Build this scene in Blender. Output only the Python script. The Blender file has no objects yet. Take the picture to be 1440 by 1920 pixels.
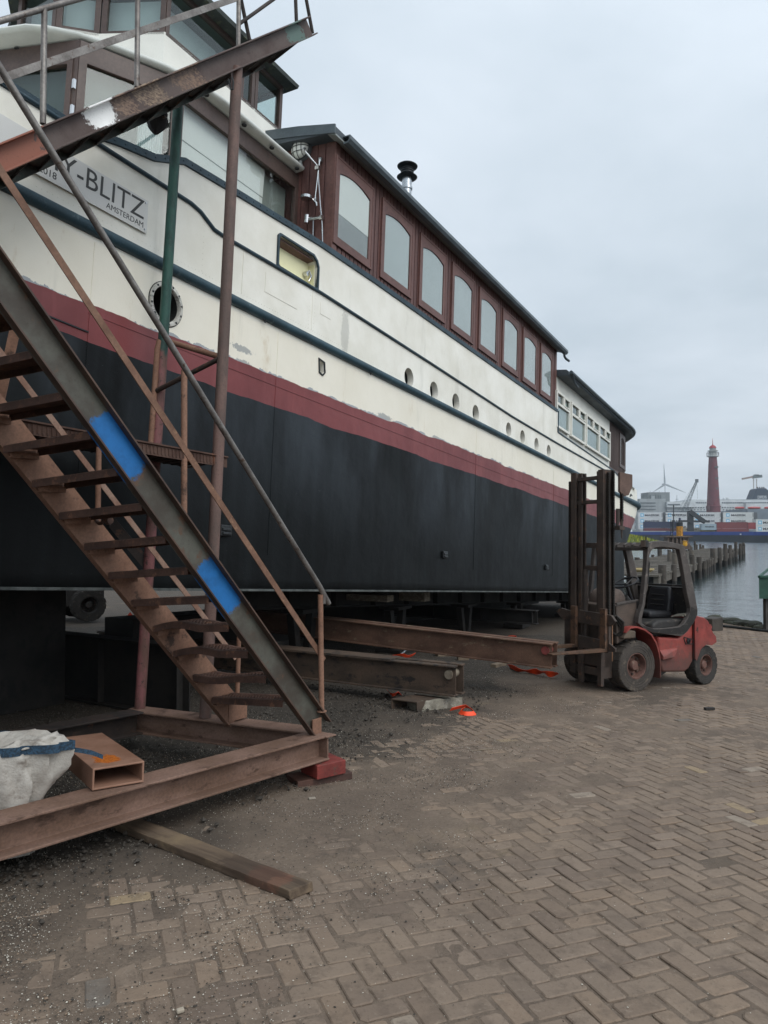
import bpy, bmesh, math, random
import numpy as np
from mathutils import Vector, Matrix, Euler
R = math.radians
random.seed(7); rng = np.random.default_rng(7)
C = bpy.context.scene.collection
scn = bpy.context.scene

# ---------------------------------------------------------------- camera
EYE = Vector((0, 0, 1.75))
FPX = 1400.0
PITCH = math.atan(38 / 1400)
cam_d = bpy.data.cameras.new('camera'); cam = bpy.data.objects.new('camera', cam_d); C.objects.link(cam)
cam_d.sensor_fit = 'VERTICAL'; cam_d.sensor_height = 36; cam_d.sensor_width = 27
cam_d.lens = 36 * FPX / 1920
cam_d.clip_start = 0.05; cam_d.clip_end = 6000
cam.location = EYE; cam.rotation_euler = (R(90) + PITCH, 0, 0)
scn.camera = cam

# ---------------------------------------------------------------- light
SUN_DIR = Vector((0.50, -0.50, 0.72)).normalized()       # towards the sun, behind the viewer's right shoulder
sun_d = bpy.data.lights.new('sun', 'SUN'); sun_d.energy = 1.25; sun_d.angle = R(40); sun_d.color = (1, 0.96, 0.9)
sun = bpy.data.objects.new('sun', sun_d); C.objects.link(sun)
sun.rotation_euler = SUN_DIR.to_track_quat('Z', 'Y').to_euler()
world = bpy.data.worlds.new('World'); scn.world = world; world.use_nodes = True
def build_world():
    nt = world.node_tree; nt.nodes.clear(); N = nt.nodes.new; K = nt.links.new
    out = N('ShaderNodeOutputWorld'); bg = N('ShaderNodeBackground'); bg.inputs[1].default_value = 0.12
    K(bg.outputs[0], out.inputs[0])
    sky = N('ShaderNodeTexSky'); sky.sky_type = 'NISHITA'; sky.sun_disc = False
    sky.sun_elevation = math.asin(SUN_DIR.z); sky.sun_rotation = math.atan2(SUN_DIR.x, SUN_DIR.y)
    sky.dust_density = 3
    tc = N('ShaderNodeTexCoord'); sep = N('ShaderNodeSeparateXYZ'); K(tc.outputs['Generated'], sep.inputs[0])
    def M(op, a, b=None, c=None, clamp=False):
        n = N('ShaderNodeMath'); n.operation = op; n.use_clamp = clamp
        for i, v in enumerate((a, b, c)):
            if v is None: continue
            if isinstance(v, (int, float)): n.inputs[i].default_value = v
            else: K(v, n.inputs[i])
        return n.outputs[0]
    zc = M('MAXIMUM', sep.outputs[2], 0.0)
    den = M('ADD', zc, 0.16)
    cx = M('DIVIDE', sep.outputs[0], den); cy = M('DIVIDE', sep.outputs[1], den)
    cmb = N('ShaderNodeCombineXYZ'); K(cx, cmb.inputs[0]); K(cy, cmb.inputs[1])
    n1 = N('ShaderNodeTexNoise'); n1.inputs['Scale'].default_value = 0.9; n1.inputs['Detail'].default_value = 5; n1.inputs['Roughness'].default_value = 0.5
    n1.inputs['Distortion'].default_value = 0.4
    K(cmb.outputs[0], n1.inputs['Vector'])
    n2 = N('ShaderNodeTexNoise'); n2.inputs['Scale'].default_value = 2.6; n2.inputs['Detail'].default_value = 6
    K(cmb.outputs[0], n2.inputs['Vector'])
    f = M('ADD', M('MULTIPLY', n1.outputs[0], 0.7), M('MULTIPLY', n2.outputs[0], 0.3))
    rp = N('ShaderNodeValToRGB'); K(f, rp.inputs[0])
    e = rp.color_ramp.elements
    e[0].position = 0.34; e[0].color = (4.2, 4.9, 5.5, 1)
    e[1].position = 0.66; e[1].color = (6.0, 6.6, 7.25, 1)
    # overcast brightens away from the horizon and towards the veiled sun
    dot = N('ShaderNodeVectorMath'); dot.operation = 'DOT_PRODUCT'; K(tc.outputs['Generated'], dot.inputs[0]); dot.inputs[1].default_value = SUN_DIR
    glow = M('POWER', M('MAXIMUM', dot.outputs['Value'], 0.0), 1.6)
    lift = M('ADD', M('ADD', 0.86, M('MULTIPLY', M('POWER', zc, 0.8), 0.34)), M('MULTIPLY', glow, 0.7))
    sc = N('ShaderNodeVectorMath'); sc.operation = 'SCALE'; K(rp.outputs[0], sc.inputs[0]); K(lift, sc.inputs['Scale'])
    mix = N('ShaderNodeMixRGB'); mix.inputs[0].default_value = 0.94; K(sky.outputs[0], mix.inputs[1]); K(sc.outputs[0], mix.inputs[2])
    K(mix.outputs[0], bg.inputs[0])
build_world()
scn.view_settings.view_transform = 'Standard'; scn.view_settings.look = 'None'
scn.view_settings.exposure = 0.20; scn.view_settings.gamma = 1.0
scn.cycles.max_bounces = 7; scn.cycles.diffuse_bounces = 4; scn.cycles.glossy_bounces = 4
scn.cycles.transparent_max_bounces = 12; scn.cycles.caustics_reflective = False; scn.cycles.caustics_refractive = False
scn.cycles.use_denoising = True

# ---------------------------------------------------------------- measuring helpers (surveyed from the photograph)
F = Vector((0, math.cos(PITCH), math.sin(PITCH))); U = Vector((0, -math.sin(PITCH), math.cos(PITCH)))
def ray(x, y): return Vector((1, 0, 0)) * ((x - 720) / FPX) + F + U * (-(y - 960) / FPX)
def at(x, y, Y):
    r = ray(x, y); return EYE + r * (Y / r.y)
A3 = ray(1525, 1113).normalized()                        # the boat's long axis (aft), 4 degrees down the slipway
TH = math.atan2(A3.x, A3.y)
N3 = Vector((math.cos(TH), -math.sin(TH), 0)); V3 = N3.cross(A3)
SL = 0.035                                               # fall of the yard towards the water
AH = Vector((math.sin(TH), math.cos(TH)))
GN = Vector((SL * AH.x, SL * AH.y, 1)).normalized()
def gz(x, y): return -SL * (x * AH.x + y * AH.y)
def on_ground(x, y, h=0.0):
    r = ray(x, y); t = (1.75 - h) / (-r.z - SL * (r.x * AH.x + r.y * AH.y)); return EYE + r * t
WATER = -2.05

# ---------------------------------------------------------------- things, parts, meshes
FRAME = {}
def tag(o, label=None, cat=None, group=None, kind=None):
    if label: o['label'] = label
    if cat: o['category'] = cat
    if group: o['group'] = group
    if kind: o['kind'] = kind
    return o
def thing(name, label, cat, loc=(0, 0, 0), mat=None, group=None):
    o = bpy.data.objects.new(name, None); C.objects.link(o)
    m = mat.copy() if mat is not None else Matrix.Translation(Vector(loc))
    o.matrix_world = m; o.empty_display_size = 0.2
    FRAME[o.name] = m
    return tag(o, label, cat, group)
def frame_matrix(X, Y, Z, o):
    return Matrix(((X.x, Y.x, Z.x, o.x), (X.y, Y.y, Z.y, o.y), (X.z, Y.z, Z.z, o.z), (0, 0, 0, 1)))
def link(name, me, parent=None):
    o = bpy.data.objects.new(name, me); C.objects.link(o)
    if parent is not None:
        o.parent = parent; FRAME[o.name] = FRAME[parent.name]
    return o
def copy_tree(o, parent=None):
    c = o.copy(); C.objects.link(c)
    if parent is not None: c.parent = parent
    for ch in o.children: copy_tree(ch, c)
    return c

class MB:
    def __init__(s): s.v = []; s.f = []; s.m = []
    def add(s, vs, fs, m=0):
        b = len(s.v); s.v += [tuple(v) for v in vs]
        s.f += [tuple(i + b for i in f) for f in fs]; s.m += [m] * len(fs); return s
    def box(s, c, size, m=0, X=Vector((1, 0, 0)), Y=Vector((0, 1, 0)), Z=Vector((0, 0, 1))):
        c = Vector(c); x, y, z = X * size[0] / 2, Y * size[1] / 2, Z * size[2] / 2
        vs = [c + a * x + b * y + d * z for d in (-1, 1) for b in (-1, 1) for a in (-1, 1)]
        return s.add(vs, [(0, 2, 3, 1), (4, 5, 7, 6), (0, 1, 5, 4), (2, 6, 7, 3), (0, 4, 6, 2), (1, 3, 7, 5)], m)
    def minmax(s, lo, hi, m=0):
        lo = Vector(lo); hi = Vector(hi); return s.box((lo + hi) / 2, hi - lo, m)
    def bar(s, p, q, w, h, up=(0, 0, 1), m=0):
        p = Vector(p); q = Vector(q); d = q - p; X = d.normalized(); up = Vector(up)
        S = up.cross(X).normalized(); Z = X.cross(S).normalized()
        return s.box((p + q) / 2, (d.length, w, h), m, X, S, Z)
    def sweep(s, prof, p, q, side, up, m=0, cap=True, scale_q=1.0):
        """closed 2-D profile (side, up) carried from p to q"""
        p = Vector(p); q = Vector(q); side = Vector(side); up = Vector(up); n = len(prof)
        vs = [p + side * a + up * b for a, b in prof] + [q + side * a + up * b * scale_q for a, b in prof]
        fs = [(i, (i + 1) % n, (i + 1) % n + n, i + n) for i in range(n)]
        if cap: fs += [tuple(range(n - 1, -1, -1)), tuple(range(n, 2 * n))]
        return s.add(vs, fs, m)
    def tube(s, pts, r, n=12, m=0, cap=True, closed=False):
        pts = [Vector(p) for p in pts]; k = len(pts); rs = r if isinstance(r, (list, tuple)) else [r] * k
        vs = []; ref = None
        for i, p in enumerate(pts):
            if closed: t = (pts[(i + 1) % k] - pts[i - 1])
            else: t = pts[min(i + 1, k - 1)] - pts[max(i - 1, 0)]
            t.normalize()
            if ref is None: ref = Vector((0, 0, 1)) if abs(t.z) < 0.9 else Vector((1, 0, 0))
            S = ref.cross(t).normalized(); ref2 = t.cross(S).normalized(); ref = ref2
            vs += [p + (S * math.cos(2 * math.pi * j / n) + ref2 * math.sin(2 * math.pi * j / n)) * rs[i] for j in range(n)]
        fs = []
        for i in range(k if closed else k - 1):
            a = i * n; b = ((i + 1) % k) * n
            fs += [(a + j, a + (j + 1) % n, b + (j + 1) % n, b + j) for j in range(n)]
        if cap and not closed: fs += [tuple(range(n - 1, -1, -1)), tuple(range((k - 1) * n, k * n))]
        return s.add(vs, fs, m)
    def lathe(s, prof, o, ax, n=24, m=0, cap=False):
        """profile of (radius, height) turned round the axis AX through O"""
        o = Vector(o); ax = Vector(ax).normalized(); ref = Vector((1, 0, 0)) if abs(ax.x) < 0.9 else Vector((0, 1, 0))
        S = ax.cross(ref).normalized(); T = ax.cross(S).normalized(); vs = []
        for r, h in prof:
            vs += [o + ax * h + (S * math.cos(2 * math.pi * j / n) + T * math.sin(2 * math.pi * j / n)) * r for j in range(n)]
        fs = []
        for i in range(len(prof) - 1):
            a = i * n; b = a + n
            fs += [(a + j, b + j, b + (j + 1) % n, a + (j + 1) % n) for j in range(n)]
        if cap: fs += [tuple(range(n)), tuple(range((len(prof) - 1) * n + n - 1, (len(prof) - 1) * n - 1, -1))]
        return s.add(vs, fs, m)
    def prism(s, poly, depth, m=0):
        """polygon of 3-D points pushed along the vector DEPTH"""
        n = len(poly); d = Vector(depth); poly = [Vector(p) for p in poly]
        vs = poly + [p + d for p in poly]
        fs = [tuple(range(n - 1, -1, -1)), tuple(range(n, 2 * n))] + [(i, (i + 1) % n, (i + 1) % n + n, i + n) for i in range(n)]
        return s.add(vs, fs, m)
    def ring(s, outer, inner, depth, m=0):
        """flat frame between two loops of the same count, pushed along DEPTH"""
        n = len(outer); d = Vector(depth); o = [Vector(p) for p in outer]; i_ = [Vector(p) for p in inner]
        vs = o + i_ + [p + d for p in o] + [p + d for p in i_]
        fs = []
        for k in range(n):
            l = (k + 1) % n
            fs += [(k, l, n + l, n + k), (2 * n + k, 3 * n + k, 3 * n + l, 2 * n + l), (k, 2 * n + k, 2 * n + l, l), (n + k, n + l, 3 * n + l, 3 * n + k)]
        return s.add(vs, fs, m)
    def loft(s, rings, m=0, cap=True, closed=True):
        k = len(rings); n = len(rings[0]); vs = [v for r in rings for v in r]; fs = []
        for i in range(k - 1):
            for j in range(n if closed else n - 1):
                l = (j + 1) % n; fs.append((i * n + j, i * n + l, (i + 1) * n + l, (i + 1) * n + j))
        if cap: fs += [tuple(range(n - 1, -1, -1)), tuple(range((k - 1) * n, k * n))]
        return s.add(vs, fs, m)
    def ibeam(s, p, q, h, w, tw=0.012, tf=0.016, up=(0, 0, 1), m=0, sq=1.0):
        """I section: p, q on the centre line of the BOTTOM face"""
        p = Vector(p); q = Vector(q); X = (q - p).normalized(); up = Vector(up)
        S = X.cross(up).normalized(); Z = S.cross(X).normalized()
        a, b = w / 2, tw / 2
        prof = [(-a, 0), (a, 0), (a, tf), (b, tf), (b, h - tf), (a, h - tf), (a, h), (-a, h), (-a, h - tf), (-b, h - tf), (-b, tf), (-a, tf)]
        return s.sweep(prof, p, q, S, Z, m, scale_q=sq)
    def channel(s, p, q, h, w, side, tw=0.010, tf=0.014, up=(0, 0, 1), m=0):
        """C section: p, q along the web's outer bottom line, flanges towards SIDE"""
        p = Vector(p); q = Vector(q); X = (q - p).normalized(); S = Vector(side); S = (S - X * S.dot(X)).normalized()
        Z = X.cross(S).normalized()
        if Z.dot(Vector(up)) < 0: Z = -Z
        prof = [(0, 0), (w, 0), (w, tf), (tw, tf), (tw, h - tf), (w, h - tf), (w, h), (0, h)]
        return s.sweep(prof, p, q, S, Z, m)
    def build(s, name, mats, parent=None, world=False, smooth=None, bevel=0.0, loc=None, seg=2):
        vs = s.v
        if parent is not None and world:
            inv = FRAME[parent.name].inverted(); vs = [tuple(inv @ Vector(v)) for v in vs]
        elif parent is None and loc is not None:
            l = Vector(loc); vs = [tuple(Vector(v) - l) for v in vs]
        me = bpy.data.meshes.new(name); me.from_pydata(vs, [], s.f)
        if not isinstance(mats, (list, tuple)): mats = [mats]
        for m in mats: me.materials.append(m)
        if len(mats) > 1: me.polygons.foreach_set('material_index', s.m)
        bm = bmesh.new(); bm.from_mesh(me); bmesh.ops.recalc_face_normals(bm, faces=bm.faces); bm.to_mesh(me); bm.free()
        if smooth is not None:
            me.polygons.foreach_set('use_smooth', [True] * len(me.polygons)); me.set_sharp_from_angle(angle=R(smooth))
        me.update()
        o = link(name, me, parent)
        if parent is None and loc is not None:
            o.location = loc; FRAME[o.name] = Matrix.Translation(Vector(loc))
        if bevel:
            b = o.modifiers.new('bevel', 'BEVEL'); b.width = bevel; b.segments = seg; b.limit_method = 'ANGLE'; b.angle_limit = R(40)
        return o

def text_part(name, body, mat, parent, origin, X, Yv, size, extrude=0.002, align='LEFT', offset=0.0, world=False, squeeze=1.0):
    """lettering as a mesh lying in the plane of X (reading direction) and Yv (up)"""
    cu = bpy.data.curves.new(name, 'FONT'); cu.body = body; cu.size = size; cu.extrude = extrude; cu.align_x = align
    cu.offset = offset; cu.resolution_u = 3
    tmp = bpy.data.objects.new(name + '_outline', cu); C.objects.link(tmp); bpy.context.view_layer.update()
    me = bpy.data.meshes.new_from_object(tmp.evaluated_get(bpy.context.evaluated_depsgraph_get()))
    bpy.data.objects.remove(tmp); bpy.data.curves.remove(cu)
    X = Vector(X).normalized(); Yv = Vector(Yv); Yv = (Yv - X * Yv.dot(X)).normalized(); Z = X.cross(Yv)
    m = frame_matrix(X * squeeze, Yv, Z, Vector(origin))
    if world: m = FRAME[parent.name].inverted() @ m
    me.transform(m); me.materials.clear(); me.materials.append(mat); me.name = name
    return link(name, me, parent)

# ---------------------------------------------------------------- materials
def lin(h, k=1.0):
    h = h.lstrip('#'); c = [int(h[i:i + 2], 16) / 255 for i in (0, 2, 4)]
    return tuple(min(1, k * (x / 12.92 if x <= 0.04045 else ((x + 0.055) / 1.055) ** 2.4)) for x in c) + (1,)
class NT:
    def __init__(s, name):
        s.mat = bpy.data.materials.new(name); s.mat.use_nodes = True; s.nt = s.mat.node_tree; s.nt.nodes.clear()
        s.out = s.n('ShaderNodeOutputMaterial'); s.p = s.n('ShaderNodeBsdfPrincipled'); s.k(s.p.outputs[0], s.out.inputs[0])
        s.tc = s.n('ShaderNodeTexCoord'); s.obj = s.tc.outputs['Object']
    def n(s, t): return s.nt.nodes.new(t)
    def k(s, a, b): s.nt.links.new(a, b)
    def setin(s, sock, v):
        if hasattr(v, 'is_output'): s.k(v, sock)
        else: sock.default_value = v
    def math(s, op, a, b=0.0, c=0.0, clamp=False):
        n = s.n('ShaderNodeMath'); n.operation = op; n.use_clamp = clamp
        for i, v in enumerate((a, b, c)): s.setin(n.inputs[i], v)
        return n.outputs[0]
    def vec(s, scale=(1, 1, 1), loc=(0, 0, 0), src=None):
        n = s.n('ShaderNodeMapping'); n.inputs['Scale'].default_value = scale; n.inputs['Location'].default_value = loc
        s.k(src or s.obj, n.inputs[0]); return n.outputs[0]
    def noise(s, scale=5, detail=4, rough=0.55, src=None, dist=0.0, loc=None, stretch=None):
        n = s.n('ShaderNodeTexNoise'); n.inputs['Scale'].default_value = scale; n.inputs['Detail'].default_value = detail
        n.inputs['Roughness'].default_value = rough; n.inputs['Distortion'].default_value = dist
        v = src or s.obj
        if stretch or loc: v = s.vec(stretch or (1, 1, 1), loc or (0, 0, 0), src)
        s.k(v, n.inputs['Vector']); return n.outputs[0]
    def voro(s, scale=20, src=None, feat='F1'):
        n = s.n('ShaderNodeTexVoronoi'); n.inputs['Scale'].default_value = scale; n.feature = feat
        s.k(src or s.obj, n.inputs['Vector']); return n
    def step(s, v, lo, hi):
        n = s.n('ShaderNodeMapRange'); n.interpolation_type = 'SMOOTHSTEP'
        s.setin(n.inputs[0], v); n.inputs[1].default_value = lo; n.inputs[2].default_value = hi; return n.outputs[0]
    def ramp(s, f, stops):
        n = s.n('ShaderNodeValToRGB'); s.k(f, n.inputs[0]); e = n.color_ramp.elements
        while len(e) < len(stops): e.new(0.5)
        for el, (p, c) in zip(e, stops): el.position = p; el.color = c
        return n.outputs[0]
    def mix(s, f, a, b, mode='MIX'):
        n = s.n('ShaderNodeMixRGB'); n.blend_type = mode
        s.setin(n.inputs[0], f); s.setin(n.inputs[1], a); s.setin(n.inputs[2], b); return n.outputs[0]
    def bump(s, h, strength=0.3, dist=0.01):
        n = s.n('ShaderNodeBump'); n.inputs['Strength'].default_value = strength; n.inputs['Distance'].default_value = dist
        s.k(h, n.inputs['Height']); s.k(n.outputs[0], s.p.inputs['Normal']); return n
    def spot(s, centre, radius, edge=0.25, nscale=18, stretch=(1, 1, 1)):
        """ragged patch round a point of the object"""
        d = s.n('ShaderNodeVectorMath'); d.operation = 'SUBTRACT'; s.k(s.obj, d.inputs[0]); d.inputs[1].default_value = centre
        m = s.n('ShaderNodeVectorMath'); m.operation = 'MULTIPLY'; s.k(d.outputs[0], m.inputs[0]); m.inputs[1].default_value = stretch
        l = s.n('ShaderNodeVectorMath'); l.operation = 'LENGTH'; s.k(m.outputs[0], l.inputs[0])
        v = s.math('ADD', s.math('DIVIDE', l.outputs['Value'], radius), s.math('MULTIPLY', s.math('SUBTRACT', s.noise(nscale, 6, 0.7), 0.5), edge * 4))
        return s.math('SUBTRACT', 1.0, s.step(v, 0.9, 1.05))
    def done(s, col, rough=0.6, metal=0.0, spec=0.5, coat=0.0):
        s.setin(s.p.inputs['Base Color'], col); s.setin(s.p.inputs['Roughness'], rough); s.setin(s.p.inputs['Metallic'], metal)
        s.p.inputs['Specular IOR Level'].default_value = spec; s.p.inputs['Coat Weight'].default_value = coat
        return s.mat
def weathered(name, c0, c1, c2=None, scale=4, rough=(0.5, 0.8), bump=0.25, streak=None, fine=60, metal=0.0, amt=0.5, spec=0.4, coat=0.0, grain=0.35):
    """base colour drifting between two tones, a third one in scattered patches"""
    t = NT(name)
    a = t.noise(scale, 6, 0.6, stretch=streak)
    f = t.noise(fine, 5, 0.65)
    col = t.mix(t.step(a, 0.35, 0.68), c0, c1)
    if c2 is not None:
        b = t.noise(scale * 2.3, 8, 0.7, loc=(3.1, 1.7, 9.2), stretch=streak)
        col = t.mix(t.step(b, 0.62 - 0.25 * amt, 0.72 - 0.2 * amt), col, c2)
    col = t.mix(t.math('MULTIPLY', t.step(f, 0.25, 0.75), grain), col, (0.01, 0.009, 0.008, 1))
    t.bump(t.math('ADD', t.math('MULTIPLY', f, 0.5), a), bump, 0.006)
    r = t.math('ADD', rough[0], t.math('MULTIPLY', a, (rough[1] - rough[0]) * 1.3))
    return t.done(col, r, metal, spec, coat)
def plain(name, c, rough=0.5, metal=0.0, spec=0.5, var=0.12, scale=6, bump=0.0):
    t = NT(name); a = t.noise(scale, 5, 0.6)
    col = t.mix(t.math('MULTIPLY', t.step(a, 0.3, 0.7), var * 2), c, tuple(x * 0.55 for x in c[:3]) + (1,))
    if bump: t.bump(t.noise(40, 4), bump, 0.004)
    return t.done(col, t.math('ADD', rough - 0.08, t.math('MULTIPLY', a, 0.16)), metal, spec)
def glass(name, tint=(0.75, 0.8, 0.8, 1), gloss=1.0, rough=0.02):
    t = NT(name); t.nt.nodes.remove(t.p)
    tr = t.n('ShaderNodeBsdfTransparent'); tr.inputs[0].default_value = tint
    gl = t.n('ShaderNodeBsdfGlossy'); gl.inputs['Roughness'].default_value = rough
    fr = t.n('ShaderNodeLayerWeight'); fr.inputs[0].default_value = 0.5
    m = t.n('ShaderNodeMixShader'); t.k(t.math('MULTIPLY', t.math('ADD', t.math('MULTIPLY', t.math('POWER', fr.outputs['Facing'], 5.0), 0.96), 0.04), gloss, clamp=True), m.inputs[0])
    t.k(tr.outputs[0], m.inputs[1]); t.k(gl.outputs[0], m.inputs[2]); t.k(m.outputs[0], t.out.inputs[0])
    return t.mat

# numpy value noise for the ground's relief
def vnoise(x, y, seed=0):
    xi = np.floor(x).astype(np.int64); yi = np.floor(y).astype(np.int64); xf = x - xi; yf = y - yi
    def h(a, b):
        n = (a * 374761393 + b * 668265263 + seed * 974634541) & 0x7fffffff
        n = ((n ^ (n >> 13)) * 1274126177) & 0x7fffffff
        return ((n ^ (n >> 16)) & 0xffff) / 65535.0
    u = xf * xf * (3 - 2 * xf); v = yf * yf * (3 - 2 * yf)
    return (h(xi, yi) * (1 - u) + h(xi + 1, yi) * u) * (1 - v) + (h(xi, yi + 1) * (1 - u) + h(xi + 1, yi + 1) * u) * v
def fbm(x, y, f=1.0, o=4, seed=0, g=0.5):
    s = np.zeros_like(x, dtype=float); a = 1; t = 0
    for i in range(o):
        s += a * vnoise(x * f, y * f, seed + i * 17); t += a; a *= g; f *= 2.03
    return s / t
def np_mesh(name, v, faces, mats, parent=None, smooth=False, cols=None, mi=None):
    me = bpy.data.meshes.new(name); nv = len(v); nf = len(faces); k = faces.shape[1]
    me.vertices.add(nv); me.vertices.foreach_set('co', np.ascontiguousarray(v, dtype=np.float32).ravel())
    me.loops.add(nf * k); me.loops.foreach_set('vertex_index', np.ascontiguousarray(faces, dtype=np.int32).ravel())
    me.polygons.add(nf); me.polygons.foreach_set('loop_start', np.arange(0, nf * k, k, dtype=np.int32))
    me.polygons.foreach_set('use_smooth', np.full(nf, smooth))
    for m in (mats if isinstance(mats, (list, tuple)) else [mats]): me.materials.append(m)
    if mi is not None: me.polygons.foreach_set('material_index', mi.astype(np.int32))
    if cols is not None:
        a = me.color_attributes.new('tone', 'FLOAT_COLOR', 'POINT')
        a.data.foreach_set('color', np.ascontiguousarray(cols, dtype=np.float32).ravel())
    me.update(calc_edges=True); me.validate()
    return link(name, me, parent)

# ================================================================ yard, quay, water
OW = EYE - 5.45 * N3
def ship_w(x, y): return (x - OW.x) * N3.x + (y - OW.y) * N3.y
def sstep(x, a, b):
    t = np.clip((x - a) / (b - a), 0, 1); return t * t * (3 - 2 * t)
def mat_dirt():
    t = NT('yard dirt')
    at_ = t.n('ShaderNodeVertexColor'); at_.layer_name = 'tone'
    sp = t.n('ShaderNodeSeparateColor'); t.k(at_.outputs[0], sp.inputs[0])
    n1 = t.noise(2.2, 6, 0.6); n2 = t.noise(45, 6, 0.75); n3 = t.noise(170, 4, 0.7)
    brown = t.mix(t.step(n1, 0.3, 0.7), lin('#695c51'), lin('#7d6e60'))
    dark = t.mix(t.step(n2, 0.35, 0.7), lin('#2a2622'), lin('#4f4840'))  # dark gravel, deepened to paint the hull's shade into the ground
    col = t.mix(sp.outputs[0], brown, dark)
    tan = t.step(t.noise(0.7, 6, 0.65, loc=(4, 2, 0)), 0.6, 0.72)
    col = t.mix(t.math('MULTIPLY', tan, 0.5), col, lin('#8f7d62'))
    col = t.mix(t.math('MULTIPLY', t.step(n2, 0.42, 0.78), 0.5), col, lin('#2a2622'))
    v = t.voro(95); rnd = t.n('ShaderNodeSeparateColor'); t.k(v.outputs['Color'], rnd.inputs[0])
    pebble = t.math('MULTIPLY', t.math('GREATER_THAN', rnd.outputs[0], 0.86), t.math('LESS_THAN', v.outputs['Distance'], 0.42))
    col = t.mix(t.math('MULTIPLY', pebble, t.math('ADD', 0.25, t.math('MULTIPLY', sp.outputs[0], 0.5))), col, t.ramp(rnd.outputs[1], [(0, lin('#3a352f')), (0.6, lin('#7c7266')), (1, lin('#b9b1a3'))]))
    t.bump(t.math('ADD', t.math('ADD', n2, t.math('MULTIPLY', n3, 0.6)), t.math('MULTIPLY', pebble, 0.4)), 0.75, 0.012)
    return t.done(col, 0.9, 0, 0.25)
def mat_brick():
    t = NT('clay pavers')
    at_ = t.n('ShaderNodeVertexColor'); at_.layer_name = 'tone'
    n1 = t.noise(1.1, 6, 0.6); n2 = t.noise(60, 6, 0.7); n3 = t.noise(9, 5, 0.65)
    col = t.mix(t.step(n1, 0.35, 0.7), at_.outputs[0], t.mix(0.55, at_.outputs[0], lin('#857463')))
    col = t.mix(t.math('MULTIPLY', t.step(n3, 0.48, 0.7), 0.6), col, lin('#5a4e44'))
    big = t.noise(0.45, 6, 0.7, loc=(2, 8, 0), dist=0.5); col = t.mix(t.math('MULTIPLY', t.step(big, 0.5, 0.68), 0.45), col, lin('#4e453d'))
    edge_d = t.noise(24, 7, 0.8, loc=(6, 1, 0)); col = t.mix(t.math('MULTIPLY', t.step(edge_d, 0.56, 0.66), 0.5), col, lin('#8c7e6f'))
    col = t.mix(t.math('MULTIPLY', t.step(n2, 0.52, 0.75), 0.45), col, lin('#332c26'))
    oil = t.step(t.noise(0.9, 5, 0.7, loc=(7.7, 3.1, 0), dist=0.6), 0.64, 0.72)
    col = t.mix(t.math('MULTIPLY', oil, 0.5), col, lin('#3f3a36'))
    t.bump(t.math('ADD', n2, n3), 0.45, 0.006)
    return t.done(col, t.math('SUBTRACT', 0.85, t.math('MULTIPLY', oil, 0.2)), 0, 0.3)
M_DIRT = mat_dirt(); M_BRICK = mat_brick()

LAND = [(-60, -25), (40, -25), (40, 6), (14, 13.5), (10.3, 19.0), (10.02, 22.6), (9.2, 27.5), (7.0, 31.0), (-60, 48)]
def build_ground():
    # coarse land reaching the water's edge, with its quay wall
    mb = MB(); n = len(LAND)
    top = [Vector((x, y, gz(x, y) - 0.035)) for x, y in LAND]
    mb.add(top, [tuple(range(n))])
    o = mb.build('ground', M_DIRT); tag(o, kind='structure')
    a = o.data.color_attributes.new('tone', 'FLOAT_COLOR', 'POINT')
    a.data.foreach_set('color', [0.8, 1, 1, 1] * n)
    wb = MB(); W = [(40, 6), (14, 13.5), (10.3, 19.0), (10.02, 22.6), (9.2, 27.5), (7.0, 31.0), (-60, 48)]
    for (x0, y0), (x1, y1) in zip(W, W[1:]):
        wb.add([(x0, y0, gz(x0, y0) - 0.03), (x1, y1, gz(x1, y1) - 0.03), (x1, y1, -4), (x0, y0, -4)], [(0, 1, 2, 3)])
    tag(wb.build('quay_wall', weathered('quay stone', lin('#4a4640'), lin('#2c2a27'), lin('#33402c'), 1.5)), kind='structure')
    # fine sheet of dirt and grit, lower than the pavers on the right, over them near the boat
    s = 0.035; xs = np.arange(-7.5, 9.6, s); ys = np.arange(0.9, 17.0, s); X, Y = np.meshgrid(xs, ys)
    ok_edge = np.minimum.reduce([X + 7.5, 9.5 - X, 17.0 - Y, Y - 0.9])
    w = ship_w(X, Y); c = cover(X, Y)
    z = -0.0050 + 0.0135 * c + 0.011 * (fbm(X, Y, 3, 5, 3) - 0.5) + 0.011 * (fbm(X, Y, 13, 4, 9) - 0.5)
    z += 0.05 * sstep(-w, -1.6, 0.4) * (fbm(X, Y, 1.6, 5, 21) - 0.35)
    hx, hy = HEAP; z += 0.17 * np.exp(-(((X - hx) / 0.30) ** 2 + ((Y - hy) / 0.2) ** 2)) * (0.6 + 0.8 * fbm(X, Y, 6, 4, 5))
    z += 0.03 * np.clip(fbm(X, Y, 11, 3, 8) - .55, 0, 1) * sstep(-w, -2.6, -1.2)
    z = np.where(ok_edge < 0.4, z - 0.02 * (1 - ok_edge / 0.4), z) - SL * (X * AH.x + Y * AH.y)
    v = np.stack([X, Y, z], -1).reshape(-1, 3); ny, nx = X.shape
    i = np.arange(ny * nx).reshape(ny, nx)
    f = np.stack([i[:-1, :-1], i[:-1, 1:], i[1:, 1:], i[1:, :-1]], -1).reshape(-1, 4)
    tone = sstep(-w + 0.9 * (fbm(X, Y, 1.3, 4, 31) - 0.5), -2.9, -1.1) * 0.95 + 0.35 * sstep(fbm(X, Y, 0.9, 5, 77), 0.52, 0.68)  # darker towards the boat: gravel tone plus painted under-hull shade
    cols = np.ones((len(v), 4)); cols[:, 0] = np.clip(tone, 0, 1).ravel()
    tag(np_mesh('yard_dirt', v, f, M_DIRT, smooth=True, cols=cols), kind='structure')
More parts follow.
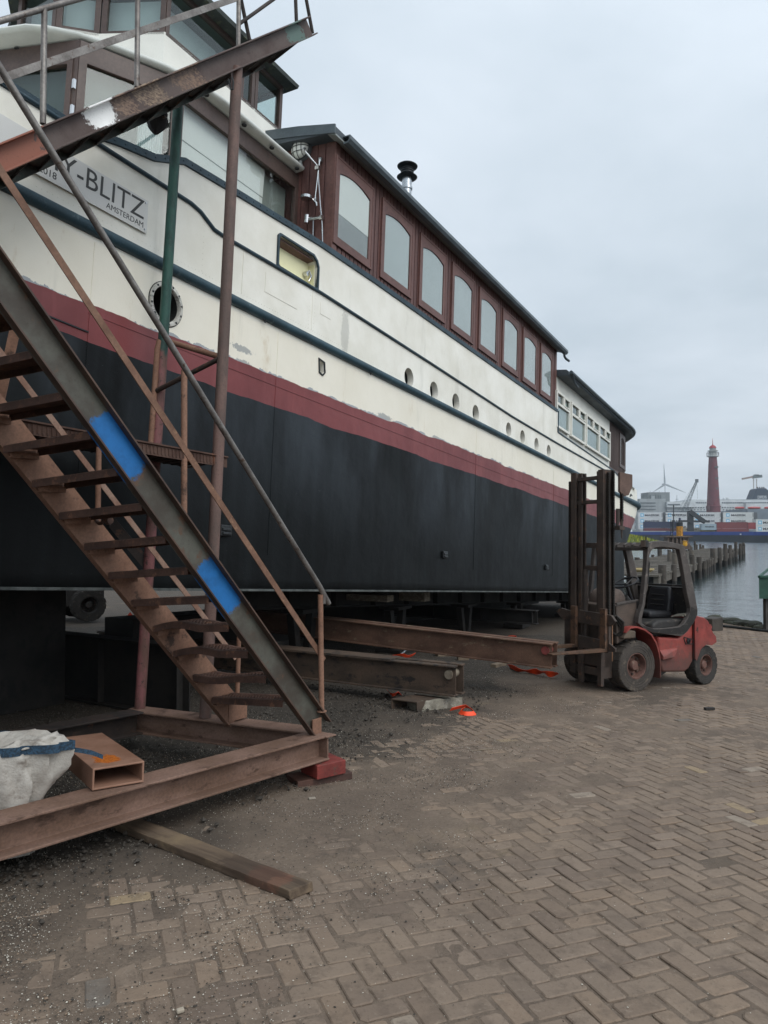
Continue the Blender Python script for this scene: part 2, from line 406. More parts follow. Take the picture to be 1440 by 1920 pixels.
def cover(X, Y):
    w = ship_w(X, Y); nn = fbm(X, Y, 0.55, 5, 11); n2 = fbm(X, Y, 2.4, 4, 41)
    d = np.hypot(X, Y)
    c = sstep(-(w + 2.6 * (nn - 0.5) + 1.8 * (n2 - 0.5)), -3.35, -1.5)
    far = sstep(d, 7.0, 11.0) * 0.6 * sstep(n2 + nn, 0.8, 1.15)
    return np.clip(c + far, 0, 1)
HEAP = (-2.55, 6.95)

def build_paving():
    B, L = 0.107, 0.214; yaw = R(21.6)
    bx = np.array([math.cos(yaw), math.sin(yaw)]); by = np.array([-math.sin(yaw), math.cos(yaw)])
    out_v = []; out_c = []; g = 0.0045; n = 0
    lists = []
    rngb = np.random.default_rng(3)
    N = 170
    for r in range(-20, N * 2):
        for c in range(-60, N):
            k = (c - r) % 4
            if k == 0: cx, cy, hor = (c + 1) * B, (r + 0.5) * B, True
            elif k == 3: cx, cy, hor = (c + 0.5) * B, (r + 1) * B, False
            else: continue
            px = cx * bx[0] + cy * by[0]; py = cx * bx[1] + cy * by[1]
            if py < 1.35 or py > 24 or px > 0.72 * py + 1.6 or px < -0.6 * py - 1.0: continue
            w = ship_w(px, py)
            if w < 2.05 - 0.02 * py: continue
            if px > 9.7: continue
            lists.append((px, py, hor))
    P = np.array(lists); n = len(P)
    hor = P[:, 2] > 0.5
    hl = np.where(hor, L, B) / 2 - g; hw = np.where(hor, B, L) / 2 - g
    hl = hl - rngb.uniform(0, 0.004, n); hw = hw - rngb.uniform(0, 0.004, n)
    ch = rngb.uniform(0.003, 0.012, (n, 4)) * np.where(rngb.uniform(0, 1, (n, 4)) > .93, 2.2, 1); rot = rngb.normal(0, 0.018, n); dz = rngb.normal(0, 0.0016, n)
    tx = rngb.normal(0, 0.012, n); ty = rngb.normal(0, 0.012, n); jx = rngb.normal(0, 0.002, n); jy = rngb.normal(0, 0.002, n)
    dz += 0.014 * (fbm(P[:, 0], P[:, 1], 0.8, 3, 55) - 0.5)
    corners = []
    for sx, sy, q in ((1, 1, 0), (-1, 1, 1), (-1, -1, 2), (1, -1, 3)):
        c = ch[:, q]
        a = (sx * hl, sy * (hw - c)); b = (sx * (hl - c), sy * hw)
        corners += [a, b] if sx * sy > 0 else [b, a]
    V = []
    for inset, zz in ((0.0055, 0.0), (0.0, -0.0045), (-0.001, -0.03)):
        for (x, y) in corners:
            x2 = x - np.sign(x) * inset; y2 = y - np.sign(y) * inset
            z = dz + zz + tx * x2 + ty * y2
            xr = x2 * np.cos(rot) - y2 * np.sin(rot) + jx; yr = x2 * np.sin(rot) + y2 * np.cos(rot) + jy
            gx = P[:, 0] + xr * bx[0] + yr * by[0]; gy = P[:, 1] + xr * bx[1] + yr * by[1]
            V.append(np.stack([gx, gy, z - SL * (gx * AH.x + gy * AH.y)], -1))
    V = np.stack(V, 1)                                    # n, 24, 3
    base = (np.arange(n) * 24)[:, None]
    quads = []
    for lev in (0, 1):
        for j in range(8):
            k = (j + 1) % 8
            quads.append([lev * 8 + j, (lev + 1) * 8 + j, (lev + 1) * 8 + k, lev * 8 + k])
    quads += [[0, 1, 2, 3], [0, 3, 4, 7], [4, 5, 6, 7]]
    Fq = (base[:, None, :] + np.array(quads)[None]).reshape(-1, 4)
    tones = np.array([lin('#756659'), lin('#6f6054'), lin('#7a6b5e'), lin('#6b5d52'), lin('#7b6a5b'), lin('#736559')])
    col = tones[rngb.integers(0, 6, n)] * rngb.uniform(0.92, 1.07, (n, 1))
    rare = rngb.uniform(0, 1, n); col[rare < 0.006] = lin('#8d7b62'); col[(rare > 0.010) & (rare < 0.014)] = lin('#5c5a57'); col[(rare > .02) & (rare < .026)] = lin('#8a7e71')
    col[:, 3] = 1
    cols = np.repeat(col[:, None, :], 24, 1).reshape(-1, 4)
    o = np_mesh('paving', V.reshape(-1, 3), Fq, M_BRICK, cols=cols); tag(o, kind='structure')

def scatter(name, n, pts, size, mat, seed, flat=0.6, lift=0.004):
    r = np.random.default_rng(seed); n = len(pts)
    base = np.array([(1, 0, 0), (-1, 0, 0), (0, 1, 0), (0, -1, 0), (0, 0, 1), (0, 0, -1)], float)
    tri = np.array([(0, 2, 4), (2, 1, 4), (1, 3, 4), (3, 0, 4), (2, 0, 5), (1, 2, 5), (3, 1, 5), (0, 3, 5)])
    s = r.uniform(size[0], size[1], (n, 1, 1)) * np.exp(r.normal(0, 0.3, (n, 1, 1)))
    v = base[None] * s * r.uniform(0.45, 1.1, (n, 6, 1)); v[:, :, 2] *= flat
    a = r.uniform(0, 6.28, n); ca, sa = np.cos(a)[:, None], np.sin(a)[:, None]
    x = v[:, :, 0] * ca - v[:, :, 1] * sa; y = v[:, :, 0] * sa + v[:, :, 1] * ca
    x += pts[:, 0:1]; y += pts[:, 1:2]; z = v[:, :, 2] + pts[:, 2:3] + lift
    V = np.stack([x, y, z], -1).reshape(-1, 3); Fq = (np.arange(n)[:, None, None] * 6 + tri[None]).reshape(-1, 3)
    o = np_mesh(name, V, Fq, mat); return o
def ground_points(n, dens, seed):
    r = np.random.default_rng(seed); out = np.zeros((0, 3))
    while len(out) < n:
        y = 1.4 + 12.5 * r.uniform(0, 1, 40000) ** 1.5; x = r.uniform(-0.56, 0.56, 40000) * (y + 0.6)
        keep = r.uniform(0, 1, 40000) < dens(x, y)
        x, y = x[keep], y[keep]
        out = np.concatenate([out, np.stack([x, y, -SL * (x * AH.x + y * AH.y)], -1)])
    return out[:n]
def build_grit():
    def dn(x, y):
        w = ship_w(x, y); c = cover(x, y)
        cl = sstep(fbm(x, y, 2.2, 4, 91), 0.42, 0.66)
        return np.clip((0.03 + 0.97 * sstep(-w, -4.3, -2.4)) * (0.15 + 0.85 * cl), 0, 1)
    def up(p, h=0.0):
        p = p.copy(); p[:, 2] += h + 0.011 * cover(p[:, 0], p[:, 1]); return p
    white = plain('shell grit', lin('#c9c2b4'), 0.8, var=0.3, scale=30)
    dark = plain('dark chippings', lin('#3c362f'), 0.85, var=0.3, scale=30)
    tan = plain('rusty flakes', lin('#7d6a58'), 0.9, var=0.3, scale=30)
    tag(scatter('white_grit', 0, up(ground_points(30000, dn, 1)), (0.0014, 0.0038), white, 11), kind='stuff')
    tag(scatter('dark_gravel', 0, up(ground_points(26000, dn, 2)), (0.002, 0.006), dark, 12), kind='stuff')
    tag(scatter('brown_gravel', 0, up(ground_points(14000, dn, 4)), (0.002, 0.006), tan, 13), kind='stuff')
    def du(x, y): return np.clip(sstep(-ship_w(x, y), -2.4, -1.2) * (0.2 + sstep(fbm(x, y, 2.5, 4, 19), 0.4, 0.6)), 0, 1) * (y < 10)
    tag(scatter('dark_rubble', 0, up(ground_points(7000, du, 5), 0.012), (0.006, 0.018), dark, 14, 0.8), kind='stuff')
    r = np.random.default_rng(6); a = r.normal(0, 1, (420, 2)) * np.array([0.24, 0.15]) + np.array(HEAP)
    z = 0.16 * np.exp(-(((a[:, 0] - HEAP[0]) / 0.30) ** 2 + ((a[:, 1] - HEAP[1]) / 0.2) ** 2)) - SL * (a[:, 0] * AH.x + a[:, 1] * AH.y)
    o = scatter('rubble_heap', 0, np.column_stack([a, z]), (0.012, 0.035), dark, 15, 0.8)
    tag(o, kind='stuff')
build_ground(); build_paving(); build_grit()

def build_water():
    t = NT('harbour water')
    a = t.noise(0.55, 3, 0.55, stretch=(1, 1.6, 1)); b = t.noise(2.6, 4, 0.6, stretch=(1, 1.4, 1)); c = t.noise(0.05, 3, 0.5)
    t.bump(t.math('ADD', t.math('MULTIPLY', a, 1.0), t.math('MULTIPLY', b, 0.35)), 0.5, 0.12)
    t.p.inputs['IOR'].default_value = 1.33
    m = t.done(t.mix(c, lin('#3b4647'), lin('#2d3839')), t.math('ADD', 0.06, t.math('MULTIPLY', c, 0.12)), 0, 0.5)
    mb = MB(); mb.add([(-3000, -40, WATER), (3000, -40, WATER), (3000, 4500, WATER), (-3000, 4500, WATER)], [(0, 1, 2, 3)])
    tag(mb.build('water', m), kind='structure')
build_water()

# ================================================================ steel stair tower beside the boat
D1 = Vector((-0.6115736, -0.79118754, 0)); EP = Vector((0.79118754, -0.6115736, 0)); ZU = Vector((0, 0, 1))
PL0 = Vector((-1.219, 6.205, 0))
def TW(k, u, z): return PL0 + D1 * k + EP * u + ZU * z
M_PRIMER = weathered('dusty brown primer', lin('#916d59'), lin('#7b5947'), lin('#4d3a30'), 3.0, (0.6, 0.85), 0.25, amt=0.25)
M_RUST = weathered('rust brown steel', lin('#5b4338'), lin('#472f26'), lin('#7a4a30'), 4.0, (0.6, 0.85), 0.4, amt=0.25)
M_DARKSTEEL = weathered('dark oxidised steel', lin('#3b302a'), lin('#2a2320'), lin('#5b3f30'), 4.0, (0.55, 0.8), 0.35, amt=0.25)
M_TREAD = weathered('worn tread plate', lin('#5b4136'), lin('#46322a'), lin('#7a5642'), 6.0, (0.5, 0.75), 0.4, amt=0.3)
M_GALV = weathered('bare steel tube', lin('#8b8681'), lin('#6d6763'), lin('#5a4a40'), 7.0, (0.35, 0.55), 0.2, metal=0.6, amt=0.25)
M_FLATBAR = weathered('rusty flat bar', lin('#82614e'), lin('#6a4c3c'), lin('#97755c'), 6.0, (0.55, 0.8), 0.3, amt=0.2)
def mat_stringer():
    t = NT('painted channel with blue patches')
    a = t.noise(2.5, 6, 0.65); f = t.noise(50, 6, 0.7); b = t.noise(7, 7, 0.7, loc=(2, 5, 1))
    col = t.mix(t.step(a, 0.35, 0.65), lin('#585850'), lin('#413b34'))
    col = t.mix(t.step(b, 0.55, 0.68), col, lin('#5b4334'))
    col = t.mix(t.math('MULTIPLY', t.step(f, 0.55, 0.75), 0.5), col, lin('#2b2622'))
    for c in STR_BLUE:
        dp = t.n('ShaderNodeVectorMath'); dp.operation = 'DOT_PRODUCT'; t.k(t.obj, dp.inputs[0]); dp.inputs[1].default_value = EP
        web = t.math('LESS_THAN', dp.outputs['Value'], (TW(0, 0.757, 0) - TB).dot(EP) + 0.016)
        col = t.mix(t.math('MULTIPLY', web, t.spot(c, 1.0, 0.16, 26, (4.5, 4.5, 4.5))), col, t.mix(t.step(b, 0.4, 0.7), lin('#1d67a6'), lin('#175488')))
    dp = t.n('ShaderNodeVectorMath'); dp.operation = 'DOT_PRODUCT'; t.k(t.obj, dp.inputs[0]); dp.inputs[1].default_value = EP
    flange = t.math('GREATER_THAN', dp.outputs['Value'], (TW(0, 0.757, 0) - TB).dot(EP) + 0.016)
    col = t.mix(flange, col, t.mix(t.step(a, .35, .65), lin('#54402f' if 0 else '#554136'), lin('#3d302a')))
    t.bump(t.math('ADD', f, a), 0.3, 0.005)
    return t.done(col, 0.6, 0, 0.4)
def mat_flight2():
    t = NT('scuffed stringer with paint daubs')
    a = t.noise(3, 6, 0.65); f = t.noise(60, 6, 0.75); b = t.noise(9, 8, 0.75, stretch=(1, 1, 1), loc=(2, 5, 1))
    col = t.mix(t.step(a, 0.35, 0.65), lin('#4a3934'), lin('#5b4e49'))
    col = t.mix(t.step(b, 0.58, 0.7), col, lin('#3a2620'))
    for c, r, st, colr in F2_DAUBS:
        k_ = t.spot(c, r, 0.5 if colr != '#e6e6e4' else 0.3, 34, st)
        if colr not in ('#e6e6e4', '#8a5644', '#5b7069'): k_ = t.math('MULTIPLY', k_, t.step(t.noise(28, 8, 0.8, stretch=(1, 1, 2.5)), 0.42, 0.6))
        col = t.mix(k_, col, lin(colr))
    col = t.mix(t.math('MULTIPLY', t.step(f, 0.55, 0.75), 0.5), col, lin('#2a1d18'))
    t.bump(t.math('ADD', f, a), 0.35, 0.005)
    return t.done(col, 0.6, 0, 0.4)
def mat_green_post(z0, z1):
    t = NT('green painted post')
    a = t.noise(5, 7, 0.7, stretch=(1, 1, 0.4)); f = t.noise(60, 5, 0.7)
    sp = t.n('ShaderNodeSeparateXYZ'); t.k(t.obj, sp.inputs[0])
    g = t.mix(t.step(a, 0.42, 0.6), lin('#2a5147'), lin('#1d3832')); g = t.mix(t.step(t.noise(14, 6, 0.75), 0.58, 0.68), g, lin('#4a5250'))
    r = t.mix(t.step(a, 0.4, 0.6), lin('#7c4c4c'), lin('#5b4038')); r = t.mix(t.step(t.noise(22, 6, 0.75), 0.55, 0.65), r, lin('#3b2b26'))
    h = t.math('ADD', sp.outputs[2], t.math('MULTIPLY', a, 0.5))
    col = t.mix(t.step(h, z0, z1), r, g)
    t.bump(t.math('ADD', f, a), 0.5, 0.006)
    return t.done(col, 0.6, 0, 0.4)
def mat_brown_post():
    t = NT('brown post with flaking')
    a = t.noise(5, 7, 0.7, stretch=(1, 1, 0.4)); f = t.noise(60, 5, 0.7)
    col = t.mix(t.step(a, 0.38, 0.62), lin('#705850'), lin('#594a44'))
    col = t.mix(t.step(t.noise(8, 8, 0.8, loc=(5, 2, 8), stretch=(1, 1, .5)), 0.62, 0.68), col, lin('#8f7868'))
    col = t.mix(t.math('MULTIPLY', t.step(f, 0.5, 0.75), 0.5), col, lin('#33241e'))
    t.bump(t.math('ADD', f, a), 0.4, 0.005); return t.done(col, 0.65, 0, 0.35)

TB = Vector((-0.45, 5.75, gz(-0.45, 5.75) + 0.09))
def build_tower():
    global STR_BLUE, F2_DAUBS
    tw = thing('stair_tower', 'rusty two-flight steel stair tower with blue paint patches, standing against the boat', 'stairs', TB)
    def P(mb, name, m, **kw): return mb.build(name, m, tw, world=True, **kw)
    H = 0.36; bh = 0.19; bw = 0.20
    def top(p): return Vector((p[0], p[1], gz(p[0], p[1]) + H))
    # ---- base frame of I beams
    c1 = Vector((-0.418, 5.788)); fd = Vector((-0.6115736, -0.79118754)); fn = Vector((-0.791, 0.6116))
    a = c1 + fn * bw / 2; b = a + fd * 4.3
    m_frame = weathered('frame beam', lin('#876b5d'), lin('#6f5546'), lin('#523c30'), 2.2, (0.6, 0.85), 0.35, streak=(1, 1, 3), amt=0.3)
    P(MB().ibeam(top(a) - ZU * bh, top(b) - ZU * bh, bh, bw), 'frame_beam', m_frame, bevel=0.004)
    mb = MB(); mb.box(top(a) - ZU * bh / 2 + Vector((fd.x, fd.y, 0)) * 0.012, (0.012, bw * 0.94, bh - 0.036), 0, Vector((fd.x, fd.y, 0)), Vector((fn.x, fn.y, 0)))
    mb.prism([top(c1) + Vector((0.05, 0.03, -0.001)), top(c1) + Vector((-0.02, -0.05, -0.001)), top(c1) + Vector((-0.20, 0.09, -0.001)), top(c1) + Vector((-0.16, 0.16, -0.001))], (0, 0, -0.012))
    P(mb, 'end_plate', m_frame, bevel=0.003)
    i1 = Vector((-0.652, 5.893)); i2 = Vector((-2.076, 6.490)); d2 = (i2 - i1).normalized(); o2 = Vector((0.387, 0.922))
    q1 = i1 + o2 * bw / 2 - d2 * 0.06; q2 = i2 + o2 * bw / 2 + d2 * 0.22
    P(MB().ibeam(top(q1) - ZU * (bh + 0.004), top(q2) - ZU * (bh + 0.004), bh, bw), 'frame_beam', m_frame, bevel=0.004)
    i3 = Vector((-2.807, 5.501)); d3 = (i3 - i2).normalized(); o3 = Vector((-d3.y, d3.x)); o3 = -o3 if o3.x > 0 else o3
    q3 = i2 + o3 * bw / 2 + d3 * 0.0; q4 = i2 + o3 * bw / 2 + d3 * 4.2
    P(MB().ibeam(top(q3) - ZU * (bh + 0.001), top(q4) - ZU * (bh + 0.001), bh, bw), 'frame_beam', M_DARKSTEEL, bevel=0.004)
    # ---- first flight: two channel stringers
    S1 = 1.146
    up = (D1 + ZU * S1).normalized(); nrm = (ZU - D1 * S1).normalized()
    def RL(kR): return TW(kR - 0.181, 0.757, 0.06 + S1 * kR)
    STR_BLUE = []
    for (px, py) in ((215, 840), (405, 1103)):
        # centres of the two blue patches on the web
        r = ray(px, py); n = EP; t = ((TW(0, 0.75, 0) - EYE).dot(n)) / r.dot(n); STR_BLUE.append(EYE + r * t - TB)
    m_str = mat_stringer()
    mb = MB(); mb.channel(RL(0.07), RL(3.6), 0.195, 0.065, EP, 0.009, 0.012, nrm); P(mb, 'stringer', m_str, bevel=0.002)
    mb = MB(); f0 = RL(0.05)
    P(mb.box(TW(-0.12, 0.79, gz(-.5, 5.9) + H + 0.06), (0.10, 0.012, 0.12), 0, D1, EP), 'foot_plate', M_PRIMER, bevel=0.002)
    def LLp(k): return TW(k, 0.0, 0.086 + 1.140 * k)
    mb = MB(); mb.channel(LLp(0.06), LLp(3.6), 0.21, 0.065, -EP, 0.009, 0.012, nrm)
    P(mb, 'stringer', M_PRIMER, bevel=0.002)
    P(MB().box(TW(-0.015, -0.02, 0.30), (0.20, 0.05, 0.20), 0, D1, EP), 'foot_plate', M_PRIMER, bevel=0.003)
    # ---- treads of the first flight
    bent = {1: -.02, 2: .028, 3: .03}
    for i in range(16):
        l = TW(0.268 + 0.1845 * i, 0.012, 0.432 + 0.2065 * i); r_ = TW(0.396 - 0.181 + 0.174 * i, 0.757 - 0.004, 0.497 + 0.2045 * i)
        dp = -D1 * 0.225; mb = MB(); sag = bent.get(i, 0.0); n = 8
        ax = (r_ - l).normalized()
        top_ = []; 
        for j in range(n + 1):
            f = j / n; p = l.lerp(r_, f); hh = sag * math.sin(min(1, f * 1.6) * math.pi) if sag else 0
            top_.append(p + ZU * hh)
        prof = [(0, -0.045), (0, 0.0), (0.01, 0.006), (0.035, 0.006), (0.04, 0.0), (0.185, 0.0), (0.19, 0.006), (0.215, 0.006), (0.225, 0.0), (0.225, -0.045), (0.219, -0.045), (0.219, -0.006), (0.006, -0.006), (0.006, -0.045)]
        mb.loft([[p - D1 * a + ZU * b for a, b in prof] for p in top_], cap=True)
        if i < 5:
            for j in range(1, 24):
                p = l.lerp(r_, j / 24) + ZU * (sag * math.sin(min(1, j / 24 * 1.6) * math.pi) if sag else 0)
                for d in (0.055, 0.09, 0.125, 0.16): mb.box(p - D1 * d + ZU * 0.001, (0.010, 0.016, 0.007), 0, D1, ax)
        P(mb, 'tread', M_TREAD)
        br = MB(); s0 = l - ZU * 0.012
        pts = []
        for j in range(11):
            d = 0.012 + 0.2 * j / 10; pts.append(s0 - D1 * d + ZU * (-0.012 - (0.012 if j % 2 else 0.0)))
        pts += [s0 - D1 * 0.215 - ZU * 0.06, s0 - D1 * 0.03 - ZU * 0.052]
        br.prism([p + EP * 0.03 for p in pts], EP * 0.005)
        for d in (0.08, 0.17): br.lathe([(0.0, 0.006), (0.011, 0.006), (0.012, 0.0)], s0 - D1 * d - ZU * 0.038 + EP * 0.03, EP, 8)
        br.box(s0 - D1 * 0.12 - ZU * 0.056 + EP * 0.018, (0.19, 0.034, 0.005), 0, D1, EP)
        P(br, 'tread_bracket', M_PRIMER)
    # ---- handrails of the first flight
    def RR(kR, z, u=0.79): return TW(kR - 0.181, u, z)
    P(MB().tube([RR(-0.01, 1.19), RR(-0.012, 1.262), RR(0.02, 1.315), RR(1.492, 3.012), RR(3.4, 5.21)], 0.021, 12), 'handrail', M_GALV, smooth=40)
    P(MB().tube([RR(0.03, 1.325), RR(-0.075, 1.185)], 0.0212, 12), 'handrail_end', M_GALV, smooth=40)
    P(MB().bar(RR(-0.05, 0.74, 0.765), RR(3.4, 4.70, 0.765), 0.008, 0.045, nrm), 'mid_rail', M_FLATBAR, bevel=0.001)
    P(MB().tube([RR(0.005, 0.35), RR(0.022, 1.262)], 0.021, 12).lathe([(0.04, 0), (0.04, 0.008), (0.02, 0.008)], RR(0.005, 0.352), ZU, 12), 'rail_post', M_PRIMER, smooth=40)
    def LR(k, z, u=-0.03): return TW(k, u, z)
    P(MB().tube([LR(-0.152, 1.135), LR(-0.12, 1.16), LR(0.408, 1.49), LR(0.45, 1.53), LR(2.9, 4.31)], 0.02, 12), 'handrail', M_DARKSTEEL, smooth=40)
    P(MB().bar(LR(-0.02, 0.70), LR(3.0, 4.08), 0.008, 0.04, nrm), 'mid_rail', weathered('pale dusty bar', lin('#9c7f6e'), lin('#83604f'), None, 5), bevel=0.001)
    P(MB().tube([LR(-0.033, 0.30), LR(-0.062, 1.22)], 0.019, 12), 'rail_post', M_PRIMER, smooth=40)
    P(MB().tube([LR(1.25, 1.6), LR(1.246, 2.72)], 0.019, 12), 'rail_post', M_PRIMER, smooth=40)
    P(MB().tube([LR(2.3, 2.8), LR(2.3, 3.9)], 0.019, 12), 'rail_post', M_PRIMER, smooth=40)
    # ---- posts
    def N2(k, z): return TW(k - 0.013, -0.302, z)
    def F2(k, z): return TW(k - 0.2125, -1.025, z)
    g0 = F2(0.43, 0.19); g1 = F2(0.07, 5.80)
    P(MB().tube([g0, g0.lerp(g1, .3), g0.lerp(g1, .6), g1], 0.047, 16), 'post', mat_green_post(3.72, 3.8), smooth=40)
    b0 = N2(0.09, 0.19); b1 = N2(-0.22, 5.90)
    P(MB().tube([b0, b0.lerp(b1, .5), b1], 0.05, 16), 'post', mat_brown_post(), smooth=40)
    # ---- second flight, climbing away from the viewer above the first
    s2 = (6.77 - 4.17) / (-1.23 - 1.84)
    def bot(k): return 5.20 + (k - 0.59) * s2
    F2_DAUBS = []
    def on_n2(px, py):
        r = ray(px, py); p0 = N2(0, 0); t = (p0 - EYE).dot(EP) / r.dot(EP); return EYE + r * t - TB
    for px, py, rad, st, colr in ((182, 207, 0.15, (1, 1, 1), '#e6e6e4'), (15, 290, 0.30, (1, 1, 1), '#8a5644'), (275, 172, 0.2, (1, 1, 1.6), '#97826c'), (345, 142, 0.26, (1, 1, 2), '#8a705c'), (550, 60, 0.14, (1, 1, 1), '#5b7069'), (230, 195, 0.14, (1, 1, 1.6), '#8f7663')):
        F2_DAUBS.append((on_n2(px, py), rad, st, colr))
    m_f2 = mat_flight2(); up2 = (D1 + ZU * s2).normalized(); n2 = (ZU - D1 * s2).normalized()
    vh = 0.215 * n2.z
    def F3(k, z): return TW(k - 0.10, -0.86, z)
    mb = MB(); w0 = 0.075
    mb.channel(N2(2.6, bot(2.6)), N2(-1.20, bot(-1.20)), vh, w0, EP, 0.009, 0.012, n2); P(mb, 'stringer', m_f2, bevel=0.002)
    mb = MB(); mb.channel(F3(2.6, bot(2.6) + 0.015), F3(-1.0, bot(-1.0) + 0.015), vh, w0, -EP, 0.009, 0.012, n2)
    P(mb, 'stringer', weathered('greenish dark channel', lin('#39423b'), lin('#2c2b28'), lin('#4f4038'), 4, amt=0.4), bevel=0.002)
    i = 0; k = -0.95
    while k < 2.6:
        z = bot(k) + 0.13
        a = N2(k, z); b = F3(k + 0.0, z)
        mb = MB(); prof = [(0, -0.03), (0, 0), (0.2, 0), (0.2, -0.03), (0.195, -0.03), (0.195, -0.005), (0.005, -0.005), (0.005, -0.03)]
        mb.loft([[p + D1 * (x - 0.1) + ZU * y for x, y in prof] for p in (a, b)])
        P(mb, 'tread', M_DARKSTEEL); k += 0.243
    def pn(px, py, off=0.0):
        r = ray(px, py); p0 = N2(0, 0) - EP * off; return EYE + r * ((p0 - EYE).dot(EP) / r.dot(EP))
    P(MB().bar(N2(-1.15, bot(-1.15) + 0.66), N2(2.6, bot(2.6) + 0.66), 0.008, 0.05, n2), 'mid_rail', M_GALV, bevel=0.001)
    P(MB().tube([N2(-1.15, bot(-1.15) + 1.06), N2(2.6, bot(2.6) + 1.06)], 0.021, 12), 'handrail', M_GALV, smooth=40)
    for k, zb in ((0.8, 5.24), (1.55, 4.62), (-0.235, 6.1)):
        P(MB().tube([N2(k, zb), N2(k, bot(k) + 1.06)], 0.021, 12), 'rail_post', M_GALV, smooth=40)
    P(MB().tube([pn(556, 46), pn(552, -60)], 0.018, 10), 'rail_post', M_DARKSTEEL, smooth=40)
    P(MB().tube([pn(586, 62), pn(566, -45)], 0.018, 10), 'rail_post', M_DARKSTEEL, smooth=40)
    P(MB().tube([pn(468, 76, .03), pn(448, -20, .03)], 0.018, 10), 'rail_brace', M_DARKSTEEL, smooth=40)
    P(MB().tube([pn(447, 46), pn(553, -30)], 0.016, 10), 'rail_brace', M_DARKSTEEL, smooth=40)
    # ---- mid landing between the two flights, with its own small railing
    mb = MB(); zl = lambda k: 2.405 + 0.062 * k
    e0, e1 = -0.10, 2.3
    mb.loft([[N2(k, zl(k) + dz) for dz in (0.0, -0.03)] + [F2(k + 0.1, zl(k) + dz) for dz in (-0.03, 0.0)] for k in (e0, e1)])
    for j in range(26):
        k = e0 + 0.03 + j * 0.09
        mb.bar(N2(k, zl(k) - 0.036) + EP * 0.0, F2(k, zl(k) - 0.036), 0.02, 0.012, m=0)
    P(mb, 'landing_plate', weathered('underside plate', lin('#4a3630'), lin('#38302c'), None, 5))
    mb = MB()
    mb.loft([[N2(k, zl(k)) + EP * a + ZU * b for a, b in ((0.002, 0.012), (0.03, 0.012), (0.03, 0.0), (0.012, -0.005), (0.012, -0.085), (0.002, -0.085))] for k in (e0 - 0.02, e1)])
    for j in range(60):
        k = e0 + 0.02 + j * 0.035; mb.tube([N2(k, zl(k) - 0.012) + EP * 0.013, N2(k, zl(k) - 0.07) + EP * 0.013], 0.008, 6)
    P(mb, 'landing_edge', M_RUST)
    mb = MB(); mb.tube([F2(0.35, zl(.35)), F2(0.28, 3.42), F2(0.26, 3.50), F2(0.2, 3.52), N2(-0.06, 3.27)], 0.026, 12); P(mb, 'landing_rail', M_PRIMER, smooth=40)
    P(MB().tube([F2(0.30, 3.03), N2(-0.05, 3.26)], 0.022, 12), 'landing_rail', M_DARKSTEEL, smooth=40)
    P(MB().tube([N2(0.33, 3.09), N2(0.32, 1.75)], 0.026, 12), 'landing_post', M_PRIMER, smooth=40)
    P(MB().bar(at(108, 858, 6.6), at(292, 1078, 6.75), 0.01, 0.09, (0, 0, 1)), 'brace', M_DARKSTEEL)
    P(MB().bar(at(30, 610, 5.0), at(-12, 800, 5.0), 0.01, 0.07, (1, 0, 0)), 'brace', M_PRIMER)
build_tower()

# ================================================================ the boat (own frame: s aft, w outboard from the near side, z up)
Q = 1.09; S0, W0, Z0 = 12.0, -2.4, -0.17
BOAT_M = frame_matrix(A3, -N3, V3, OW + (A3 * S0 + N3 * W0 + V3 * Z0) * Q)
def L(s, w, z): return Vector((Q * (s - S0), -Q * (w - W0), Q * (z - Z0)))
SX, SO, SZ = Vector((1, 0, 0)), Vector((0, -1, 0)), Vector((0, 0, 1))     # aft, outboard (towards the viewer), up
def lerp_tab(tab, x):
    if x <= tab[0][0]: return tab[0][1]
    for (a, va), (b, vb) in zip(tab, tab[1:]):
        if x <= b: return va + (vb - va) * (x - a) / (b - a)
    return tab[-1][1]
RAIL = [(-6, 3.9), (0, 3.6), (2.5, 3.46), (3.6, 3.47), (4.02, 3.575), (4.39, 3.64), (4.74, 3.79), (5.5, 3.84), (6.9, 3.92), (8.2, 3.94), (16.40, 3.95), (16.44, 3.46), (21.95, 3.36), (24.8, 3.05), (29, 3.05)]
def stern_ends(z):
    t = max(0, min(1, (z - 0.9) / 1.9)); t = t * t * (3 - 2 * t)
    u = max(0, z - 2.75)
    return 23.1 + 2.0 * t - 0.35 * u, 26.0 + 2.1 * t - 0.35 * u
def bow_ends(z):
    t = max(0, min(1, (z + .17) / 4)); return 2.6 - 0.3 * t, -3.4 - 1.4 * t
def half(s, z):
    """w of the near side at station s and level z"""
    B = 2.4; s1, s2 = stern_ends(z); b1, b2 = bow_ends(z)
    if s > s1: return -B + B * math.sqrt(max(0, 1 - ((s - s1) / (s2 - s1)) ** 2))
    if s < b1:
        t = (b1 - s) / (b1 - b2); return -B + B * math.sqrt(max(0, 1 - min(1, t) ** 2.2))
    return 0.0
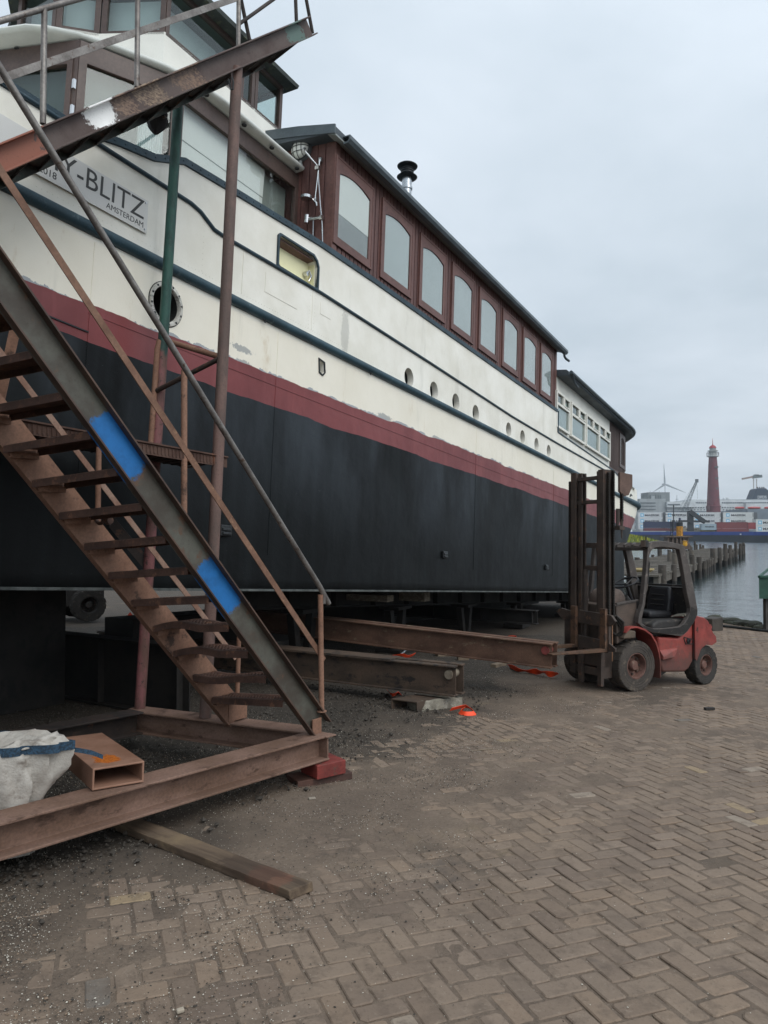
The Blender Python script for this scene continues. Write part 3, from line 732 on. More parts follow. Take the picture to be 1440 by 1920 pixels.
def mat_hull():
    t = NT('hull paint')
    sp = t.n('ShaderNodeSeparateXYZ'); t.k(t.obj, sp.inputs[0])
    s = t.math('ADD', t.math('DIVIDE', sp.outputs[0], Q), S0); z = t.math('ADD', t.math('DIVIDE', sp.outputs[2], Q), Z0)
    wob = t.math('MULTIPLY', t.math('SUBTRACT', t.noise(1.3, 5, 0.6), 0.5), 0.10)
    fore = t.math('MINIMUM', t.math('SUBTRACT', s, 6.0), 13.0)
    wr = t.math('ADD', t.math('ADD', 2.13, wob), t.math('MULTIPLY', fore, 0.0085))
    ds = t.math('MINIMUM', t.math('SUBTRACT', s, 9.0), 8.0)
    wob2 = t.math('MULTIPLY', t.math('SUBTRACT', t.noise(0.8, 6, 0.55, loc=(4, 1, 2)), 0.5), 0.12)
    rb = t.math('ADD', t.math('ADD', 1.80, wob2), t.math('MULTIPLY', t.math('MAXIMUM', ds, 0.0), 0.006))
    n1 = t.noise(1.4, 6, 0.6); nf = t.noise(40, 5, 0.7); ns = t.noise(2.2, 7, 0.7, stretch=(1.6, 1, 0.22), loc=(3, 3, 3))
    white = t.mix(t.step(n1, 0.3, 0.7), lin('#ece9df'), lin('#dcd8cb'))
    low = t.step(t.math('SUBTRACT', 2.66, z), 0.0, 0.06)
    white = t.mix(t.math('MULTIPLY', low, 0.6), white, lin('#e6decb'))
    white = t.mix(t.math('MULTIPLY', t.step(ns, 0.56, 0.74), 0.28), white, lin('#a8a598'))
    rust = t.math('MULTIPLY', t.step(t.noise(3.2, 8, 0.75, stretch=(1.5, 1, 0.5), loc=(8, 0, 4)), 0.58, 0.72), low)
    white = t.mix(t.math('MULTIPLY', rust, 0.45), white, lin('#b9a27c'))
    grease = t.spot(tuple(L(7.55, 0, 3.02)), 0.24, 0.5, 40, (2.4, 1, 0.8)); white = t.mix(t.math('MULTIPLY', grease, 0.35), white, lin('#6f716c'))
    for c, r in (((5.68, 0, 2.27), .12), ((5.72, 0, 2.13), .10), ((5.0, 0, 2.02), .11), ((8.6, 0, 2.175), .13), ((10.2, 0, 2.175), .11)):
        white = t.mix(t.math('MULTIPLY', t.spot(tuple(L(*c)), r, 0.6, 30, (0.7, 1, 3.0)), 0.8), white, lin('#8d9090'))
    red = t.mix(t.step(n1, 0.3, 0.7), lin('#783636'), lin('#682b2c')); red = t.mix(t.math('MULTIPLY', t.step(ns, 0.5, 0.75), 0.25), red, lin('#a05a58'))
    upper_light = t.math('MULTIPLY', t.step(t.noise(0.9, 5, 0.6, loc=(1, 9, 2), stretch=(1, 1, 0.35)), 0.35, 0.7), t.step(z, 0.2, 1.7))  # lighter towards the red band: shade low on the hull painted into the black
    blk = t.mix(upper_light, lin('#080a0b'), lin('#32373c')); blk = t.mix(t.math('MULTIPLY', t.step(ns, 0.5, 0.72), 0.35), blk, lin('#0c1312'))
    fleck = t.math('GREATER_THAN', t.noise(20, 9, 0.9, stretch=(0.4, 1, 1)), 0.655); blk = t.mix(t.math('MULTIPLY', fleck, 0.35), blk, lin('#7d8587'))
    roll = t.noise(3.5, 5, 0.6, stretch=(1.8, 1, 0.12), loc=(7, 2, 5)); blk = t.mix(t.math('MULTIPLY', t.step(roll, 0.4, 0.75), 0.09), blk, lin('#3a4245')); scr = t.noise(30, 8, 0.85, stretch=(0.08, 1, 1.2), loc=(2, 2, 9)); blk = t.mix(t.math('MULTIPLY', t.math('GREATER_THAN', scr, 0.68), 0.35), blk, lin('#8a9092'))
    edge = t.math('MULTIPLY', t.step(t.noise(2.1, 6, 0.7, loc=(0, 6, 6)), 0.45, 0.6), 0.030)
    m1 = t.math('GREATER_THAN', z, wr); m1b = t.math('GREATER_THAN', z, t.math('ADD', wr, edge)); m2 = t.math('GREATER_THAN', z, rb)
    col = t.mix(m2, blk, red); col = t.mix(m1, col, lin('#9a9ea1')); col = t.mix(m1b, col, white)
    dents = t.noise(1.7, 3, 0.5, loc=(5, 5, 5)); fl = t.noise(9, 6, 0.7, stretch=(0.6, 1, 1))
    t.bump(t.math('ADD', t.math('ADD', t.math('MULTIPLY', dents, 2.0), t.math('MULTIPLY', fl, t.math('SUBTRACT', 0.55, t.math('MULTIPLY', m2, 0.42)))), t.math('MULTIPLY', nf, 0.12)), 0.35, 0.02)
    r = t.mix(m2, t.math('ADD', 0.42, t.math('MULTIPLY', n1, 0.25)), t.math('ADD', 0.36, t.math('MULTIPLY', n1, 0.2)))
    sp_ = t.mix(m2, (.16, .16, .16, 1), (.45, .45, .45, 1)); rg_ = t.n('ShaderNodeRGBToBW'); t.k(sp_, rg_.inputs[0]); m_ = t.done(col, r, 0, 0.4); t.k(rg_.outputs[0], t.p.inputs['Specular IOR Level']); return m_
M_HULLW = weathered('white hull enamel', lin('#e9e6dc'), lin('#d9d5c9'), lin('#b9b3a4'), 2.0, (0.4, 0.6), 0.12, amt=0.12, grain=.05)
M_TEAL = weathered('teal rail paint', lin('#33505c'), lin('#28414c'), lin('#5d7076'), 3.0, (0.4, 0.6), 0.3, amt=0.12)
M_DKTEAL = weathered('dark blue green trim', lin('#2c4450'), lin('#203540'), lin('#4c5e66'), 3.0, (0.4, 0.6), 0.2, amt=0.1)
M_WOOD = weathered('red brown boards', lin('#6b4943'), lin('#593c38'), lin('#76554e'), 1.8, (0.45, 0.65), 0.15, streak=(3, 3, .4), amt=0.15, fine=30)
M_WOODF = weathered('red brown frame', lin('#704d46'), lin('#60423c'), None, 2.5, (0.4, 0.55), 0.1, fine=30)
M_BROWN = weathered('dark brown frame', lin('#574741'), lin('#4a3b36'), None, 2.5, (0.35, 0.5), 0.1, fine=30)
M_CABW = weathered('cabin white paint', lin('#e4e2d9'), lin('#d8d6cd'), None, 1.5, (0.4, 0.55), 0.05, grain=.05)
M_SOFFIT = plain('pale grey soffit', lin('#8f9594'), 0.5, var=0.05)
M_ROOF = weathered('slate grey roofing', lin('#4c545a'), lin('#3e464b'), lin('#5d6467'), 2.5, (0.45, 0.65), 0.15, amt=0.15)
M_GUTTER = weathered('grey gutter', lin('#5a646a'), lin('#4a5459'), None, 2.5, (0.35, 0.5), 0.1)
M_BLIND = plain('white roller blind', lin('#d8d9d6'), 0.7, var=0.03)
M_FABRIC = plain('pale curtain', lin('#b2b9bb'), 0.8, var=0.10, scale=1.1)
M_DARK = plain('dark interior', lin('#1c1e1e'), 0.8)
M_CREAM = plain('cream interior', lin('#e6e2b8'), 0.6, var=0.05)
M_INT = plain('grey interior', lin('#626a67'), 0.7, var=0.15, scale=1.3)
M_GLASS = glass('window glass', (0.95, 0.97, 0.96, 1), 1.2, 0.015)
M_GLASS2 = glass('tinted window glass', (0.86, 0.91, 0.90, 1), 1.1, 0.02)
M_CHROME = plain('chrome', lin('#c9c9c9'), 0.18, 1.0, var=0.03)
M_STEELP = plain('flue steel', lin('#a9adb0'), 0.28, 1.0, var=0.1)
M_BLACK = plain('matt black metal', lin('#202326'), 0.5, 0.3)
M_ENGRAVE = plain('engraved lettering', lin('#3b3b3a'), 0.6)
M_PLATE = plain('brushed name plate', lin('#d2d1cd'), 0.4, 0.0, var=.04, scale=2)

def plan_curve(z, s_a, s_b, n, w_off=0.0, side=1):
    return [(s, half(s, z) + w_off) for s in [s_a + (s_b - s_a) * i / n for i in range(n + 1)]]
def outline(z, off=0.0):
    """stations from the bow round to the stern along the near side, then back: (s, w)"""
    b1, b2 = bow_ends(z); s1, s2 = stern_ends(z); pts = []
    for i in range(15): a = math.pi / 2 * (1 - i / 14); pts.append(b1 - (b1 - b2) * math.sin(a))
    xs = [2.9, 3.1, 3.3, 3.6, 3.8, 4.02, 4.2, 4.39, 4.56, 4.74, 5.1, 5.5, 6.2, 6.9, 8.2, 10, 12, 14, 16.40, 16.44, 18, 20, 21.95]
    pts += xs
    for i in range(19): a = math.pi / 2 * i / 18; pts.append(s1 + (s2 - s1) * math.sin(a))
    near = [(s, half(s, z)) for s in pts]
    return near
def build_boat():
    b = thing('houseboat', 'white houseboat with red band, black bottom and red-brown cabin, standing on steel beams', 'boat', mat=BOAT_M)
    def P(mb, name, m, parent=None, **kw): return mb.build(name, m, parent or b, **kw)
    # ---- hull: closed solid, holes cut afterwards
    lv = [-0.17, -0.165, -0.12, -0.05, 0.4, 0.9, 1.2, 1.5, 1.8, 2.1, 2.4, 2.7, 2.95, 3.2]
    insets = [0.035, 0.018, 0.0, 0.0] + [0] * 10
    rings = []
    for z, ins in zip(lv, insets):
        o = outline(z); rings.append([L(s, w - ins * (1 if w > -2.3 else 0), z) for s, w in o] + [L(s, -4.8 - w + ins * (1 if w > -2.3 else 0), z) for s, w in reversed(o[1:-1])])
    o = outline(3.3)
    rings.append([L(s, w, lerp_tab(RAIL, s)) for s, w in o] + [L(s, -4.8 - w, lerp_tab(RAIL, s)) for s, w in reversed(o[1:-1])])
    mb = MB(); mb.loft(rings, cap=False); nr_ = len(rings[0]); no_ = len(o); t0_ = (len(rings) - 1) * nr_
    far_ = lambda i: i if i in (0, no_ - 1) else nr_ - i
    mb.f.append(tuple(range(nr_ - 1, -1, -1))); mb.m.append(0)
    for i in range(no_ - 1):
        q_ = [t0_ + i, t0_ + i + 1, t0_ + far_(i + 1), t0_ + far_(i)]; q_ = tuple(dict.fromkeys(q_)); mb.f.append(q_); mb.m.append(0)
    m_hull = mat_hull()
    hull = P(mb, 'hull', [m_hull, M_HULLW], smooth=30)
    # holes
    PORTS = [(9.26, 2.885), (10.08, 2.89), (10.89, 2.895), (11.72, 2.89), (13.33, 2.91), (14.12, 2.91), (14.99, 2.91), (15.83, 2.91)]
    cut = MB()
    for s, z in PORTS: cut.lathe([(0.0, 0.10), (0.152, 0.10), (0.152, -0.13), (0.0, -0.13)], L(s, 0, z), SO, 28)
    cut.lathe([(0, .1), (0.172, .1), (0.172, -0.35), (0, -0.35)], L(4.63, 0, 2.375), SO, 32)
    rr = [(6.17, 3.655), (6.20, 3.685), (6.80, 3.70), (6.87, 3.66), (6.905, 3.60), (6.905, 3.36), (6.88, 3.345), (6.20, 3.345), (6.175, 3.36)]
    cut.prism([L(s, 0.1, z) for s, z in rr], -SO * 0.62)
    cut.prism([L(s, 0.1, z) for s, z in ((7.02, 2.535), (7.12, 2.515), (7.14, 2.41), (7.10, 2.37), (7.04, 2.39))], -SO * 0.3)
    co = cut.build('porthole_cutter', M_HULLW); co.data.materials.clear(); co.data.materials.append(M_HULLW); co.parent = b
    for p in co.data.polygons: p.material_index = 0
    bo = hull.modifiers.new('holes', 'BOOLEAN'); bo.object = co; bo.operation = 'DIFFERENCE'; bo.solver = 'EXACT'; bo.material_mode = 'TRANSFER'
    bpy.context.view_layer.update(); dg = bpy.context.evaluated_depsgraph_get()
    me = bpy.data.meshes.new_from_object(hull.evaluated_get(dg)); hull.modifiers.clear(); hull.data = me
    bpy.data.objects.remove(co)
    # portholes
    for i, (s, z) in enumerate(PORTS):
        g = P(MB().lathe([(0.0, 0), (0.150, 0)], L(s, -0.11, z), SO, 28), 'porthole', M_GLASS2)
        m = MB(); m.lathe([(0.0, -0.012), (0.15, -0.012)], L(s, -0.10, z), SO, 28); P(m, 'porthole_backing', M_DARK, g)
        m = MB(); m.lathe([(0.150, -0.02), (0.132, -0.02), (0.132, 0.004), (0.150, 0.006)], L(s, -0.10, z), SO, 28); P(m, 'porthole_ring', M_DARK, g, smooth=40)
    c = L(4.63, 0, 2.375)
    g = P(MB().lathe([(0.215, 0.0), (0.215, 0.012), (0.209, 0.02), (0.180, 0.022), (0.172, 0.012), (0.170, -0.02)], c, SO, 40), 'porthole_flange', weathered('worn white flange', lin('#dedcd4'), lin('#c9c6bc'), lin('#7a7a74'), 9, amt=0.45), smooth=40)
    for j in range(12): a = j * math.pi / 6 + .2; P(MB().lathe([(0, .026), (0.011, .024), (0.013, .018)], c + SX * 0.196 * math.cos(a) + SZ * 0.196 * math.sin(a), SO, 8), 'flange_bolt', M_BLACK, g)
    P(MB().lathe([(0.222, 0.0), (0.222, 0.006), (0.175, 0.006)], c, SO, 40), 'flange_gasket', M_DARK, g)
    m = MB(); m.lathe([(0.1705, -0.02), (0.1705, -0.34)], c, SO, 32); m.lathe([(0.11, -0.26), (0.13, -0.26), (0.13, -0.3), (0.11, -0.3)], c - SX * 0.02, SO, 30); m.lathe([(0.0, -0.335), (0.171, -0.335)], c, SO, 30); P(m, 'porthole_interior', M_DARK, g)
    # recessed opening with cream inside
    m = MB(); fr = [(s, z) for s, z in rr]; cx = sum(s for s, z in rr) / len(rr); cz = sum(z for s, z in rr) / len(rr)
    outer = [L(cx + (s - cx) * 1.07, 0.022, cz + (z - cz) * 1.15) for s, z in rr]; inner = [L(s, 0.022, z) for s, z in rr]
    g = P(m.ring(outer, inner, -SO * 0.05), 'recess_frame', M_DKTEAL, bevel=0.004)
    m = MB(); m.prism([L(cx + (s - cx) * .99, -0.11, cz + (z - cz) * .99) for s, z in rr], -SO * 0.01)
    m.prism([L(6.20, -.20, 3.36), L(6.20, -.05, 3.36), L(6.20, -.05, 3.66), L(6.20, -.20, 3.66)], SX * .01)
    m.prism([L(6.885, -.20, 3.36), L(6.885, -.03, 3.36), L(6.885, -.03, 3.65), L(6.885, -.20, 3.65)], SX * .01)
    P(m, 'recess_lining', M_CREAM, g)
    m = MB(); m.prism([L(6.19, -0.02, 3.655), L(6.86, -0.02, 3.665), L(6.86, -0.199, 3.645), L(6.19, -.199, 3.61)], SZ * 0.012)
    P(m, 'recess_top', M_WOODF, g)
    m = MB(); m.lathe([(0, .05), (.03, .05), (.035, 0)], L(6.80, -0.10, 3.50), SO, 14); m.tube([L(6.80, -.09, 3.50), L(6.83, -.06, 3.55), L(6.86, -.05, 3.49), L(6.83, -.06, 3.42)], .012, 8); P(m, 'tap', M_CHROME, g, smooth=40)
    # scupper
    P(MB().ring([L(s, 0.012, z) for s, z in ((7.005, 2.55), (7.135, 2.53), (7.155, 2.405), (7.105, 2.355), (7.025, 2.375))], [L(s, 0.012, z) for s, z in ((7.02, 2.535), (7.12, 2.515), (7.14, 2.41), (7.10, 2.37), (7.04, 2.39))], -SO * 0.02), 'scupper_rim', M_BLACK)
    # ---- rub rail, mouldings, capping
    def follow(zf, off, sa=-2.0, sb=None, dz=0):
        pts = []; 
        for s, w in outline(2.72 if callable(zf) is False else zf(10)):
            if s < sa: continue
            z = zf(s) if callable(zf) else zf
            pts.append(L(s, half(s, z) + off, z))
        return pts
    pts = follow(2.715, 0.012); far = [Vector((p.x, -p.y, p.z)) for p in reversed(pts)]
    n = len(pts); rs = []
    for p in pts + far: rs.append(0.057 + 0.055 * sstep(np.array([p.x / Q + S0]), 22.0, 26.0)[0])
    P(MB().tube(pts + far, rs, 14), 'rub_rail', M_TEAL, smooth=40)
    THIN = [(-4, 3.50), (3.6, 3.435), (4.85, 3.425), (4.98, 3.40), (5.17, 3.31), (5.32, 3.30), (7, 3.33), (10, 3.275), (13.5, 3.195), (16.4, 3.19), (21.3, 3.22), (24.6, 2.93), (30, 2.93)]
    ss = [-2, 0, 1.5, 2.6, 3.2, 3.6, 4.2, 4.7, 4.85, 4.92, 4.98, 5.05, 5.11, 5.17, 5.24, 5.32, 5.6, 6.2, 7, 8.5, 10, 12, 13.5, 15, 16.4, 18, 20, 21.3]
    P(MB().tube([L(s, half(s, 3.3) + 0.008, lerp_tab(THIN, s)) for s in ss], 0.022, 10), 'moulding', M_DKTEAL, smooth=40)
    # bulwark capping strip
    cap = [2.0, 2.5, 3.2, 3.6, 3.8, 4.02, 4.2, 4.39, 4.56, 4.74, 5.0, 5.5, 6.9, 8.2, 10, 12, 14, 16.395]
    rg = []
    for s in cap:
        z = lerp_tab(RAIL, s); w = half(s, 3.3); rg.append([L(s, w + a, z + c_) for a, c_ in ((0.02, 0.02), (0.02, -0.045), (0.002, -0.05), (-0.08, -0.05), (-0.08, 0.02))])
    m = MB(); m.loft(rg)
    for i in range(60):
        s = 3.4 + i * 0.11
        if s < 7: m.lathe([(0, .008), (0.008, .005), (0.011, 0)], L(s, half(s, 3.3) + 0.02, lerp_tab(RAIL, s) - 0.012), SO, 6)
    P(m, 'bulwark_cap', M_DKTEAL)
    rg = []
    for s in [16.47, 18, 20, 21.95, 22.8]:
        z = lerp_tab(RAIL, s); rg.append([L(s, half(s, z) + a, z + c_) for a, c_ in ((0.015, 0.012), (0.015, -0.02), (-0.05, -0.02), (-0.05, 0.012))])
    m = MB(); m.loft(rg); m.bar(L(16.45, 0.012, 3.94), L(16.45, 0.012, 3.46), 0.03, 0.035, SX); P(m, 'bulwark_cap', M_DKTEAL)
    # seams, rivets, doubler plates
    m = MB()
    def rivets(s0, z0, s1, z1, step, r=0.006):
        n = max(2, int(math.hypot(s1 - s0, z1 - z0) * Q / step))
        for i in range(n):
            f = i / (n - 1); s = s0 + (s1 - s0) * f; z = z0 + (z1 - z0) * f
            m.lathe([(0, r * .55), (r * .7, r * .4), (r, 0)], L(s, half(s, z), z), SO, 6)
    for s in (3.83, 6.23, 11.76, 16.2):
        rivets(s, 1.25, s + 0.02, 2.62, 0.028, 0.005); m.bar(L(s + .012, 0.001, 0.2), L(s + .012, 0.001, 2.62), 0.005, 0.006, SO)
    rivets(3.3, 2.83, 9.0, 2.83, 0.05); rivets(5.62, 2.84, 5.62, 3.25, 0.05); rivets(6.78, 2.84, 6.80, 3.27, 0.04); rivets(6.88, 2.84, 6.9, 3.27, 0.04)
    rivets(13.0, 2.8, 13.0, 3.1, 0.05); rivets(5.05, 2.85, 5.05, 3.3, .05)
    m.bar(L(3.83, 0.001, 2.03), L(23, 0.001, 1.98), 0.006, 0.008, SO)
    for a in ((5.98, 2.98, 6.55, 3.2), (7.0, 3.08, 7.22, 3.22), (12.0, 2.75, 12.7, 2.78)):
        m.box(L((a[0] + a[2]) / 2, 0.0, (a[1] + a[3]) / 2), ((a[2] - a[0]) * Q, 0.008, (a[3] - a[1]) * Q))
    m.bar(L(5.62, 0.001, 2.83), L(5.62, 0.001, 3.28), 0.006, 0.008, SO); m.bar(L(6.84, .001, 2.83), L(6.84, .001, 3.28), .006, .008, SO)
    P(m, 'seams', m_hull)
    m = MB(); m.loft([[L(s, half(s, -.16) + a, z) for a, z in ((-.01, -.155), (.006, -.155), (.006, -.178), (-.03, -.178))] for s in (0, 2.6, 6, 12, 18, 23)]); P(m, 'bilge_strip', weathered('scraped bilge edge', lin('#5f6361'), lin('#3d4140'), None, 5))
    m = MB(); m.bar(L(3.0, 0.004, 1.905), L(3.84, 0.004, 1.875), 0.012, 0.014, SO); P(m, 'chine_strip', M_BLACK)
    for s, z in ((10.59, 0.40), (15.74, 0.36), (5.55, 0.41)):
        m = MB(); m.box(L(s, 0.022, z), (0.17, 0.035, 0.12)); m.box(L(s - 0.01, 0.045, z + .01), (0.13, 0.02, 0.03)); m.box(L(s, 0.045, z - .03), (0.13, 0.02, 0.03))
        P(m, 'anode', weathered('tar wrapped anode', lin('#26282a'), lin('#17191a'), None, 20, (0.25, 0.4), 0.8), bevel=0.008)
    for s in (5.96, 8.13):
        m = MB(); m.tube([L(s - .03, .03, 2.68), L(s, .045, 2.63), L(s + .03, .03, 2.68)], .008, 8); m.box(L(s, .02, 2.69), (.1, .05, .03)); P(m, 'rail_eye', M_BLACK)
    # ---- name plate
    p0 = L(4.345, 0.012, 2.905); uz = (L(4.34, 0, 3.21) - L(4.345, 0, 2.92)).normalized(); ux = (L(4.34, 0, 3.205) - L(3.1, 0, 3.21)).normalized()
    hgt = 0.318
    m = MB(); w_ = 1.62; m.prism([p0 - ux * w_, p0, p0 + uz * hgt, p0 - ux * w_ + uz * hgt], SO * 0.012)
    plate = P(m, 'name_plate', M_PLATE, bevel=0.002)
    for a, c_ in ((0.03, .03), (.03, hgt - .03), (w_ - .03, .03), (w_ - .03, hgt - .03)): P(MB().lathe([(0, .018), (.009, .016), (.011, .012)], p0 - ux * a + uz * c_, SO, 8), 'plate_screw', M_CHROME, plate)
    q_ = p0 + SO * 0.0125
    text_part('name_lettering', 'MY-BLITZ', M_ENGRAVE, plate, q_ - ux * 0.045 + uz * 0.117, ux, uz, 0.262, 0.001, 'RIGHT', 0.0)
    text_part('port_lettering', 'AMSTERDAM', M_ENGRAVE, plate, q_ - ux * 0.045 + uz * 0.038, ux, uz, 0.074, 0.001, 'RIGHT', 0.0)
    text_part('number_lettering', '33/2018', M_ENGRAVE, plate, q_ - ux * 0.98 + uz * 0.035, ux, uz, 0.085, 0.001, 'RIGHT', 0.0)

    # ---- red-brown deckhouse
    zb, zt, wN, wF = 3.90, 5.40, -0.07, -4.7; s_a, s_b = 7.27, 16.45
    m = MB(); m.minmax(L(s_a, wN, zb - 0.6), L(s_b, wF, zt)); dk = P(m, 'deckhouse_wall', M_WOOD)
    m = MB(); s = s_a + 0.02                                     # vertical boards on the long side, proud of the wall with open joints
    while s < s_b - 0.03:
        m.minmax(L(s, wN + 0.016, zb + 0.02), L(s + 0.080, wN - 0.005, zt - 0.02)); s += 0.097
    w = wN - 0.02
    while w > -2.6:
        m.minmax(L(s_a - 0.016, w, zb - .5), L(s_a + 0.004, w - 0.105, zt + 0.10)); w -= 0.117
    P(m, 'deckhouse_boards', M_WOOD, dk)
    m = MB(); m.minmax(L(s_a - 0.025, wN + 0.025, zb + .0), L(s_a + 0.075, wN - 0.10, zt)); P(m, 'corner_board', M_WOODF, dk, bevel=0.004); m = MB(); m.minmax(L(s_b - 0.09, wN + 0.025, zb), L(s_b + 0.02, wN - 0.10, zt))
    P(m, 'corner_board', M_WOODF, dk, bevel=0.004)
    def arch(s0, s1, z0, z1, rise, n=14):
        """loop: bottom left, bottom right, then over the arch back to the left"""
        pts = [(s0, z0), (s1, z0)]
        for i in range(n + 1):
            f = i / n; pts.append((s1 + (s0 - s1) * f, z1 - rise + rise * (1 - (2 * f - 1) ** 2)))
        return pts
    def square(s0, s1, z0, z1, n=14):
        pts = [(s0, z0), (s1, z0)]
        for i in range(n + 1): f = i / n; pts.append((s1 + (s0 - s1) * f, z1))
        return pts
    wins = [7.36 + 1.147 * i for i in range(7)] + [15.38]
    for i, s in enumerate(wins):
        wd = 0.70 if i < 7 else 0.64; z0, z1 = 4.19, 5.05
        fr = P(MB().ring([L(a, wN + 0.038, c_) for a, c_ in square(s - 0.085, s + wd + 0.085, z0 - 0.10, z1 + 0.12)], [L(a, wN + 0.038, c_) for a, c_ in arch(s - .01, s + wd + .02, z0 - .01, z1 + .005, 0.062)], -SO * 0.07), 'cabin_window', M_WOODF, bevel=0.006)
        m = MB(); m.ring([L(a, wN + 0.044, c_) for a, c_ in square(s - 0.108, s + wd + 0.108, z0 - 0.123, z1 + 0.145)], [L(a, wN + 0.044, c_) for a, c_ in square(s - 0.08, s + wd + 0.08, z0 - 0.095, z1 + 0.115)], -SO * 0.05)
        P(m, 'window_architrave', M_WOODF, fr, bevel=0.004)
        P(MB().prism([L(a, wN + 0.028, c_) for a, c_ in arch(s - .015, s + wd + .025, z0 - .015, z1 + .01, 0.062)], -SO * 0.004), 'window_glass', M_GLASS, fr)
        m = MB(); m.prism([L(a, wN + 0.019, c_) for a, c_ in arch(s - .02, s + wd + .03, z0 - .02, z1 + .005, 0.075)], -SO * 0.003); P(m, 'window_blind', M_FABRIC if i else plain('grey lower blind', lin('#85898a'), .7), fr)
        if i == 0:
            m = MB(); m.prism([L(a, wN + 0.0225, c_) for a, c_ in arch(s - .01, s + wd + .02, z0 + 0.30, z1 + .005, 0.075)], -SO * 0.003); P(m, 'roller_blind', M_BLIND, fr)
    m = MB()
    rg = []
    for s in (s_a - 0.20, s_b + 0.16):
        rg.append([L(s, w_, z_) for w_, z_ in ((0.05, 5.355), (0.05, 5.44), (-0.5, 5.56), (-1.2, 5.68), (-2.4, 5.76), (-3.6, 5.68), (-4.85, 5.44), (-4.85, 5.355), (-2.4, 5.60))])
    roof = P(m.loft(rg), 'deckhouse_roof', M_ROOF)
    m = MB(); m.loft([[L(s, w_, z_) for w_, z_ in ((.06, 5.345), (.06, 5.325), (-.12, 5.385), (-.12, 5.405))] for s in (s_a - .19, s_b + .15)]); P(m, 'roof_soffit', M_SOFFIT, roof)
    m = MB(); rg = []
    for s in (s_a - 0.215, s_a - 0.195): rg.append([L(s, w_, z_) for w_, z_ in ((0.06, 5.34), (0.06, 5.455), (-0.5, 5.58), (-1.2, 5.70), (-2.4, 5.78), (-2.4, 5.66), (-1.2, 5.57), (-.5, 5.45))])
    P(m.loft(rg), 'roof_fascia', M_GUTTER, roof)
    m = MB(); rg = []
    prof = [(a_, b_ - .20) for a_, b_ in ((0.05, 5.60), (0.155, 5.60), (0.16, 5.545), (0.13, 5.505), (0.06, 5.50), (0.05, 5.52), (0.06, 5.52), (0.12, 5.525), (0.14, 5.55), (0.135, 5.585), (0.05, 5.585))]
    for s in (s_a - 0.02, s_b + 0.22): rg.append([L(s, a, c_) for a, c_ in prof])
    P(m.loft(rg), 'gutter', M_GUTTER, roof)
    P(MB().tube([L(s_b + 0.1, 0.10, 5.31), L(s_b + 0.12, 0.10, 5.24), L(s_b + 0.2, 0.11, 5.205), L(s_b + 0.42, 0.12, 5.21)], 0.03, 10), 'gutter_spout', M_ROOF, roof, smooth=50)
    # flue
    fb = L(9.90, -0.5, 5.60); fl = P(MB().lathe([(0.085, 0), (0.085, 0.58), (0.1, 0.59), (0.1, 0.63), (0.085, 0.64), (0.085, 0.8)], fb, SZ, 24), 'flue_pipe', M_STEELP, smooth=40)
    m = MB(); o_ = fb + SZ * 0.80
    m.lathe([(0.09, -0.01), (0.165, 0.0), (0.178, 0.012), (0.165, 0.02), (0.105, 0.03), (0.105, 0.17), (0.14, 0.185), (0.17, 0.195), (0.178, 0.21), (0.15, 0.23), (0.0, 0.24)], o_, SZ, 28)
    for j in range(3): m.lathe([(0.106, 0.055 + j * .04), (0.115, 0.068 + j * .04), (0.106, 0.08 + j * .04)], o_, SZ, 28)
    P(m, 'flue_cowl', M_BLACK, fl, smooth=40)
    # bulkhead lamp on the front wall
    fw = s_a - 0.016; F_ = -SX
    lc = L(fw, -0.558, 5.375)
    lamp = P(MB().lathe([(0.0, 0.0), (0.155, 0.0), (0.155, 0.05), (0.14, 0.065)], lc, F_, 28), 'bulkhead_lamp', plain('lamp housing', lin('#6b6f70'), .5), smooth=40)
    P(MB().lathe([(0.138, 0.05), (0.132, 0.09), (0.1, 0.125), (0.05, 0.142), (0.0, 0.147)], lc, F_, 28), 'lamp_lens', plain('opal lamp glass', lin('#e4e4dc'), 0.25, var=.02), lamp, smooth=60)
    m = MB(); SY = Vector((0, 1, 0))
    def dome(r): return 0.052 + 0.1 * math.sqrt(max(0, 1 - (r / 0.15) ** 2))
    for off in (-0.07, 0, 0.07):
        h_ = math.sqrt(0.15 ** 2 - off ** 2)
        for A_, B_ in ((SY, SZ), (SZ, SY)):
            m.tube([lc + A_ * off + B_ * (h_ * t_) + F_ * (dome(math.hypot(off, h_ * t_)) + .004) for t_ in [-1, -.8, -.6, -.4, -.2, 0, .2, .4, .6, .8, 1]], 0.0045, 6)
    m.tube([lc + SY * 0.15 * math.cos(a * math.pi / 12) + SZ * 0.15 * math.sin(a * math.pi / 12) + F_ * 0.06 for a in range(24)], 0.006, 6, closed=True)
    P(m, 'lamp_guard', M_BLACK, lamp)
    P(MB().lathe([(0, 0), (.03, 0), (.03, .05), (.018, .06), (.018, .1)], lc - SZ * 0.26 + F_ * 0.035, SZ, 12), 'cable_gland', plain('gland', lin('#a6a8a6'), .5), lamp, smooth=40)
    # outdoor shower
    def fp(w_, z_, o=0.05): return L(fw, w_, z_) + F_ * o
    m = MB(); m.tube([fp(-.255, 5.16), fp(-0.30, 4.66)], 0.011, 10); m.box(fp(-.255, 5.16, .025), (.05, .05, .06)); m.box(fp(-.30, 4.66, .025), (.05, .04, .05))
    sh = P(m, 'shower_rail', M_CHROME, smooth=40)
    m = MB(); m.tube([fp(-.425, 5.275, .16), fp(-.27, 5.07, .07)], .013, 10); m.box(fp(-.275, 5.05, .06), (.05, .06, .05)); m.lathe([(0, .03), (.02, .03), (.02, -.02)], fp(-.42, 5.28, .17), (-.6, 0, -1), 12); P(m, 'shower_head', M_CHROME, sh, smooth=40)
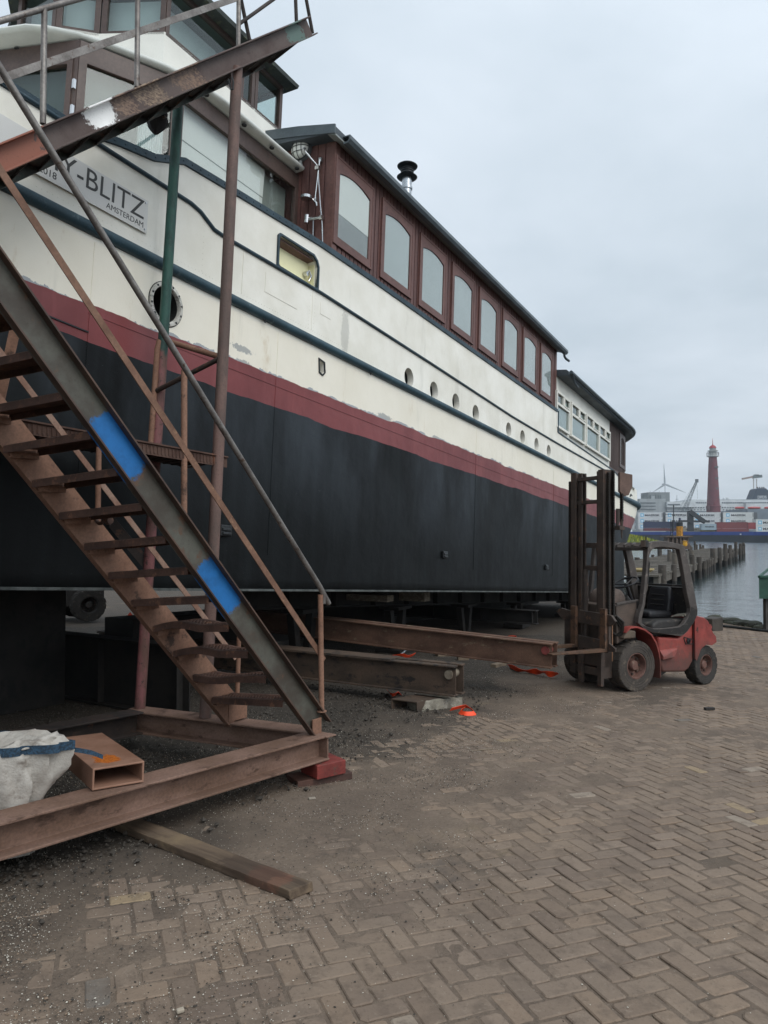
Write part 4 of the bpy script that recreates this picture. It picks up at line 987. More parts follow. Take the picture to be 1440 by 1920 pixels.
    m = MB(); m.lathe([(0, 0), (.075, .0), (.08, .035), (.07, .035), (.06, .012), (0, .012)], fp(-.40, 4.66, .10), SZ, 18); m.tube([fp(-.33, 4.66, .05), fp(-.27, 4.60, .06), fp(-.265, 4.56, .05)], .014, 8); P(m, 'soap_dish', M_CHROME, sh, smooth=40)
    m = MB(); m.tube([fp(-.385, 4.41, .06), fp(-.19, 4.39, .06)], .024, 12); m.tube([fp(-.395, 4.46, .07), fp(-.40, 4.36, .07)], .034, 12); m.tube([fp(-.20, 4.39, .06), fp(-.165, 4.388, .06)], .036, 12); P(m, 'mixer_tap', M_CHROME, sh, smooth=40)
    m = MB(); m.tube([fp(-.275, 5.05, .05), fp(-.26, 4.9, .05), fp(-.22, 4.6, .05), fp(-.175, 4.3, .05), fp(-.155, 4.05, .05), fp(-.16, 3.8, .05)], .008, 8); m.tube([fp(-.31, 4.38, .05), fp(-.318, 4.2, .03), fp(-.325, 3.8, .03)], .008, 8); P(m, 'shower_hose', M_STEELP, sh, smooth=40)

    # ---- fore saloon: brown framed walls under a white rounded roof
    wall = [(4.02, -3.3), (4.02, -2.0), (4.32, -1.05), (5.20, -0.60), (7.26, -0.60)]
    def facet_frame(p, q, z0, z1, edge, name, glassm, inner_m=None, zmul=None, hinges=False, lintel=0.0, depth=0.06):
        (sa, wa), (sb, wb) = p, q; d = Vector((sb - sa, wb - wa, 0)); ln = d.length; d.normalize(); nrm_ = Vector((d.y, -d.x, 0)); 
        if nrm_.dot(Vector((sa - 6, wa + 2.4, 0))) < 0: nrm_ = -nrm_
        def X(f, z, o=0): return L(sa + d.x * f + nrm_.x * o, wa + d.y * f + nrm_.y * o, z)
        e = edge
        Nn = (X(0, 0, 1) - X(0, 0, 0)).normalized()
        fr_ = P(MB().ring([X(0, z0), X(ln, z0), X(ln, z1), X(0, z1)], [X(e, z0 + e), X(ln - e, z0 + e), X(ln - e, z1 - e - lintel), X(e, z1 - e - lintel)], -Nn * depth), name, M_BROWN, bevel=0.004)
        P(MB().prism([X(e - .01, z0 + e - .01, -.03), X(ln - e + .01, z0 + e - .01, -.03), X(ln - e + .01, z1 - e - lintel + .01, -.03), X(e - .01, z1 - e - lintel + .01, -.03)], -Nn * 0.004), 'window_glass', glassm, fr_)
        if hinges:
            mm = MB()
            for zz in (4.60, 4.34): mm.box(X(ln - 0.02, zz, 0.012), (0.03, 0.03, 0.1)); 
            P(mm, 'hinge', M_CHROME, fr_)
            mm = MB(); mm.ring([X(.07, z0 + .02, .015), X(ln - .05, z0 + .02, .015), X(ln - .05, z1 - .16, .015), X(.07, z1 - .16, .015)], [X(e - .01, z0 + e, .015), X(ln - e + .01, z0 + e, .015), X(ln - e + .01, z1 - e - lintel - .005, .015), X(e - .01, z1 - e - lintel - .005, .015)], -Nn * .02); P(mm, 'door_leaf', M_BROWN, fr_, bevel=.003)
        return fr_, X, ln, Nn
    f1, X1, l1, n1_ = facet_frame((4.02, -2.0), (4.32, -1.05), 3.3, 5.06, 0.12, 'saloon_door', M_GLASS2, hinges=True, lintel=0.12)
    f2, X2, l2, n2_ = facet_frame((4.325, -1.045), (5.20, -0.60), 3.3, 5.06, 0.075, 'saloon_window', M_GLASS2, lintel=0.14)
    facet_frame((4.02, -3.3), (4.02, -2.01), 3.3, 5.06, 0.12, 'saloon_window', M_GLASS2, lintel=0.12)
    f3, X3, l3, n3_ = facet_frame((5.205, -0.60), (7.255, -0.60), 3.3, 5.06, 0.06, 'saloon_window', M_GLASS, lintel=0.13)
    m = MB()
    m.prism([X3(0.07, 3.4, -.10), X3(l3 - 0.62, 3.4, -.10), X3(l3 - 0.55, 4.88, -.10), X3(.07, 4.88, -.10)], -n3_ * 0.01); P(m, 'roman_blind', M_BLIND, f3)
    m = MB()
    for zz in (4.52, 4.22, 3.95): m.bar(X3(.07, zz, -.096), X3(l3 - .57, zz, -.096), 0.006, 0.008, SO)
    P(m, 'blind_seam', plain('blind seam', lin('#b4b6b4'), .8), f3)
    m = MB(); m.prism([X3(l3 - .60, 3.4, -.16), X3(l3 - 0.06, 3.4, -.16), X3(l3 - .06, 4.88, -.16), X3(l3 - .60, 4.88, -.16)], -n3_ * 0.01); P(m, 'grey_blind', plain('grey blind', lin('#7f8682'), .7), f3)
    m = MB()
    for i in range(26):
        f = 0.30 + i * 0.012; m.tube([X2(l2 - 0.12 - (i * .011), 3.4, -.14 - .02 * (i % 2)), X2(l2 - .12 - (i * .011), 4.8, -.14 - .02 * (i % 2))], .012, 6)
    P(m, 'curtain', M_FABRIC, f2, smooth=60)
    m = MB(); m.minmax(L(5.4, -1.6, 3.4), L(7.2, -1.7, 5.0)); m.minmax(L(4.7, -2.3, 3.4), L(5.4, -2.4, 5.0)); m.minmax(L(4.1, -3.4, 3.3), L(7.2, -.65, 3.36)); m.prism([X2(0.05, 3.4, -.10), X2(l2 * .62, 3.4, -.10), X2(l2 * .62, 4.9, -.10), X2(.05, 4.9, -.10)], -n2_ * .01); m.prism([X1(0.05, 3.4, -.10), X1(l1 - .05, 3.4, -.10), X1(l1 - .05, 4.9, -.10), X1(.05, 4.9, -.10)], -n1_ * .01); P(m, 'saloon_interior', plain('shaded saloon interior', lin('#474e4c'), .7, var=.15, scale=1.3))
    # roof of the saloon
    edge = [(7.22, -0.50), (6.4, -0.485), (5.72, -0.48), (5.35, -0.53), (5.02, -0.64), (4.58, -0.88), (4.31, -1.06), (4.11, -1.26), (4.0, -1.43), (3.92, -1.69), (3.87, -2.05), (3.86, -2.4)]
    ring = edge + [(s, -4.8 - w_) for s, w_ in reversed(edge[:-1])]
    def off(pts, k):
        c_ = (6.2, -2.4); return [(s + (c_[0] - s) * k if s < 6.2 else s, w_ + (c_[1] - w_) * k) for s, w_ in pts]
    rr_ = []
    for k, z in ((0.22, 5.065), (0.015, 5.085), (0.0, 5.095), (-0.004, 5.115), (0.0, 5.135), (0.02, 5.15), (0.3, 5.25), (0.8, 5.32)): rr_.append([L(s, w_, z) for s, w_ in off(ring, k)])
    sr = P(MB().loft(rr_), 'saloon_roof', weathered('off white roof edge', lin('#c6c8c2'), lin('#b7bab5'), None, 2, (0.4, 0.6), 0.02, fine=25, grain=.05), smooth=50)
    m = MB()
    for s, w_ in ((4.12, -1.75), (4.42, -1.22), (4.95, -.86), (5.5, -.56), (6.1, -.55), (6.6, -.55), (7.1, -.55)): m.lathe([(0, -.004), (.03, -.004), (.034, .01)], L(s, w_ + .03, 5.05), SZ, 12)
    P(m, 'soffit_lights', M_DARK, sr)
    # ---- upper wheelhouse
    wh = [(7.38, -1.02), (5.33, -1.03), (5.02, -1.70), (4.72, -2.05), (4.72, -2.75), (5.02, -3.1), (5.33, -3.77), (7.38, -3.78)]
    m = MB(); m.prism([L(s, w_, 5.2) for s, w_ in wh], L(0, 0, 5.83) - L(0, 0, 5.2)); whw = P(m, 'wheelhouse_wall', M_CABW)
    for (p, q_) in zip(wh, wh[1:]):
        nwin = [(0, 1)]
        if p[0] > 7: nwin = [(0.0, 0.30), (0.30, 0.40), (0.42, 1.0)]
        if abs(p[0] - q_[0]) > 1.5:
            for a0, a1 in ((0.005, 0.27), (0.275, 0.40), (0.405, 0.995)):
                pp = (p[0] + (q_[0] - p[0]) * a0, p[1] + (q_[1] - p[1]) * a0); qq = (p[0] + (q_[0] - p[0]) * a1, p[1] + (q_[1] - p[1]) * a1)
                facet_frame(pp, qq, 5.80, 6.46, 0.055, 'wheelhouse_window', M_GLASS2)
        else:
            pp = (p[0] + (q_[0] - p[0]) * .01, p[1] + (q_[1] - p[1]) * .01); qq = (p[0] + (q_[0] - p[0]) * .99, p[1] + (q_[1] - p[1]) * .99)
            facet_frame(pp, qq, 5.80, 6.46, 0.06, 'wheelhouse_window', M_GLASS2)
    facet_frame((7.38, -3.76), (7.38, -1.04), 5.80, 6.46, 0.07, 'wheelhouse_window', M_GLASS2)
    m = MB(); m.prism([L(s, w_, 6.42) for s, w_ in wh], L(0, 0, 6.44) - L(0, 0, 6.42)); P(m, 'wheelhouse_ceiling', M_INT); m = MB(); ins = [(6.2 + (s - 6.2) * .9, -2.4 + (w_ + 2.4) * .9) for s, w_ in wh]
    for p_, q_ in zip(ins[1:4], ins[2:5]): m.prism([L(p_[0], p_[1], 5.84), L(q_[0], q_[1], 5.84), L(q_[0], q_[1], 6.30), L(p_[0], p_[1], 6.30)], L(.01, 0, 0) - L(0, 0, 0))
    m.prism([L(5.5, -1.25, 5.84), L(6.85, -1.25, 5.84), L(6.85, -1.25, 6.34), L(5.5, -1.25, 6.34)], -SO * .01); P(m, 'wheelhouse_sky_panel', plain('painted sky reflection', lin('#b3b8b9'), .7, var=.12, scale=1.5))  # added pale panels, standing in for sky reflected in the wheelhouse glass
    m = MB(); rr_ = []
    cxx, cww = 6.2, -2.4
    for k, z in ((1.0, 6.455), (1.09, 6.455), (1.10, 6.50), (1.08, 6.53), (0.6, 6.60)): rr_.append([L(cxx + (s - cxx) * k, cww + (w_ - cww) * (k + .02 * (k > 1)), z) for s, w_ in wh])
    P(m.loft(rr_), 'wheelhouse_roof', weathered('mossy grey roof', lin('#4b524f'), lin('#3c4240'), lin('#5d6350'), 4, amt=0.4))
    P(MB().tube([L(4.0, -2.6, 5.2), L(4.35, -2.3, 9.0)], .02, 8), 'signal_mast', M_BROWN, smooth=40)

    # ---- aft cabin
    def aft(s, off_=0.0, s1=23.3, s2=26.1):
        if s <= s1: return -0.05 + off_
        return -2.4 + (2.35 + off_) * math.sqrt(max(0, 1 - ((s - s1) / (s2 + off_ - s1)) ** 2))
    def aft_ring(off_, z, s_start):
        st = [s_start] + [23.3 + (2.8 + off_) * math.sin(math.pi / 2 * i / 16) for i in range(17)]
        near = [(s, aft(s, off_)) for s in st]; return [L(s, w_, z) for s, w_ in near] + [L(s, -4.8 - w_, z) for s, w_ in reversed(near[:-1])]
    m = MB(); m.minmax(L(16.43, -0.055, 3.40), L(21.68, -4.7, 4.78)); aw = P(m, 'aft_wall', M_CABW)
    m = MB(); m.loft([aft_ring(0, 3.30, 21.68), aft_ring(0, 4.78, 21.68)])
    ac = P(m, 'aft_cladding', weathered('grey brown boards', lin('#6d5f5c'), lin('#5b4e4b'), None, 2, (0.5, 0.7), .1, streak=(3, 3, .4), fine=30), smooth=25)
    m = MB(); s = 21.72
    while s < 25.2:
        w1 = aft(s); m.bar(L(s, w1 + .006, 3.45), L(s, w1 + .006, 4.75), .014, .02, SX); s += 0.11
    P(m, 'cladding_batten', M_BROWN, ac)
    for s0, s1 in ((16.42, 17.36), (17.62, 18.80), (19.0, 20.20), (20.34, 21.50)):
        z0, z1 = 3.62, 4.36; zm = 4.12; e = 0.055; sm = s0 + 0.52 * (s1 - s0)
        fr = P(MB().ring([L(s0 - e, .012, z0 - e), L(s1 + e, .012, z0 - e), L(s1 + e, .012, z1 + e), L(s0 - e, .012, z1 + e)], [L(s0, .012, z0), L(s1, .012, z0), L(s1, .012, z1), L(s0, .012, z1)], -SO * .06), 'aft_window', M_CABW, bevel=0.004)
        m = MB(); m.minmax(L(s0, .008, zm - .03), L(s1, -.04, zm + .03)); m.minmax(L(sm - .03, .008, zm), L(sm + .03, -.04, z1)); P(m, 'glazing_bar', M_CABW, fr, bevel=.003)
        m = MB(); m.ring([L(sm + .03, .022, zm + .03), L(s1, .022, zm + .03), L(s1, .022, z1), L(sm + .03, .022, z1)], [L(sm + .055, .022, zm + .05), L(s1 - .025, .022, zm + .05), L(s1 - .025, .022, z1 - .02), L(sm + .055, .022, z1 - .02)], -SO * .04); P(m, 'vent_sash', M_CABW, fr)
        m = MB(); m.minmax(L(s0, -.030, z0), L(s1, -.034, z1)); P(m, 'window_glass', M_GLASS2, fr)
        m = MB(); m.minmax(L(s0, -.046, z0), L(s1, -.05, zm)); m.minmax(L(sm, -.046, zm), L(s1, -.05, z1)); P(m, 'window_blind', M_FABRIC, fr)
        m = MB(); m.minmax(L(s0, -.047, zm), L(sm, -.051, z1)); P(m, 'window_backing', plain('shaded interior', lin('#59605f'), .7), fr)
    for s0, s1 in ((22.95, 23.6), (23.95, 24.55), (24.75, 25.2)):
        p, q_ = Vector((s0, aft(s0) + .03)), Vector((s1, aft(s1) + .03)); d = (q_ - p)
        def Y(f, z, o=0): v = p + d * f; nn = Vector((-d.y, d.x)).normalized(); nn = nn if nn.y > 0 else -nn; v = v + nn * o; return L(v.x, v.y, z)
        nn = (Y(0, 0, 1) - Y(0, 0, 0)).normalized()
        fr = P(MB().ring([Y(f, z) for f, z in square(-.12, 1.12, 3.62, 4.66)], [Y(f, z) for f, z in arch(0, 1, 3.72, 4.55, .12)], -nn * .06), 'stern_window', M_BROWN, bevel=.004)
        P(MB().prism([Y(f, z, -.02) for f, z in arch(0, 1, 3.72, 4.55, .12)], -nn * .004), 'window_glass', M_GLASS, fr)
        P(MB().prism([Y(f, z, -.035) for f, z in arch(0, 1, 3.72, 4.55, .12)], -nn * .004), 'window_blind', M_FABRIC, fr)
    m = MB(); m.loft([aft_ring(-.05, 4.775, 16.5), aft_ring(.24, 4.765, 16.5), aft_ring(.27, 4.79, 16.5), aft_ring(.27, 4.86, 16.5), aft_ring(.22, 4.90, 16.5), aft_ring(-1.0, 5.02, 16.5)])
    ar = P(m, 'aft_roof', M_ROOF, smooth=35)
    m = MB(); m.tube([L(s, aft(s, .30), 4.86) for s in [16.6, 18, 20, 22, 23.3] + [23.3 + 3.1 * math.sin(math.pi / 2 * i / 14) for i in range(1, 15)]], .045, 10); P(m, 'gutter', M_GUTTER, ar, smooth=40)
    P(MB().tube([L(16.75, 0.25, 4.82), L(16.85, 0.25, 4.70), L(17.1, .24, 4.66), L(17.4, .2, 4.70)], .03, 10), 'gutter_spout', M_ROOF, ar, smooth=40)
    P(MB().tube([L(24.2, half(24.2, 2.85) + .02, 2.86), L(24.25, half(24.2, 2.9) + .03, 2.93), L(24.4, half(24.4, 2.9) + .03, 2.90)], .02, 8), 'stern_eye', M_BLACK)
build_boat()

# ================================================================ forklift truck
FO = on_ground(1195, 1297)
_fx = Vector((0.88, 0.47, 0)).normalized(); FX = (_fx - GN * _fx.dot(GN)).normalized(); FY = GN.cross(FX)
FORK_M = frame_matrix(FX, FY, GN, FO)
def mat_fred():
    t = NT('sun faded red paint'); a = t.noise(3.0, 6, .65); b = t.noise(9, 8, .75, loc=(3, 1, 7)); f = t.noise(60, 5, .7); sp = t.n('ShaderNodeSeparateXYZ'); t.k(t.obj, sp.inputs[0])
    col = t.mix(t.step(a, .35, .65), lin('#944038'), lin('#742e29')); col = t.mix(t.step(b, .58, .7), col, lin('#4a322b'))
    mud = t.step(t.math('ADD', sp.outputs[2], t.math('MULTIPLY', t.math('SUBTRACT', b, .5), .9)), .75, .3)
    mud = t.math('SUBTRACT', 1.0, t.step(t.math('ADD', sp.outputs[2], t.math('MULTIPLY', t.math('SUBTRACT', b, .5), .9)), .25, .75))
    col = t.mix(t.math('MULTIPLY', mud, .8), col, lin('#4b3a33')); chips = t.math('GREATER_THAN', t.noise(26, 8, .85), .66); col = t.mix(t.math('MULTIPLY', chips, .6), col, lin('#b9b0a6'))
    t.bump(t.math('ADD', a, t.math('MULTIPLY', f, .3)), .2, .006); return t.done(col, t.math('ADD', .38, t.math('MULTIPLY', b, .4)), 0, .45)
M_FRED = mat_fred()
M_FGREY = weathered('scuffed grey cab frame', lin('#57504c'), lin('#453f3c'), lin('#776e67'), 5, (0.45, 0.65), 0.2, amt=0.2)
M_FDARK = weathered('dusty black plastic', lin('#33302e'), lin('#272524'), lin('#5b534b'), 4, (0.45, 0.7), 0.2, amt=0.25)
M_MAST = weathered('greasy mast steel', lin('#4c4039'), lin('#3a312c'), lin('#6a4d3b'), 4, (0.5, 0.75), 0.3, amt=0.25)
M_TYRE = weathered('dusty solid rubber', lin('#4b443e'), lin('#37322e'), lin('#6a5f53'), 5, (0.7, 0.9), 0.3, amt=0.3)
M_TYRE2 = weathered('black rubber', lin('#35322f'), lin('#272523'), lin('#544c44'), 5, (0.65, 0.85), 0.3, amt=0.3)
M_HUB = weathered('rusty wheel rim', lin('#6f4f45'), lin('#573c35'), lin('#7f6a5c'), 7, (0.5, 0.75), 0.25, amt=0.3)
M_CHAIN = weathered('oily lift chain', lin('#29241f'), lin('#1d1916'), None, 8, (0.35, 0.5), 0.2)
M_SEAT = weathered('black seat vinyl', lin('#26262a'), lin('#1d1d20'), None, 4, (0.35, 0.5), 0.1)
def wheel(parent, name, c, r, w, rim_r, ax, tyre_m, lugs, bolts, face=1, build_kw=None, aggressive=False, hub_m=None):
    """tyre with tread blocks, dished rim and bolts; AX points outward"""
    ax = Vector(ax).normalized(); c = Vector(c); kw = build_kw or {}
    ref = Vector((0, 0, 1)); T = ax.cross(ref).normalized()
    mb = MB(); k = r
    mb.lathe([(rim_r, -w / 2), (k * 0.80, -w / 2), (k * 0.95, -w * 0.47), (k * 0.975, -w * .40), (k * 0.975, w * .40), (k * 0.95, w * .47), (k * .90, w * .5), (k * .885, w * .485), (k * .80, w * .50), (k * .785, w * .485), (k * .70, w * .495), (k * .685, w * .48), (rim_r * 1.04, w * .49), (rim_r, w * .44)], c, ax, 56)
    for j in range(lugs):
        for sgn in (-1, 1):
            a = 2 * math.pi * (j + (0.25 if sgn > 0 else -0.25)) / lugs
            rad = T * math.cos(a) + ref * math.sin(a); tan = -T * math.sin(a) + ref * math.cos(a)
            sl = 0.35 * sgn if aggressive else 0.12 * sgn
            X_ = (tan + ax * 0).normalized(); Y_ = (ax + tan * sl).normalized()
            mb.box(c + rad * (k * .968) + ax * (sgn * w * 0.245), (2 * math.pi * k / lugs * (0.62 if aggressive else .84), w * 0.43, k * .055), 0, X_, Y_, rad)
            mb.box(c + rad * (k * .925) + ax * (sgn * w * 0.468), (2 * math.pi * k / lugs * (0.6 if aggressive else .8), w * 0.05, k * .09), 0, tan, ax, rad)
    ty = mb.build(name, tyre_m, parent, smooth=35, **kw)
    mb = MB()
    mb.lathe([(rim_r, w * .46), (rim_r * .93, w * .47), (rim_r * .88, w * .40), (rim_r * .80, w * .12), (rim_r * .55, w * .08), (rim_r * .42, w * .10), (rim_r * .38, w * .3), (rim_r * .30, w * .36), (0, w * .37)], c, ax, 40)
    mb.lathe([(rim_r, -w * .5), (0, -w * .45)], c, ax, 30)
    rm = mb.build('wheel_rim', hub_m or M_HUB, ty, smooth=35, **kw)
    for j in range(bolts):
        a = 2 * math.pi * j / bolts; p = c + (T * math.cos(a) + ref * math.sin(a)) * rim_r * .66
        MB().lathe([(0, w * .20), (.014, w * .20), (.016, w * .08)], p, ax, 6).build('wheel_bolt', M_MAST, ty, **kw)
    return ty
def build_forklift():
    fk = thing('forklift_truck', 'old red forklift with open grey cab and tall dark mast', 'forklift', mat=FORK_M)
    def P(mb, name, m, parent=None, **kw): return mb.build(name, m, parent or fk, **kw)
    V = lambda x, y, z: Vector((x, y, z)); EY = V(0, 1, 0)
    W = 1.06
    wheel(fk, 'wheel', V(0, 0.125, .335), .335, .25, .175, (0, -1, 0), M_TYRE, 20, 8)
    wheel(fk, 'wheel', V(0, W - .125, .335), .335, .25, .175, (0, 1, 0), M_TYRE, 20, 8)
    wheel(fk, 'wheel', V(1.375, 0.12, .272), .272, .19, .15, (0.10, -1, 0), M_TYRE2, 18, 9, aggressive=True)
    wheel(fk, 'wheel', V(1.375, W - .12, .272), .272, .19, .15, (-.1, 1, 0), M_TYRE2, 18, 9, aggressive=True)
    # lower body
    body = [(.44, .70), (.83, .67), (1.0, .77), (1.12, .90), (1.12, .34), (1.04, .24), (.95, .20), (.52, .22), (.47, .35), (.45, .5)]
    P(MB().prism([V(x, .035, z) for x, z in body], EY * (W - .07)), 'lower_body', M_FRED, bevel=.03, seg=3)
    cw = [(1.12, .93), (1.20, .975), (1.335, .95), (1.42, .90), (1.475, .80), (1.52, .73), (1.59, .67), (1.60, .59), (1.50, .545), (1.36, .56), (1.25, .50), (1.155, .33), (1.125, .36)]
    rings = []
    for y, k in ((0.0, .93), (.03, .985), (.10, 1.0), (W / 2, 1.05), (W - .10, 1.0), (W - .03, .985), (W, .93)):
        rings.append([V(1.12 + (x - 1.12) * (k if x > 1.13 else 1), y, .62 + (z - .62) * (1 - (1 - min(k, 1)) * .8)) for x, z in cw])
    cwo = P(MB().loft(rings), 'counterweight', M_FRED, smooth=28)
    # moulded recess and rear lamp
    m = MB(); m.loft([[V(1.435 + a * .075, -.004 + .03 * (a * .5 + .5), .80 + b * .05) for a, b in ((-1, .35), (-.5, 1), (.5, .9), (1, .1), (.6, -.8), (-.3, -1))], [V(1.435 + a * .065, .02 + .03 * (a * .5 + .5), .80 + b * .042) for a, b in ((-1, .35), (-.5, 1), (.5, .9), (1, .1), (.6, -.8), (-.3, -1))]]); P(m, 'rear_lamp', weathered('dull red lamp', lin('#8f3a33'), lin('#6f2b27'), None, 8, (.25, .4)), cwo, smooth=40)
    m = MB(); m.bar(V(1.12, .026, .93), V(1.125, .026, .28), .012, .008, (0, -1, 0)); m.bar(V(.93, .03, .68), V(1.10, .03, .645), .01, .008, (0, -1, 0)); m.bar(V(.93, .03, .67), V(.97, .03, .58), .01, .008, (0, -1, 0)); m.bar(V(.97, .03, .585), V(1.12, .03, .58), .01, .008, (0, -1, 0)); P(m, 'panel_gap', M_DARK)
    P(MB().lathe([(.036, 0), (.036, .012), (.026, .014), (.026, .004), (.014, .006), (.0, .01)], V(1.02, .032, .625), (0, -1, 0), 20), 'fuel_cap', M_BLACK, smooth=40)
    m = MB(); m.loft([[V(.46, .035, .52), V(.80, .035, .56), V(.70, .035, .40), V(.45, .035, .40)], [V(.46, -.035, .44), V(.76, -.01, .54), V(.68, -.03, .42), V(.45, -.035, .40)]]); P(m, 'step', M_FRED, bevel=.006)
    text_part('fleet_number', '4', plain('dark numeral', lin('#43302c'), .7), fk, V(1.165, -.003, .74), (1, 0, 0.06), (0.0, 0, 1), .115, .002, 'CENTER')
    # fender over the front wheel
    arc = [(-.20, .80), (-.12, .855), (.0, .86), (.14, .82), (.26, .75), (.35, .64), (.405, .50), (.43, .36), (.43, .17)]
    for y0, y1 in ((-.015, .29), (W - .29, W + .015)):
        m = MB(); m.loft([[V(x, y0, z), V(x, y1, z), V(x - .015, y1, z - .022), V(x - .015, y0, z - .022)] for x, z in arc]); P(m, 'fender', M_FRED, smooth=40, bevel=.004)
    m = MB(); m.prism([V(x, .29, z) for x, z in [(-.2, .3), (-.2, .78), (-.12, .83), (.14, .79), (.26, .72), (.35, .62), (.42, .3)]], EY * (W - .58)); P(m, 'chassis', M_FDARK)
    m = MB(); m.loft([[V(x, y, z) for x, z in ((-.24, .70), (-.02, .70), (-.02, .80), (-.18, .82))] for y in (.0, .26)]); P(m, 'mud_guard_block', weathered('dusty block', lin('#6a5b4d'), lin('#52473d'), None, 5), bevel=.02, seg=3)
    # cab side loops
    o_ = [(.235, 1.975), (.33, 2.0), (.46, 2.01), (.70, 1.99), (.91, 1.955), (.955, 1.86), (1.02, 1.66), (1.11, 1.34), (1.18, 1.06), (1.175, .985), (1.08, .86), (.98, .77), (.90, .72), (.83, .70), (.55, .735), (.28, .77), (.12, .83), (.02, .90), (.03, .98), (.10, 1.15), (.145, 1.45), (.185, 1.75), (.205, 1.92)]
    i_ = [(.27, 1.87), (.33, 1.91), (.46, 1.925), (.70, 1.915), (.815, 1.895), (.85, 1.78), (.895, 1.60), (.955, 1.32), (1.03, 1.08), (1.025, 1.02), (.97, .94), (.90, .865), (.87, .845), (.82, .83), (.55, .815), (.32, .815), (.17, .855), (.085, .905), (.09, .97), (.15, 1.15), (.195, 1.45), (.225, 1.75), (.24, 1.82)]
    for y in (0.0, W - .07):
        fr = P(MB().ring([V(x, y, z) for x, z in o_], [V(x, y, z) for x, z in i_], EY * .07), 'cab_frame', M_FGREY, bevel=.008, seg=2)
    m = MB(); m.tube([V(.20, .03, 1.80), V(.23, .0, 1.70), V(.20, .02, 1.35), V(.17, .04, 1.25)], .012, 8); P(m, 'grab_handle', M_FDARK, smooth=40)
    m = MB(); m.prism([V(x, -.003, z) for x, z in ((.10, .87), (.17, .85), (.32, .81), (.55, .81), (.82, .825), (.905, .86), (.975, .935), (1.03, 1.02), (1.05, 1.1), (1.17, 1.05), (1.165, .985), (1.07, .865), (.975, .78), (.895, .725), (.55, .74), (.285, .78), (.13, .84))], EY * .01); P(m, 'door_sill', weathered('scraped black sill', lin('#24211f'), lin('#191716'), lin('#6b625a'), 7, (.45, .65), .2, amt=.15))
    # roof guard
    m = MB(); m.bar(V(.24, .05, 1.895), V(.24, W - .05, 1.895), .05, .05); m.bar(V(.88, .05, 1.93), V(.88, W - .05, 1.93), .05, .05); P(m, 'roof_crossbar', M_FGREY, bevel=.006)
    for j in range(6):
        y = .16 + j * .148; m = MB(); pth = [V(.225, y, 1.90), V(.24, y, 1.955), V(.30, y, 1.985), V(.45, y, 1.99), (V(.88, y, 1.955))]
        m.loft([[p + V(0, a, b) for a, b in ((-.02, 0), (.02, 0), (.02, -.018), (-.02, -.018))] for p in pth]); P(m, 'roof_rib', M_FGREY, smooth=40)
    m = MB(); m.box(V(.175, .03, 1.96), (.06, .10, .10)); lp = P(m, 'work_lamp', M_FDARK, bevel=.012); m = MB(); m.box(V(.143, .03, 1.96), (.006, .08, .08)); P(m, 'lamp_lens', plain('dusty lens', lin('#6b5e55'), .3), lp)
    m = MB(); m.tube([V(.2, .03, 2.0), V(.2, .03, 2.06)], .01, 6); P(m, 'lamp_stub', M_FDARK)
    # rear window bar, rear panel, engine hood, seat
    m = MB(); m.bar(V(1.02, .05, 1.385), V(1.02, W - .05, 1.385), .04, .03); P(m, 'rear_bar', M_FDARK)
    m = MB(); m.prism([V(1.06, .06, 1.36), V(1.06, W - .06, 1.36), V(1.14, W - .06, .95), V(1.14, .06, .95)], V(.03, 0, .01)); P(m, 'rear_panel', M_FDARK, bevel=.01)
    m = MB(); m.prism([V(x, .10, z) for x, z in ((.38, .70), (.40, .86), (.52, .92), (1.12, .93), (1.12, .70))], EY * (W - .2)); P(m, 'engine_hood', M_FDARK, bevel=.035, seg=3)
    seat = P(MB().box(V(.78, .52, .975), (.46, .46, .10)), 'seat', M_SEAT, bevel=.04, seg=3)
    m = MB(); m.loft([[V(.94 + a, .52 + b, 1.0) for a, b in ((0, -.2), (.13, -.2), (.13, .2), (0, .2))], [V(.97 + a, .52 + b, 1.2) for a, b in ((0, -.21), (.12, -.21), (.12, .21), (0, .21))], [V(1.0 + a, .52 + b, 1.36) for a, b in ((0, -.17), (.08, -.17), (.08, .17), (0, .17))]]); P(m, 'seat_back', M_SEAT, seat, bevel=.035, seg=3)
    m = MB()
    for z in (1.10, 1.17, 1.24): m.bar(V(.945 + (z - 1.1) * .2, .40, z), V(.945 + (z - 1.1) * .2, .64, z), .02, .02)
    P(m, 'seat_ribs', M_FDARK, seat, bevel=.005)
    # dash cowl, steering wheel
    m = MB(); m.prism([V(x, .10, z) for x, z in ((-.26, .62), (-.28, 1.13), (.10, 1.185), (.12, .86), (.02, .80), (-.05, .70))], EY * (W - .22)); P(m, 'front_cowl', weathered('dusty cowl', lin('#5f5148'), lin('#4b413a'), None, 4), bevel=.02, seg=2)
    m = MB(); m.bar(V(-.29, .09, 1.155), V(.11, .09, 1.20), .03, .02, (0, 0, 1)); P(m, 'cowl_rim', M_FGREY)
    m = MB(); rg = []
    for y, k in ((.30, .7), (.34, .95), (.45, 1), (.60, 1), (.72, .9), (.76, .65)): rg.append([V(-.02 + .17 * k * math.cos(a * math.pi / 10), y, 1.15 + .20 * k * math.sin(a * math.pi / 10)) for a in range(11)])
    m.loft(rg); P(m, 'instrument_hump', weathered('dusty hump', lin('#71625a'), lin('#594c45'), None, 4), smooth=40)
    m = MB(); m.tube([V(.14, .36, 1.22), V(.20, .36, 1.17), V(.22, .36, 1.1)], [.05, .05, .045], 12); P(m, 'air_hose', M_FDARK, smooth=40)
    m = MB(); c_ = V(.33, .52, 1.42); n_ = V(-.42, 0, .9).normalized(); t1 = EY; t2 = n_.cross(t1)
